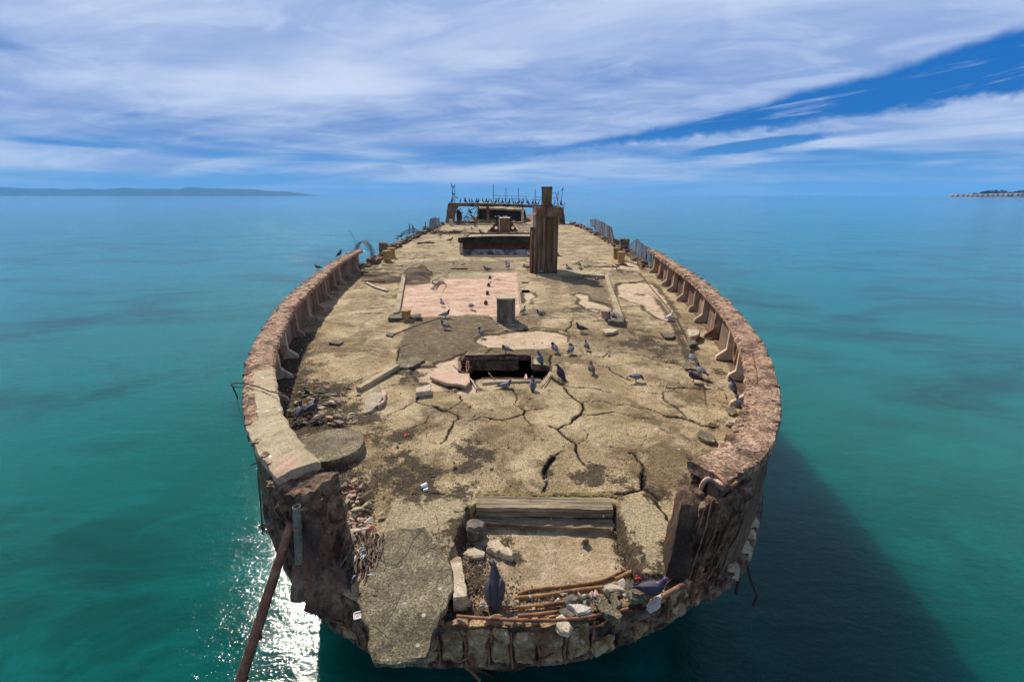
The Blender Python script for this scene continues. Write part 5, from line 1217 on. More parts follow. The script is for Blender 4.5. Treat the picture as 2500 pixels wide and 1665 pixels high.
for k in range(70):
    q = Vector(at(*cH(random.uniform(760, 1310), random.uniform(285, 330)))); a = random.uniform(-.6, .6)
    mb.tube([q+Vector((0, 0, .03)), q+Vector((random.uniform(.2, .9)*random.choice((-1, 1)), a, random.uniform(.02, .30)))], .025, 4)
tag(mb.build('rebar_tangle', M_rustd), 'low line of tangled rusty rods across the far left deck', 'rebar', kind='stuff')
mb = MB()
for k in range(80):
    q = Vector(at(*c1(random.uniform(1330, 1540), random.uniform(740, 900)))); mb.tube([q+Vector((0, 0, .03)), q+Vector((random.uniform(-1.2, 1.2), random.uniform(-.5, .5), random.uniform(.02, .35)))], .022, 4)
tag(mb.build('rebar_tangle', M_frame), 'tangle of pale rods and splinters left of the tower near the winch block', 'rebar', kind='stuff')

# ---- winch block with round-holed gussets
def winch():
    Y = 50.5; P = lambda x, y: atY(*c1(x, y), Y); b = P(1045, 832); root = empty('winch_base', (P(1120, 832)[0], Y, 0), 0, 'brown block with triangular side plates that have round holes, on the far deck', 'winch base')
    ox = P(1120, 832)[0]; xl, xr = P(1045, 0)[0]-ox, P(1200, 0)[0]-ox; h = P(1120, 632)[2]
    mb = MB(); pl = []; N = 6
    for k in range(N): a = xl+(xr-xl)*k/N; b2 = xl+(xr-xl)*(k+1)/N; d = .0 if k % 2 else .07; pl += [(a, d), (b2-.01, d)]
    mb.prism(pl+[(xr, 1.4), (xl, 1.4)], 0, h-.06).build('block', rock_mat('brown_ribbed', (.20, .10, .05), (.32, .19, .11), None, 3, spot_amt=.4, zs=.3), root)
    MB().box(((xl+xr)/2, .6, h-.03), (xr-xl+.14, 1.6, .06)).build('top_plate', M_chunkw, root); MB().box((xl-.03, -.03, h*.48), (.07, .06, h*.92)).build('corner_strip', M_white, root)
    for s, xa, xo in ((-1, xl, P(888, 0)[0]-ox-.30), (1, xr, P(1312, 0)[0]-ox+.25)):
        # triangle plate with a hole (ring of quads)
        hc = Vector((P(990 if s < 0 else 1252, 0)[0]-ox, 0, P(990, 785)[2])); r = .16; outer = []; M = 24
        tri = [Vector((xo, 0, 0)), Vector((xa, 0, 0)), Vector((xa, 0, h-.1))]
        vs = []; fs = []
        angs = sorted([2*math.pi*k/M for k in range(M)]+[(math.atan2(q.z-hc.z, q.x-hc.x)) % (2*math.pi) for q in tri]); M = len(angs)
        for a in angs:
            d = Vector((math.cos(a), 0, math.sin(a))); best = 9
            for i in range(3):
                p, q = tri[i], tri[(i+1) % 3]; e = q-p; den = d.x*e.z-d.z*e.x
                if abs(den) < 1e-9: continue
                w = p-hc; t_ = (w.x*e.z-w.z*e.x)/den; u = (w.x*d.z-w.z*d.x)/den
                if t_ > 0 and -1e-6 <= u <= 1+1e-6: best = min(best, t_)
            vs += [hc+d*min(r, best*.9), hc+d*best]
        vs2 = [v+Vector((0, .07, 0)) for v in vs]; L = len(vs)
        for k in range(M):
            a, b3, c_, d_ = 2*k, 2*k+1, 2*((k+1) % M)+1, 2*((k+1) % M); fs += [(a, b3, c_, d_), (L+a, L+d_, L+c_, L+b3), (a, d_, L+d_, L+a), (b3, L+b3, L+c_, c_)]
        o = MB().addv([tuple(v) for v in vs]+[tuple(v) for v in vs2], fs).build('gusset', M_rustd, root); o.location.y = .12
    MB().box((0, -.05, .04), (3.4, .5, .10)).build('foot', M_rustd, root)
winch()

# ---- far frame across the deck
def far_frame():
    Y = 66.0; P = lambda x, y: Vector(atY(*c1(x, y), Y)); org = P(1100, 700); org.z = 0
    root = empty('deckhouse_frame', org, 0, 'ruined open concrete frame spanning the far end of the deck, birds lined along its top', 'frame')
    def blk(name, q, D, mat=M_hull, amp=.07, n=(6, 3, 8), y0=0):
        v = [P(*p)-org for p in q]; d = Vector((0, D, 0)); o_ = Vector((0, y0, 0))
        MB().hexa([v[0]+o_, v[1]+o_, v[1]+d+o_, v[0]+d+o_, v[3]+o_, v[2]+o_, v[2]+d+o_, v[3]+d+o_], n, amp, 1.6, q[0][0]*.01).build(name, mat, root)
    blk('pier', [(228, 712), (345, 712), (392, 455), (272, 425)], 1.2)
    blk('pier', [(1945, 770), (2050, 770), (2022, 478), (1955, 468)], 1.2)
    blk('pier', [(1552, 745), (1610, 745), (1605, 455), (1558, 455)], .8, M_frame)
    blk('post', [(852, 705), (892, 705), (890, 455), (854, 450)], .7, M_hull, .05)
    blk('post', [(1385, 710), (1415, 710), (1420, 460), (1390, 460)], .7, M_frame, .05)
    xs = [(275, 408, 462), (560, 408, 462), (730, 412, 466), (1000, 420, 462), (1300, 428, 468), (1600, 440, 482), (1960, 452, 488)]
    for (a, ta, ba), (b, tb, bb) in zip(xs[:-1], xs[1:]): blk('beam', [(a, ba), (b, bb), (b, tb), (a, ta)], 1.3, M_hull, .05, (8, 3, 3), -.1)
    blk('haunch', [(345, 560), (352, 560), (425, 462), (345, 462)], 1.0, M_hull, .02, (3, 2, 3), .02)
    blk('rusty_stump', [(395, 712), (472, 712), (466, 560), (400, 505)], .6, M_broken, .10, (5, 3, 8), .4)
    mb = MB()
    for k in range(22):
        q = P(random.uniform(395, 475), random.uniform(500, 620))-org; mb.tube([q+Vector((0, .3, 0)), q+Vector((random.uniform(-.4, .4), .2, random.uniform(-.2, .3))), q+Vector((random.uniform(-.7, .7), 0, random.uniform(-.4, .2)))], .03, 4)
    a = mb.build('rebar', M_rustd, root); a['kind'] = 'stuff'
    mb = MB()
    for L in ([(500, 690), (560, 560), (600, 590), (690, 680)], [(505, 610), (640, 650), (680, 690)], [(590, 530), (625, 600), (700, 680)], [(730, 470), (680, 560), (640, 640)], [(735, 475), (700, 600)], [(720, 468), (600, 520), (570, 490)], [(520, 690), (560, 640), (600, 690)], [(510, 640), (560, 610), (590, 640)], [(600, 650), (650, 620), (690, 640)]):
        mb.tube([P(*p)-org+Vector((0, .5, 0)) for p in L], .05, 4)
    mb.build('twisted_rods', M_rustd, root)
    MB().hexa([P(565, 540)-org, P(620, 575)-org, P(620, 575)-org+Vector((0, .4, 0)), P(565, 540)-org+Vector((0, .4, 0)), P(590, 512)-org, P(648, 552)-org, P(648, 552)-org+Vector((0, .4, 0)), P(590, 512)-org+Vector((0, .4, 0))], (2, 2, 2), .03, 3).build('hanging_lump', M_broken, root)
    # sill at the foot
    xs = [P(240, 715)-org, P(1450, 715)-org]; MB().hexa([xs[0], xs[1], xs[1]+Vector((0, .6, 0)), xs[0]+Vector((0, .6, 0)), xs[0]+Vector((0, 0, .28)), xs[1]+Vector((0, 0, .2)), xs[1]+Vector((0, .6, .2)), xs[0]+Vector((0, .6, .28))], (40, 2, 2), .09, 1.3).build('sill', M_hull, root)
    # masts and railings on top
    def rod(pts, r=.045): MB().tube([P(*p)-org+Vector((0, .4, 0)) for p in pts], r, 5).build('pole', M_pole, root)
    for pts in ([(333, 405), (331, 180)], [(366, 405), (366, 195)], [(955, 410), (957, 125)], [(1146, 415), (1147, 178)], [(1336, 425), (1340, 182)], [(1588, 440), (1594, 198)], [(1838, 440), (1850, 185)], [(1935, 445), (1942, 220)], [(1990, 450), (2003, 230)], [(2020, 465), (2050, 390)], [(1905, 245), (1945, 440)]): rod(pts)
    for pts in ([(957, 293), (1462, 312)], [(957, 340), (1462, 352)], [(1594, 320), (1690, 325)], [(1594, 360), (1690, 362)], [(1850, 258), (1920, 262)], [(1850, 335), (1930, 335)], [(1920, 275), (1965, 278)], [(1044, 300), (1044, 412)], [(1240, 305), (1240, 420)], [(1462, 312), (1462, 425)], [(333, 340), (366, 338)], [(345, 300), (345, 400)], [(366, 315), (425, 342)], [(366, 312), (428, 325)], [(1885, 355), (1920, 430)], [(2025, 460), (2060, 485)]): rod(pts, .028)
    return org
FO = far_frame()

# ---- stern house behind it
def stern_house():
    Y = 92; P = lambda x, y: Vector(atY(*c1(x, y), Y)); org = P(1080, 720)
    root = empty('stern_house', org, 0, 'dark windowless stern deckhouse seen through the far frame, birds along its pale roof edge', 'deckhouse')
    def hx(name, q, D, mat, amp=.1, n=(14, 3, 8), y0=0):
        v = [P(*p)-org for p in q]; d = Vector((0, D, 0)); o_ = Vector((0, y0, 0))
        MB().hexa([v[0]+o_, v[1]+o_, v[1]+d+o_, v[0]+d+o_, v[3]+o_, v[2]+o_, v[2]+d+o_, v[3]+d+o_], n, amp, 1.2, 4).build(name, mat, root)
    Md = rock_mat('near_black_wall', (.02, .015, .014), (.05, .035, .03), (.09, .06, .05), .8, spot_amt=.4, zs=.4)  # near-black base colours varied by noise
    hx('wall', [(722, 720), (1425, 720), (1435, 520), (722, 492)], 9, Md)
    hx('broken_side', [(690, 722), (735, 722), (735, 480), (722, 560)], 2, M_hull, .25, (3, 2, 12), -.3)
    hx('broken_side', [(1425, 720), (1480, 722), (1445, 600), (1432, 520)], 2, M_hull, .2, (3, 2, 12), -.3)
    v = [P(722, 493)-org, P(1437, 524)-org, P(1395, 505)-org, P(735, 458)-org]
    MB().hexa([v[0]+Vector((0, -.2, -.1)), v[1]+Vector((0, -.2, -.1)), v[1]+Vector((0, 7, .4)), v[0]+Vector((0, 7, .6)), v[0]+Vector((0, -.2, .22)), v[1]+Vector((0, -.2, .2)), v[1]+Vector((0, 7, .85)), v[0]+Vector((0, 7, 1.15))], (30, 6, 2), .10, 1.0, 2).build('roof', M_curb, root)
    for a, b in ((732, 848), (890, 1015)):
        hx('mossy_ledge', [(a, 700), (b, 700), (b-12, 655), (a+6, 652)], .4, M_moss, .10, (8, 2, 3), -1.4)
stern_house()

# ---- long rusty pipe leaning against the left bow, vertical pipe beside it
def long_pipe():
    top = Vector((-2.41, 3.62, .02)); 
    p1 = Vector(atY(712, 1275, 3.86)); p2 = Vector(atY(578, 1690, 3.30)); d = (p2-p1).normalized(); P = [p1+d*t_ for t_ in np.linspace(0, 5.2, 26)]
    P = [p+mnoise.noise_vector(p*2)*.006 for p in P]
    m = rock_mat('rusted_long_pipe', (.20, .075, .045), (.30, .13, .08), (.33, .20, .10), 7, spot_amt=.45, bump=.7, bdist=.006, rough=.8)
    root = empty('rusty_pipe', tuple(p1), 0, 'long rusty pipe leaning down from the left bow into the water', 'pipe')
    MB().tube([p-p1 for p in P], [.046+.010*min(1, k/10) for k in range(26)], 14).build('tube', m, root, smooth=True)
    for k in (6, 8.2, 11.2, 14.0):
        q = p1+d*(k*.2)-p1; s = .016; MB().hexa(boxc(q.x+.045-s, q.x+.045+s*1.2, q.y-s, q.y+s, q.z-s*1.8, q.z+s*1.8), (2, 2, 2), .01, 9, k).build('rust_nub', M_rustd, root)
    a = Vector(atY(724, 1236, 3.84)); b = Vector(atY(731, 1372, 3.70)); root = empty('short_pipe', tuple(b), 0, 'short green-grey open-topped pipe standing against the left torn bulwark end', 'pipe')
    a -= b; n = 18; r = .040; vs = []; fs = []
    for (p, rr) in ((Vector((0, 0, 0)), r), (a, r), (a+Vector((0, 0, .004)), r*.82), (a-Vector((0, 0, .12)), r*.8)):
        for k in range(n): an = 2*math.pi*k/n; vs.append((p.x+rr*math.cos(an), p.y+rr*math.sin(an), p.z))
    for i in range(3):
        for k in range(n): k2 = (k+1) % n; fs.append((i*n+k, i*n+k2, (i+1)*n+k2, (i+1)*n+k))
    fs.append(tuple(3*n+k for k in range(n-1, -1, -1)))
    MB().addv(vs, fs).build('tube', M_pipe, root, smooth=False); MB().tube([a*.62+Vector((0, 0, .01)), a*.60], r*1.12, 16).build('collar', M_rust, root)
long_pipe()

# ---- loose rebar along the rims and dangling lines
def rb(c, pts, zs, r, mat, lab, cat='rebar', name='rebar'):
    P = [at(*c(x, y), z) for (x, y), z in zip(pts, zs if hasattr(zs, '__len__') else [zs]*len(pts))]; return thin(name, P, r, mat, lab, cat, n=6)
rb(cL, [(15, 280), (60, 255), (180, 260), (330, 300), (450, 345), (560, 370), (625, 378)], [1.08, 1.10, 1.06, 1.06, 1.05, 1.06, 1.02], .010, M_rustd, 'dark hooked bar lying across the left rim, its loop reaching over the water')
rb(cL, [(15, 285), (90, 300), (150, 298), (185, 270)], [1.08, 1.05, 1.05, 1.06], .008, M_rustd, 'lower strand of the hooked bar over the left rim')
rb(cL, [(40, 300), (60, 350), (85, 395), (90, 430)], [1.02, .8, .6, .45], .012, M_fibred, 'frayed dark strand hanging from the hooked bar on the left', 'strand', 'strand')
rb(cL, [(90, 440), (115, 560), (150, 660), (175, 760)], [.4, -.4, -1.0, -1.4], .0028, M_rope, 'thin fishing line hanging outside the left bulwark', 'line', 'fishing_line')
rb(cL, [(215, 170), (200, 300), (190, 450), (205, 620), (250, 740), (275, 800)], [1.0, .96, .95, .95, .93, .9], .016, M_rust, 'rusty bar exposed along the outer edge of the left rim')
rb(cL, [(205, 640), (200, 760), (210, 860), (220, 905)], [.9, .6, .4, .3], .012, M_rust, 'rusty bar end bent down outside the left rim')
rb(cW, [(618, 565), (560, 660), (490, 770), (430, 900), (390, 1030), (365, 1170), (368, 1270)], .93, .014, M_rust, 'rusty bar exposed along the inner edge of the left rim')
rb(cW, [(370, 820), (410, 830), (440, 848)], .99, .010, M_rustd, 'short dark bar poking out on top of the left rim')
rb(cQ, [(440, 225), (485, 290), (512, 345), (505, 385), (450, 440), (400, 490), (430, 540), (480, 580)], [.95, .85, .72, .68, .55, .42, .3, .2], .014, M_rust, 'crooked rusty bar sticking out of the left torn bulwark end')
rb(cX, [(880, 850), (960, 980), (1010, 1100), (1045, 1220), (1060, 1320)], [.95, .95, .95, .95, .95], .016, M_rust, 'long rusty bar along the inner edge of the right rim')
rb(cX, [(1060, 1060), (1085, 1150), (1105, 1240), (1105, 1330)], 1.02, .013, M_rust, 'second rusty bar lying on top of the right rim')
rb(cC, [(1700, 510), (1650, 640), (1600, 760), (1540, 860), (1440, 1020), (1360, 1100)], [.95, .95, .93, .90, .9, .9], .015, M_rust, 'rusty bar bowed along the inner edge of the near right rim')
rb(cC, [(1640, 770), (1580, 760), (1480, 750)], [.93, .8, .7], .012, M_rustd, 'dark bar pointing inboard from the near right rim')
rb(cC, [(1690, 205), (1672, 235), (1690, 262), (1715, 250)], 1.0, .010, M_rust, 'small curled bar on the inner edge of the right rim')
rb(cC, [(1300, 1300), (1360, 1305), (1420, 1360), (1460, 1410), (1500, 1430), (1560, 1380)], [.98, 1.02, 1.04, 1.03, 1.0, .96], .020, M_rust, 'thick curved bar looping over the right torn bulwark end')
rb(cC, [(1180, 1510), (1190, 1420), (1240, 1350), (1320, 1345), (1400, 1400), (1470, 1425)], [.7, .82, .92, .95, .98, 1.0], .024, M_chunkp, 'pinkish crusted bar arched over the right torn bulwark end')
rb(cC, [(1320, 1150), (1400, 1060), (1430, 1030), (1480, 1060)], [.9, .95, .96, .95], .013, M_rust, 'bent bar at the inner corner of the near right rim')
rb(cZ, [(620, 240), (570, 430), (548, 560), (520, 650), (560, 700), (680, 780)], [.8, .6, .35, .15, .02, -.1], .018, M_chunkp, 'crusted bar running down the inner side of the right torn end')
rb(cQ, [(185, 250), (195, 400), (210, 560), (222, 740), (228, 835)], [-.05, -.5, -1.0, -1.5, -1.8], .014, M_rope, 'frayed rope hanging straight down outside the left bow', 'rope', 'rope')
rb(cQ, [(120, 208), (150, 195), (168, 186)], [.2, .25, .3], .012, M_rope, 'short tuft of blue-white cord on the outside of the left hull', 'rope', 'rope')
for k in range(1):
    mb = MB()
    for j in range(26): q = Vector(at(*cQ(random.gauss(245, 12), random.gauss(755, 28)), -1.55)); mb.tube([q, q+Vector((random.gauss(0, .03), random.gauss(0, .03), random.uniform(-.08, .08)))], random.uniform(.004, .014), 4)
    tag(mb.build('weed_clump', M_fibred), 'dark clump of weed caught at the end of the hanging rope on the left', 'weed', kind='stuff')
rb(cZ, [(935, 715), (965, 820), (985, 920), (1010, 990), (1030, 1050), (1005, 1110)], [-1.2, -1.5, -1.9, -2.2, -2.5, -2.8], .022, M_fibred, 'dark weed-covered rope hanging outside the right bow', 'rope', 'rope')
rb(cZ, [(840, 940), (870, 870), (905, 830), (918, 860), (905, 950), (890, 1030)], [-.8, -.85, -.95, -1.2, -1.5, -1.8], .026, M_fibred, 'thick dark hooked bar hanging outside the right bow', 'bar')
rb(cZ, [(1005, 1110), (995, 1200), (985, 1300)], [-2.9, -3.4, -3.9], .004, M_rope, 'thin line trailing from the weed-covered rope on the right', 'line', 'fishing_line')
rb(cM, [(870, 1370), (950, 1430), (1030, 1490), (1130, 1565), (1200, 1640)], [-.5, -.6, -.75, -.95, -1.1], .017, M_rust, 'bent rusty rod hanging below the bow toward the water', 'rod', 'rod')
rb(crop(540, 1280, .24560), [(1040, 840), (1100, 960), (1150, 1050), (1205, 1105)], [-.75, -1.0, -1.2, -1.4], .010, M_rustd, 'thin dark wire hanging under the left bow', 'wire', 'wire')
for k, (p, lab) in enumerate(([[(1170, 1560), (1120, 1400), (1150, 1330), (1200, 1300)], 'thin pale line hanging below the blocks of the bow face'], [[(2000, 1200), (1960, 1260), (1900, 1280)], 'thin pale line trailing near the right end of the bow'])): pass
# rods around the broken opening
for k, (c, pts, zs, lab) in enumerate((
    (cB, [(725, 260), (780, 275), (835, 315)], [-.05, -.12, -.2], 'upper thin rod bent into the left end of the opening'), (cB, [(720, 290), (780, 300), (820, 320)], [-.06, -.14, -.2], 'middle thin rod bent into the left end of the opening'),
    (cB, [(715, 320), (780, 330), (835, 345)], [-.06, -.14, -.2], 'lower thin rod bent into the left end of the opening'), (cB, [(800, 240), (800, 300), (790, 350)], [.04, .0, -.05], 'upright rusty rod at the left end of the opening'),
    (cB, [(785, 240), (778, 290), (782, 350)], [.04, .0, -.05], 'second upright rod at the left end of the opening'), (cB, [(992, 355), (1030, 400), (1070, 440)], [.05, .02, 0], 'pale stick leaning over the front edge of the opening'),
    (cB, [(920, 405), (1100, 402), (1350, 408), (1500, 412)], [-.06]*4, 'long rod along the front edge inside the opening'), (cB, [(920, 415), (1200, 410), (1480, 420)], [-.03]*3, 'second long rod along the front edge of the opening'),
    (cB, [(930, 455), (1100, 440), (1300, 435), (1490, 430)], [.03]*4, 'thick crusted rod lying along the front edge of the opening'), (cB, [(820, 410), (850, 460), (890, 515)], [.03]*3, 'short crusted rod at the front left corner of the opening'),
    (cB, [(1580, 345), (1540, 410), (1480, 480)], [.04]*3, 'crusted rod at the front right corner of the opening'), (cB, [(1590, 350), (1560, 410), (1510, 475)], [.05]*3, 'second crusted rod at the front right corner of the opening'),
    (cB, [(835, 430), (860, 480), (870, 515)], [.04]*3, 'thin rod beside the crusted one at the front left corner of the opening'), (cB, [(640, 250), (690, 300), (722, 335)], [.02]*3, 'thin rod on the pale patch left of the opening'))):
    rb(c, pts, zs, .012 if k not in (8,) else .026, M_rust if k < 8 else M_frame, lab)
slabpoly(wp(cB, [(1330, 405), (1345, 360), (1362, 375), (1362, 410)], .02), -.04, .02, 'concrete_slab', M_chunkp, 'small pinkish shard at the front edge of the opening', 'slab', .006)

# ---- clump of fibres and feathers by the tilted slab
mb = MB(); mb2 = MB(); mb3 = MB()
for k in range(520):
    f = random.random(); x, y = (1240-400*f+random.gauss(0, 55), 850+520*f+random.gauss(0, 45)); z = .05*(1-f)-.12*f+random.uniform(0, .09)
    q = Vector(at(*cQ(x, y), z)); a = random.gauss(-1.15, .45); L = random.uniform(.08, .26); e = q+Vector((math.cos(a)*L*.6, math.sin(a)*L, random.gauss(-.03, .02))); m = (q+e)/2+mnoise.noise_vector(q*9)*.06
    (mb if (f < .45 and random.random() < .75) else mb2).tube([q, m, e], random.uniform(.003, .009), 4, False)
for k in range(9):
    x, y = 1140+random.gauss(0, 60), 1020+random.gauss(0, 110); q = Vector(at(*cQ(x, y), .16)); a = random.uniform(0, 6.3); s = random.uniform(.02, .045)
    mb3.tube([q, q+Vector((math.cos(a)*s, math.sin(a)*s, .01)), q+Vector((math.cos(a)*s*2, math.sin(a)*s*2, 0))], [.003, .009, .002], 4)
rg = MB()
for (x, y, s_, z) in ((1240, 900, .05, .05), (1200, 960, .055, .05), (1140, 1010, .05, .04), (1080, 1080, .055, .02), (1190, 1060, .04, .03), (1040, 1150, .06, -.02), (1100, 1190, .06, -.04), (990, 1220, .055, -.08)):
    q = at(*cQ(x, y), z); rg.hexa(boxc(q[0]-s_, q[0]+s_, q[1]-s_*1.7, q[1]+s_*1.7, z-.06, z+s_*.8), (7, 9, 5), s_*.5, 11, x, chip=.02)
root = empty('fibre_clump', tuple(at(*cQ(1150, 1100))), 0, 'frayed clump of brown fibres and pale feathers against the left side of the tilted slab', 'debris')
for m_, nm, mt in ((mb, 'brown_fibres', M_fibre), (mb2, 'dark_fibres', M_fibred), (mb3, 'feathers', M_white), (rg, 'matted_rags', rock_mat('matted_fibre', (.12, .08, .05), (.30, .21, .13), (.05, .035, .03), 12, zs=.3, spot_amt=.5, bump=1, bdist=.03))):
    o = m_.build(nm, mt); o.parent = root; o.location = -Vector(root.location); o['kind'] = 'stuff'

# ---- rubble: separate stones
def stone_mesh(seed, flat=.45, mats=None):
    r = random.Random(seed); bm = bmesh.new()
    for k in range(11):
        v = Vector((r.gauss(0, 1), r.gauss(0, 1), r.gauss(0, 1))).normalized(); bm.verts.new((v.x*r.uniform(.75, 1.1), v.y*r.uniform(.5, .8), v.z*flat*r.uniform(.8, 1.1)))
    bmesh.ops.convex_hull(bm, input=bm.verts); 
    for v in [v for v in bm.verts if not v.link_faces]: bm.verts.remove(v)
    me = bpy.data.meshes.new('stone'); bm.to_mesh(me); bm.free(); return me
STM = {}
for mi, mt in enumerate((M_chunk, M_chunkp, M_chunkd, M_chunkw, M_slab)):
    for s in range(5):
        me = stone_mesh(s*7+mi, .30 if s % 2 else .42); me.materials.append(mt); STM[(mi, s)] = me
def stone(p, s, mi, lab, grp, cat='rubble', rz=None):
    if grp: lab = zlab(mi, s, lab)
    o = bpy.data.objects.new('rubble_stone', STM[(mi, random.randrange(5))]); C.objects.link(o); o.location = p; o.scale = (s, s, s)
    o.rotation_euler = (random.gauss(0, .2), random.gauss(0, .2), random.uniform(0, 6.3) if rz is None else rz); return tag(o, lab, cat, grp)
COLN = ('tan', 'pink', 'dark', 'pale', 'grey pebbly')
def zlab(mi, s, zone): return ('tiny' if s < .035 else 'small' if s < .05 else 'mid-sized' if s < .075 else 'large')+' '+COLN[mi]+' '+zone
def pick(w): return random.choices(range(5), w)[0]
GL = ('flake in the debris heap at the left bulwark by two dark pigeons', 'debris heap along the left bulwark')
for k in range(118):
    x, y = random.gauss(1000, 230), random.gauss(530, 150)
    if x < 560 or x > 1500 or y < 180 or (y > 740 and x > 820): continue
    q = at(*cL(x, y), .03+random.random()*.05); s = random.uniform(.035, .10)
    if q[0] < float(Lx(q[1]))+.25: continue
    o = stone(q, s, pick((4, 1.4, 3, 1.2, 1.5)), *GL, rz=random.gauss(.1, .35)); o.scale = (s*1.5, s*.8, s*.8)
GB = ('stone in the rubble beside the tilted slab and left torn bulwark', 'rubble by the left torn bulwark end')
for k in range(72):
    f = random.random(); x, y = 1000+f*80+random.gauss(0, 80), 330+f*520+random.gauss(0, 30)
    if x < 870+(y-330)*.2 or x > 1330: continue
    q = at(*cQ(x, y), .03+random.random()*.04); stone(q, random.uniform(.03, .07), pick((3, 3.5, .7, 2, .3)), *GB)
for (x, y, s, mi, lab) in ((1105, 790, .125, 3, 'largest grey-white stone in the rubble beside the tilted slab'), (1000, 810, .10, 1, 'pink stone just left of the largest grey-white stone'), (1205, 710, .09, 3, 'pale angular stone above the largest grey-white stone'), (1180, 565, .10, 0, 'pale rounded tan stone at the upper right of the stone rubble'), (1090, 615, .10, 0, 'flat tan stone in the middle of the stone rubble'), (1020, 490, .085, 1, 'pink stone at the top of the stone rubble'), (1025, 880, .12, 0, 'flat tan slab stone against the foot of the left end stanchion'), (1310, 650, .07, 0, 'small tan stone at the right edge of the stone rubble'), (1190, 490, .13, 4, 'thin flat tan sheet of stone above the rubble')):
    stone(at(*cQ(x, y), .06), s, mi, lab, None)
GF = ('stone among the grit on the bow lip', 'grit stones on the bow lip')
for k in range(34):
    x = random.uniform(60, 560) if random.random() < .6 else random.uniform(560, 1500); y = 1010+random.gauss(0, 35)-(x-600)*.10*(x > 600)
    stone(at(*cN(x, y), -.12+.02*random.random()), random.uniform(.02, .045), pick((3, 2, 1, 1.5, 1)), *GF)
for k in range(26):
    x = random.uniform(1020, 1560); y = 985+random.gauss(0, 38)-(x-1000)*.22
    stone(at(*cN(x, y), -.08+.03*random.random()), random.uniform(.035, .085), pick((3, 1, 1.6, 2, 2.4)), 'stone in the rubble just left of the purple pigeon', 'rubble at the right of the bow lip')
GD = ('loose stone lying on the open deck', 'stones scattered on the open deck')
for (x, y) in [(820, 890), (765, 1070), (825, 1140), (870, 1080), (1095, 1010), (1020, 1270), (235, 1100), (395, 1130), (140, 1020), (250, 970), (460, 1340), (1990, 620), (1540, 1380), (150, 550), (1000, 600), (1025, 705), (850, 760), (810, 675), (780, 1250), (660, 1210), (670, 1265), (1700, 1045), (2160, 1050), (2120, 1330), (1950, 1195), (1200, 1430), (840, 1420), (1590, 1390), (120, 1060), (60, 1110), (1180, 1065), (2200, 1330), (1380, 600), (570, 770), (60, 1370), (10, 1150)]:
    stone(at(*cB(x, y), .01), random.uniform(.022, .05), pick((2.5, .8, 3, 1, .6)), *GD)
for (x, y, s, mi) in ((1660, 565, .05, 2), (1310, 790, .05, 2), (1320, 430, .03, 2), (215, 995, .035, 2), (70, 1195, .03, 2), (175, 1310, .035, 2), (945, 320, .03, 2), (20, 515, .04, 0), (1400, 360, .06, 0), (1370, 140, .05, 0)):
    stone(at(*cC(x, y), .01), s, mi, *GD)
for (x, y) in [(480, 790), (1500, 990), (350, 790), (560, 650), (1450, 240), (900, 420), (1050, 640), (1300, 700), (1220, 900), (1480, 950), (240, 320), (700, 120), (1280, 940)]:
    stone(at(*cW(x+350, y), .01), random.uniform(.03, .06), pick((2, .5, 3, 1, 1)), *GD)
for (x, y) in [(250, 410), (1040, 205), (690, 150), (400, 640), (500, 870), (1200, 775), (1380, 760), (1420, 250), (1500, 245), (1550, 385), (2080, 870), (1110, 680)]:
    stone(at(*cA(x, y), .01), random.uniform(.03, .07), pick((3, .8, 3, 1, 1)), *GD)
# far boulders on deck
for k in range(14):
    px, py = random.uniform(1000, 1440), random.uniform(556, 640); q = at(px, py, .01)
    if q[0] < float(Lx(q[1]))+1 or q[0] > float(Rx(q[1]))-1 or abs(px-1230) < 120 and 575 < py < 630: continue
    stone(q, random.uniform(.06, .16), pick((2, .5, 3, 1, 1)), *GD)
mb = MB()                                          # margin clutter at the far deck edges
for k in range(260):
    y = random.uniform(25, 66); sd_ = random.choice((-1, 1)); x = (float(Lx(y))+random.uniform(.05, .6)) if sd_ < 0 else float(Rx(y))-random.uniform(.05, .6); s = random.uniform(.06, .22)
    mb.hexa(boxc(x-s, x+s, y-s*1.5, y+s*1.5, -.04, s*random.uniform(.5, 1.8)), (2, 2, 2), s*.45, 5, k)
tag(mb.build('edge_rubble', M_broken), 'crumbled concrete and rust along both far deck edges', 'rubble', kind='stuff')
# fine crumbs
mb = MB(); RC = random.Random(11)
def crumbs(c, x, y, sx, sy, n, z=0, mi=0, smin=.005, smax=.014):
    for k in range(n):
        q = at(*c(RC.gauss(x, sx), RC.gauss(y, sy)), z); s = RC.uniform(smin, smax)
        if q[1] < 3.4 or q[0] < float(Lx(q[1]))+.15 or q[0] > float(Rx(q[1]))-.15: continue
        a = RC.uniform(0, 3); v = [Vector((math.cos(a+i*2.1)*s*RC.uniform(.7, 1.6), math.sin(a+i*2.1)*s*RC.uniform(.7, 1.4), 0)) for i in range(3)]; q = Vector(q)
        mb.mi = RC.choices((0, 1, 2), (4, 1.2, 2.4))[0]
        mb.addv([q+v[0]-Vector((0, 0, .004)), q+v[1]-Vector((0, 0, .004)), q+v[2]-Vector((0, 0, .004)), q+Vector((0, 0, s*1.1))], [(0, 1, 3), (1, 2, 3), (2, 0, 3)])
crumbs(cL, 1000, 500, 260, 190, 1500, .02); crumbs(cL, 1900, 1350, 230, 130, 700); crumbs(cL, 1300, 1450, 120, 140, 500, .01); crumbs(cB, 850, 1150, 110, 130, 500); crumbs(cB, 1500, 1100, 700, 260, 900); crumbs(cQ, 1080, 600, 110, 200, 700, .02)
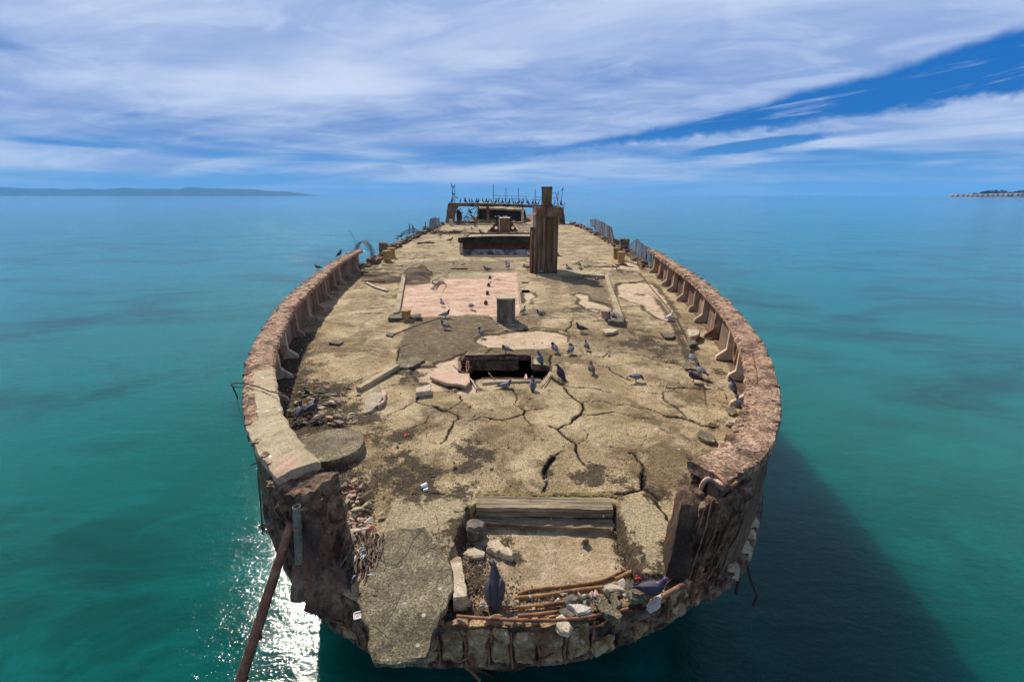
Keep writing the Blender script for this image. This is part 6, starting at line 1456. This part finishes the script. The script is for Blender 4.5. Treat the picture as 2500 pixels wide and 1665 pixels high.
crumbs(cN, 250, 900, 170, 60, 500, -.18); crumbs(cN, 200, 600, 90, 130, 500, -.18); crumbs(cN, 1000, 980, 300, 60, 500, -.17); crumbs(cN, 1500, 560, 70, 110, 400, -.12); crumbs(cC, 1100, 300, 300, 200, 400); crumbs(cC, 300, 1250, 250, 130, 500); crumbs(cW, 700, 1000, 200, 120, 500, 0, smax=.02); crumbs(cA, 1300, 400, 500, 250, 600, 0, smax=.02)
crumbs(cM, 1070, 700, 30, 120, 150, -.15); crumbs(cN, 800, 500, 300, 110, 160, -.19)
tag(mb.build('grit', [M_chunk, M_chunkp, M_chunkd]), 'fine tan and dark grit strewn over the near deck', 'grit', kind='stuff')

# ---- litter
def can(c, x, y, lab, r=.022, L=.08, rz=.5, mat=M_white, z=.03):
    q = at(*c(x, y), z); root = empty('paper_cup', q, rz, lab, 'litter')
    MB().tube([(-L/2, 0, 0), (L/2, 0, 0)], [r, r*1.25], 12).build('cup', mat, root, smooth=False); MB().tube([(L/2-.004, 0, 0), (L/2+.004, 0, 0)], r*1.4, 12).build('rim', mat, root)
can(cB, 370, 1432, 'larger white cup lying beside the pale shell on the near left deck', .024, .08, .6)
can(cB, 388, 1472, 'smaller white cup lying just below the larger one on the near left deck', .018, .06, .4)
can(cL, 848, 332, 'white cup lying in the debris heap near the left bulwark', .026, .09, .1)
q = at(*crop(540, 1280, .24560)(1378, 905), -.02); rt = empty('clear_tray', q, .3, 'clear pale square lid at the left edge of the tilted slab', 'litter'); MB().box((0, 0, 0), (.10, .07, .008)).build('bottom', M_chunkw, rt); mb = MB()
for s_ in (-1, 1): mb.box((0, s_*.037, .008), (.10, .006, .014)); mb.box((s_*.052, 0, .008), (.006, .068, .014))
mb.build('rim', M_white, rt)
def petal(c, x, y, z, lab, s=.018, n=3):
    q = at(*c(x, y), z+.012); rt = empty('red_flower', q, random.random()*3, lab, 'flower')
    for k in range(n):
        a = k*2.1; MB().loft([((math.cos(a)*s*.1, math.sin(a)*s*.1, 0), (0, s*.2, 0), (0, 0, .003)), ((math.cos(a)*s*.9, math.sin(a)*s*.9, .01), (-math.sin(a)*s*.7, math.cos(a)*s*.7, 0), (0, 0, .004)), ((math.cos(a)*s*1.7, math.sin(a)*s*1.7, .004), (-math.sin(a)*s*.2, math.cos(a)*s*.2, 0), (0, 0, .002))], 6).build('petal', M_red, rt)
for a in ((cB, 205, 948, 0, 'red flower with a green stem beside the dark crumbs on the left deck', .03, 5), (cB, 400, 948, 0, 'small red petal right of the red flower with the stem', .02, 2), (cB, 597, 750, 0, 'tiny red petal beside the wide crack on the left', .015, 2), (cL, 985, 283, .03, 'red petals on top of the left debris heap', .026, 3), (cL, 725, 355, .03, 'red petals in shadow at the foot of the left bulwark', .026, 3), (cL, 1545, 888, .0, 'red petal right of the round pad', .022, 3), (cL, 1370, 1148, 0, 'red petals below the round pad', .022, 3), (cL, 1375, 1435, .02, 'upper red petal in the stone rubble', .02, 3), (cL, 1395, 1490, .03, 'lower red petal in the stone rubble', .02, 3), (cQ, 1220, 785, .05, 'red petal beside the pale angular stone', .02, 3), (cC, 1100, 1390, 0, 'red petals near the inner side of the right torn end', .024, 3), (cN, 665, 140, .04, 'single red petal lying on the upper timber', .014, 2), (cN, 1555, 785, .02, 'red petals behind the tail of the purple pigeon', .02, 3)): petal(*a)
MB().tube([(.03, 0, 0), (.07, .05, .05), (.09, .10, .10)], .004, 5)
def ball(c, x, y, z, r, mat, lab, name='plastic_ball'):
    q = at(*c(x, y), z); o = MB().lathe([(r*math.sin(t_), -r*math.cos(t_)) for t_ in np.linspace(.05, 3.09, 9)], 12).build(name, mat, smooth=True); o.location = q; tag(o, lab, 'litter')
ball(cC, 1640, 97, .92, .045, M_orange, 'orange plastic ball under the inner edge of the right rim')
ball(cN, 1352, 1270, -.40, .018, M_blue, 'small bright blue ball on the right part of the bow face')
ball(cN, 897, 965, -.1, .016, M_white, 'tiny white shell on the rusty bars of the bow lip', 'shell'); ball(cN, 253, 998, -.12, .014, M_white, 'tiny white shell behind the long bar on the bow lip', 'shell')

# ================================================================ BIRDS
def bird_mats(tagname, body, neck, wing, bar, tail):
    r = {}
    for k, c in (('body', body), ('neck', neck), ('wing', wing), ('bar', bar), ('tail', tail)): r[k] = plain(f'{tagname}_{k}_feathers', c, .55 if k == 'neck' else .75, var=.25, scale=60)
    return r
BM = {'grey': bird_mats('grey_pigeon', (.105, .108, .125), (.035, .03, .05), (.175, .18, .20), (.025, .025, .035), (.06, .065, .09)),
      'dark': bird_mats('dark_pigeon', (.026, .028, .038), (.018, .016, .032), (.034, .036, .048), (.015, .015, .02), (.02, .02, .03)),
      'slate': bird_mats('slate_pigeon', (.038, .038, .042), (.02, .02, .026), (.045, .045, .05), (.02, .022, .03), (.16, .19, .26)),
      'purple': bird_mats('purple_pigeon', (.05, .042, .06), (.06, .03, .075), (.04, .035, .055), (.018, .015, .02), (.03, .028, .04)),
      'white': bird_mats('white_pigeon', (.55, .52, .50), (.60, .56, .54), (.62, .60, .58), (.4, .38, .36), (.5, .48, .45))}
M_leg = plain('bird_leg', (.35, .08, .06), .6); M_beak = plain('bird_beak', (.06, .05, .05), .5); M_eye = plain('bird_eye', (.30, .08, .02), .2)
def pigeon_proto(kind, pose):
    m = BM[kind]; root = bpy.data.objects.new('pigeon', None); C.objects.link(root); root.empty_display_size = .1
    up = {'stand': 0, 'upright': .55, 'peck': -.25, 'preen': .1, 'sit': -.05}[pose]; dz = -.055 if pose == 'sit' else 0
    rot = Matrix.Rotation(-up, 4, 'Y'); piv = Vector((0, 0, .11))
    T = lambda p: (rot @ (Vector(p)-piv))+piv+Vector((0, 0, dz))
    V = lambda p: rot @ Vector(p)
    if pose == 'stand': nk = [((.088, 0, .172), .034, .036), ((.100, 0, .200), .024, .026), ((.110, 0, .222), .023, .023), ((.122, 0, .240), .022, .021), ((.138, 0, .240), .014, .013), ((.147, 0, .237), .006, .006)]
    elif pose == 'upright': nk = [((.096, .004, .16), .036, .038), ((.130, .008, .175), .024, .026), ((.150, .014, .182), .021, .023), ((.168, .026, .180), .025, .024), ((.174, .042, .176), .013, .012), ((.176, .052, .172), .006, .006)]
    elif pose == 'peck': nk = [((.100, 0, .145), .034, .034), ((.130, 0, .135), .024, .025), ((.150, 0, .115), .022, .022), ((.165, 0, .095), .020, .020), ((.172, 0, .078), .013, .013), ((.175, 0, .068), .006, .006)]
    elif pose == 'preen': nk = [((.085, .012, .175), .034, .036), ((.085, .030, .200), .026, .026), ((.072, .048, .205), .023, .022), ((.052, .060, .195), .020, .019), ((.040, .062, .180), .012, .012), ((.034, .060, .172), .006, .006)]
    else: nk = [((.085, 0, .165), .036, .036), ((.092, 0, .185), .027, .027), ((.100, 0, .200), .024, .024), ((.112, 0, .210), .021, .020), ((.126, 0, .208), .013, .012), ((.134, 0, .205), .006, .006)]
    bodyr = [((-.135, 0, .092), .022, .010), ((-.10, 0, .100), .036, .026), ((-.06, 0, .108), .050, .042), ((-.01, 0, .116), .058, .056), ((.035, 0, .126), .060, .060), ((.068, 0, .140), .052, .054)]
    rings = []; allr = bodyr+nk
    for i, (c, w, h) in enumerate(allr):
        a = Vector(allr[min(i+1, len(allr)-1)][0])-Vector(allr[max(i-1, 0)][0]); a.normalize(); side = Vector((-a.y, a.x, 0)); side = side.normalized() if side.length > .2 else Vector((0, 1, 0))
        if i < len(bodyr): side = Vector((0, 1, 0))
        b = a.cross(side).normalized(); rings.append((T(c), V(side)*w, V(b)*h))
    mb = MB().loft(rings, 12); cut = len(bodyr)*12
    for k, f in enumerate(mb.f): mb.m[k] = 1 if min(f) >= cut-12 and len(f) == 4 or (len(f) > 4 and min(f) > cut) else 0
    mb.build('body', [m['body'], m['neck']], root, smooth=True)
    e = Vector(nk[-1][0]); d = (e-Vector(nk[-3][0])).normalized(); hd = Vector(nk[-3][0])
    MB().tube([T(e-d*.004), T(e+d*.018+Vector((0, 0, -.003)))], [.0055, .0015], 6).build('beak', M_beak, root)
    for s in (-1, 1):
        sd = Vector((-d.y, d.x, 0)); sd = sd.normalized()*s if sd.length > .2 else Vector((0, s, 0)); p = hd+d*.006+sd*.019+Vector((0, 0, .004))
        MB().tube([T(p-sd*.003), T(p+sd*.003)], .0042, 6).build('eye', M_eye, root)
        # folded wing with two dark bars
        wr = []
        for (x, z, w, h, y) in ((.072, .145, .006, .022, .047), (.045, .142, .012, .042, .054), (.0, .132, .013, .048, .054), (-.05, .122, .011, .038, .046), (-.10, .110, .008, .024, .032), (-.150, .098, .005, .012, .018), (-.175, .092, .003, .006, .014)):
            wr.append((T((x, s*y, z)), V((0, w, 0)), V((0, -s*h*.45, h))))
        wb = MB().loft(wr, 8)
        for k, f in enumerate(wb.f): wb.m[k] = 1 if len(f) == 4 and min(f)//8 in (4, 5) else 0
        wb.build('wing', [m['wing'], m['bar']], root, smooth=True)
        q = [(T((x+.0, s*y, z)), T((x-.014, s*(y-.004), z))) for x, y, z in ((-.035, .0605, .10), (-.042, .060, .125), (-.050, .048, .152))]
        vs = []; 
        for a_, b_ in q: vs += [a_, b_]
        MB().addv(vs, [(0, 1, 3, 2), (2, 3, 5, 4)]).build('wing_bar', m['bar'], root)
        if pose != 'sit':
            hp_ = T((.005, s*.022, .075)); MB().tube([hp_, (hp_.x+.004, s*.024, .035), (hp_.x+.002, s*.024, .004)], [.010, .0045, .0040], 6).build('leg', M_leg, root)
            ft = MB(); 
            for a_ in (-.5, 0, .5, math.pi): ft.tube([(hp_.x+.002, s*.024, .004), (hp_.x+.002+.026*math.cos(a_), s*.024+.026*math.sin(a_), .003)], .0026, 4)
            ft.build('foot', M_leg, root)
    tr = [(T((-.115, 0, .100)), V((0, .024, 0)), V((0, 0, .009))), (T((-.16, 0, .088)), V((0, .024, 0)), V((0, 0, .006))), (T((-.21, 0, .076)), V((0, .029, 0)), V((0, 0, .003)))]
    tb = MB().loft(tr, 8)
    for k, f in enumerate(tb.f): tb.m[k] = 1 if min(f) >= 8 else 0
    tb.build('tail', [m['wing'], m['tail']], root, smooth=True)
    return root
PRO = {}; USED = set()
def pigeon(px, py, head, kind, pose, lab, z=0.0, s=1.0, group=None):
    if (kind, pose) not in PRO: PRO[(kind, pose)] = pigeon_proto(kind, pose); r = PRO[(kind, pose)]
    else: r = copy_tree(PRO[(kind, pose)])
    r.location = at(px, py, z+.004); r.rotation_euler = (0, 0, R(head)); r.scale = (s,)*3; return tag(r, lab, 'pigeon', group)
# heading: 0 = facing right, 90 = facing away, 270 = facing the camera
PL = [(1208, 1470, 88, 'slate', 'upright', 'dark pigeon seen from behind, standing upright on the front plate', -.19, 1.42),
 (1588, 1455, -12, 'purple', 'stand', 'purple pigeon with pale blue head on the rubble at the right of the bow lip', .03, 1.10),
 (1233, 946, 10, 'grey', 'sit', 'blue-grey pigeon with pale wings at the front edge of the opening, left of centre', 0, 1.1),
 (1301, 952, 85, 'grey', 'upright', 'pigeon seen from behind at the front edge of the opening, right of centre', 0, 1.05),
 (1369, 925, 125, 'dark', 'upright', 'dark pigeon with a long tail just right of the opening', 0, 1.25),
 (1319, 888, 110, 'grey', 'upright', 'pigeon perched at the rear right corner of the opening', 0, 1.15),
 (1236, 862, 170, 'grey', 'preen', 'dark-headed pigeon preening on the rear edge of the opening', 0, 1.1),
 (1354, 860, 110, 'grey', 'preen', 'preening pigeon below the right end of the oval pale patch', 0, 1.2),
 (1393, 863, 60, 'grey', 'preen', 'pale-winged preening pigeon right of the oval patch, middle of a row of three', 0, 1.15),
 (1432, 854, 100, 'dark', 'stand', 'small black pigeon, rightmost of the row of three past the oval patch', 0, 1.0),
 (1444, 912, 95, 'dark', 'stand', 'dark pigeon with a long shadow standing alone on the right deck', 0, 1.1),
 (1552, 932, 8, 'grey', 'peck', 'pale grey pigeon facing right between two fine cracks on the right deck', 0, 1.1),
 (1690, 884, 95, 'grey', 'stand', 'blue pigeon standing on the flat grey slab near the right frames', .05, 1.15),
 (1710, 917, 110, 'grey', 'stand', 'light grey pigeon, upper of two close together near the nearest right frame', 0, 1.2),
 (1694, 933, 150, 'purple', 'preen', 'dark preening pigeon with spread tail below the light grey one', 0, 1.25),
 (1787, 956, 100, 'grey', 'upright', 'pigeon with pale head at the foot of the nearest right frame', 0, 1.15),
 (1812, 995, 120, 'dark', 'sit', 'black pigeon in the shadow under the right rim', 0, 1.3),
 (732, 1022, 95, 'purple', 'stand', 'dark purple pigeon standing on the left debris heap, left of a pair', .03, 1.25),
 (760, 1012, 50, 'purple', 'stand', 'dark pigeon leaning right on the left debris heap, right of a pair', .03, 1.25),
 (1080, 747, 120, 'grey', 'stand', 'small pale pigeon standing on the left half of the pink patch', 0, 1.1),
 (1151, 755, 120, 'grey', 'peck', 'round dark blue pigeon bending down on the pink patch', 0, 1.3),
 (1087, 777, 15, 'grey', 'stand', 'blue pigeon at the front edge of the pink patch', 0, 1.3),
 (1088, 805, 150, 'grey', 'stand', 'blue-grey pigeon walking on the dark patch left of centre', 0, 1.25),
 (1175, 820, 110, 'grey', 'preen', 'pigeon hunched at the left end of the oval pale patch', 0, 1.2),
 (1277, 766, 60, 'grey', 'stand', 'brownish pigeon just right of the short square post', 0, 1.15),
 (1320, 769, 170, 'grey', 'sit', 'light pigeon sitting low right of the short square post', 0, 1.2),
 (1419, 812, 165, 'dark', 'stand', 'dark pigeon left of the flat pale slab', 0, 1.3),
 (1496, 772, 100, 'grey', 'sit', 'white-backed pigeon on the dark lump by the right curb beam', .16, 1.2),
 (1489, 791, 170, 'grey', 'sit', 'dark blue pigeon crouching behind the pinkish bollard', 0, 1.2),
 (1457, 688, 90, 'dark', 'stand', 'small dark pigeon in the tower shadow', 0, 1.2),
 (1388, 663, 120, 'grey', 'stand', 'blue-black pigeon just right of the tower foot', 0, 1.5),
 (1418, 662, 90, 'dark', 'stand', 'dark pigeon behind the curb beam right of the tower, lower of two', 0, 1.2),
 (1414, 651, 90, 'dark', 'stand', 'dark pigeon behind the curb beam right of the tower, upper of two', 0, 1.3),
 (1189, 660, 170, 'grey', 'sit', 'dark pigeon on the far edge of the pink patch beside a black hole', 0, 1.5),
 (1240, 657, 60, 'grey', 'stand', 'front pigeon of a close pair on the far dark band', 0, 1.4),
 (1238, 651, 100, 'grey', 'preen', 'rear pigeon of a close pair on the far dark band', 0, 1.4),
 (1288, 660, 10, 'grey', 'peck', 'grey pigeon bending down left of the tower foot', 0, 1.5),
 (1322, 667, 150, 'grey', 'sit', 'blue pigeon in front of the tower foot', 0, 1.4),
 (1299, 648, 80, 'grey', 'upright', 'pale pigeon beside the rusty downpipe of the tower', 0, 1.4),
 (1293, 624, 170, 'white', 'sit', 'white bird at the foot of the hatch coaming near the tower', 0, 1.6),
 (1632, 783, 25, 'white', 'stand', 'white pigeon beside the right gutter', 0, 1.2),
 (829, 627, 20, 'dark', 'upright', 'black bird perched on the far part of the left rim', 1.01, 1.35)]
for a in PL: pigeon(*a[:6], z=a[6], s=a[7]*(.92 if a[7] < 1.41 else 1))
stone(at(779, 662, 1.03), .20, 3, 'pale lump sitting on the left rim with a small dark bird on it', None)
pigeon(777, 656, 160, 'dark', 'sit', 'small dark bird sitting on the pale lump of the left rim', z=1.10, s=1.1)

ORD = ['leftmost']+[w+' from left' for w in 'second third fourth fifth sixth seventh eighth ninth tenth eleventh twelfth thirteenth fourteenth fifteenth sixteenth seventeenth eighteenth nineteenth twentieth'.split()]
ORD += ['twenty-'+w+' from left' for w in 'first second third fourth fifth sixth seventh eighth ninth'.split()]+['thirtieth from left']+['thirty-'+w+' from left' for w in 'first second third fourth fifth sixth seventh'.split()]
# gulls and cormorants farther away
M_gull = plain('juvenile_gull_feathers', (.10, .075, .055), .8, var=.4); M_cor = plain('cormorant_feathers', (.012, .012, .014), .6); M_gullw = plain('gull_white_feathers', (.55, .50, .45), .8)
def seabird(kind):
    root = bpy.data.objects.new(kind, None); C.objects.link(root); root.empty_display_size = .1
    if kind == 'cormorant':
        rings = [((-.20, 0, .10), .03, .015), ((-.12, 0, .20), .06, .05), ((-.04, 0, .32), .09, .085), ((.02, 0, .44), .085, .08), ((.05, 0, .53), .05, .05), ((.04, 0, .62), .032, .035), ((.05, 0, .71), .03, .03), ((.09, 0, .76), .034, .03), ((.14, 0, .765), .018, .016)]; rings = [((c[0], c[1], c[2]-.12 if c[2] > .3 else c[2]-.06), w, h) for c, w, h in rings]; mt = M_cor
    else:
        rings = [((-.34, 0, .19), .03, .012), ((-.24, 0, .21), .05, .04), ((-.10, 0, .23), .085, .075), ((.03, 0, .25), .095, .09), ((.11, 0, .29), .07, .07), ((.15, 0, .35), .05, .05), ((.18, 0, .41), .048, .046), ((.22, 0, .42), .034, .032), ((.25, 0, .415), .014, .014)]; mt = M_gull if kind == 'gull' else M_gullw
    P = [Vector(r[0]) for r in rings]; rr = []
    for i, (c, w, h) in enumerate(rings):
        a = (P[min(i+1, len(P)-1)]-P[max(0, i-1)]).normalized(); rr.append((c, Vector((0, 1, 0))*w, a.cross(Vector((0, 1, 0)))*h))
    MB().loft(rr, 9).build('body', mt, root, smooth=True)
    e = P[-1]; MB().tube([e, e+Vector((.055, 0, -.01))], [.013, .004], 5).build('beak', M_beak if kind != 'cormorant' else M_wood, root)
    for s in (-1, 1):
        z0 = P[3].z; wr = [((P[4].x, s*.06, P[4].z-.03), .012, .03), ((P[3].x, s*.088, P[3].z), .016, .075), ((P[2].x-.03, s*.075, P[2].z), .014, .06), ((P[1].x-.05, s*.04, P[1].z), .008, .03), ((P[0].x, s*.02, P[0].z), .004, .008)]
        MB().loft([(c, (0, w, 0), (h*.6 if kind == 'cormorant' else 0, 0, h*.8)) for c, w, h in wr], 7).build('wing', mt, root, smooth=True)
        MB().tube([(P[3].x-.03, s*.04, P[3].z-.06), (P[3].x-.02, s*.04, 0)], .010, 5).build('leg', M_leg if kind != 'cormorant' else M_black, root)
    return root
SB = {}
def sb(kind, loc, head, lab, group=None, s=1.0, cat=None):
    if kind not in SB: r = SB[kind] = seabird(kind)
    else: r = copy_tree(SB[kind])
    r.location = loc; r.rotation_euler = (0, 0, R(head)); r.scale = (s,)*3; return tag(r, lab, cat or ('cormorant' if kind == 'cormorant' else 'gull'), group)
GT = 'cormorants along the top of the far frame'
xs_ = [(275, 408), (560, 408), (730, 412), (1000, 420), (1300, 428), (1600, 440), (1960, 452)]
for i, x in enumerate((325, 460, 525, 545, 600, 635, 700, 720, 735, 800, 845, 862, 888, 930, 990, 1003, 1038, 1090, 1102, 1145, 1192, 1203, 1258, 1290, 1330, 1350, 1385, 1408, 1475, 1488, 1550, 1560, 1598, 1642, 1880, 1972, 1985)):
    y = np.interp(x, [a for a, _ in xs_], [b for _, b in xs_])+2; q = atY(*c1(x, y), 66.5)
    sb('cormorant', (q[0], q[1], q[2]+.02), random.choice((0, 180, 20, 160, 200, -20))+random.gauss(0, 12), 'black cormorant on the top beam of the far frame, '+ORD[i], GT, random.uniform(.95, 1.15))
for (x, y, lab) in ((331, 182, 'cormorant on the leftmost tall pole of the far frame'), (366, 196, 'cormorant on the second pole from the left of the far frame'), (350, 300, 'cormorant halfway down between the two left poles'), (2004, 232, 'cormorant on top of the rightmost pole of the far frame')):
    q = atY(*c1(x, y), 66.4); sb('cormorant', q, random.choice((0, 180)), lab, None, .95)
for k in range(22):
    x = 745+k*29+random.gauss(0, 6); y = 488+(x-722)*.045-random.uniform(0, 12); q = atY(*c1(x, y), 93+random.uniform(0, 2.5)); sb('cormorant', (q[0], q[1], q[2]+.05), random.uniform(0, 360), 'cormorant on the pale roof edge of the stern house, '+ORD[k], 'cormorants on the stern house roof', 1.15)
GG = [(240, 512, 5, 'brown gull standing in profile on the far left deck, facing right'), (80, 462, 95, 'brown gull upright at the very edge of the far left deck'), (380, 448, 85, 'brown gull just left of the leaning gull on the far left deck'), (490, 412, 30, 'leaning brown gull near the rusty wire at left'), (910, 398, 60, 'brown gull alone in the middle of the far left deck'), (1100, 497, 30, 'brown gull beside the round rim on the far left deck'), (1512, 272, 120, 'brown gull behind the tuft of rods'), (1575, 220, 140, 'brown gull farthest back left of the winch block'), (1705, 382, 150, 'brown gull on the left end of the hatch coaming'), (540, 335, 10, 'brown gull among the rusty mesh on the left edge'), (630, 322, 90, 'upright gull beside the tallest steel post'), (655, 258, 90, 'gull perched on the left deck edge by the chain link'), (740, 300, 150, 'gull at the left end of the tangled rods'), (150, 420, 0, 'gull lying low on the left deck edge')]
for x, y, h, lab in GG: q = at(*cH(x, y)); z = 1.15 if 'coaming' in lab else 0; q = (q[0], q[1], 0) if z == 0 else atY(*cH(x, y), 31.5); sb('gull', q, h, lab, None, 1.1)
q = at(*c1(1115, 833)); sb('white_gull', q, 50, 'pale gull standing in front of the winch block', None, 1.3)
for i, (x, y) in enumerate(((990, 622), (1040, 618), (1122, 630), (1155, 628), (1268, 690))): q = atY(*c1(x, y+6), 60 if i in (0, 1, 4) else 51); sb('white_gull', (q[0], q[1], q[2]), 170, ['leftmost white gull seen through the far frame', 'second white gull seen through the far frame', 'left white gull on top of the winch block', 'right white gull on top of the winch block', 'white gull at the foot of the stern house'][i], None, .55)
tag(MB().box((0, 0, 0), (2.4, .05, .05)).build('bar', M_rustd, loc=(0, 0, 0)), 'thin bar under the two left white gulls beyond the winch block', 'bar').location = Vector(atY(*c1(1010, 629), 60))+Vector((0, 0, -.03))

# ================================================================ AIR
def haze():
    m = bpy.data.materials.new('sea_haze'); m.use_nodes = True; t = NT(m.node_tree); t.n.clear()
    o = t.add('ShaderNodeOutputMaterial'); v = t.add('ShaderNodeVolumePrincipled'); v.inputs['Color'].default_value = (.13, .52, 1.0, 1); v.inputs['Density'].default_value = HAZE_D; v.inputs['Anisotropy'].default_value = .0
    t.l.new(v.outputs[0], o.inputs['Volume'])
    h = MB().box((0, 0, (WATER-3+420)/2), (36000, 36000, 420-(WATER-3))).build('haze', m); tag(h, 'thin blue sea haze that fades the far hills', kind='stuff')
HAZE_D = 5.0e-5
haze()
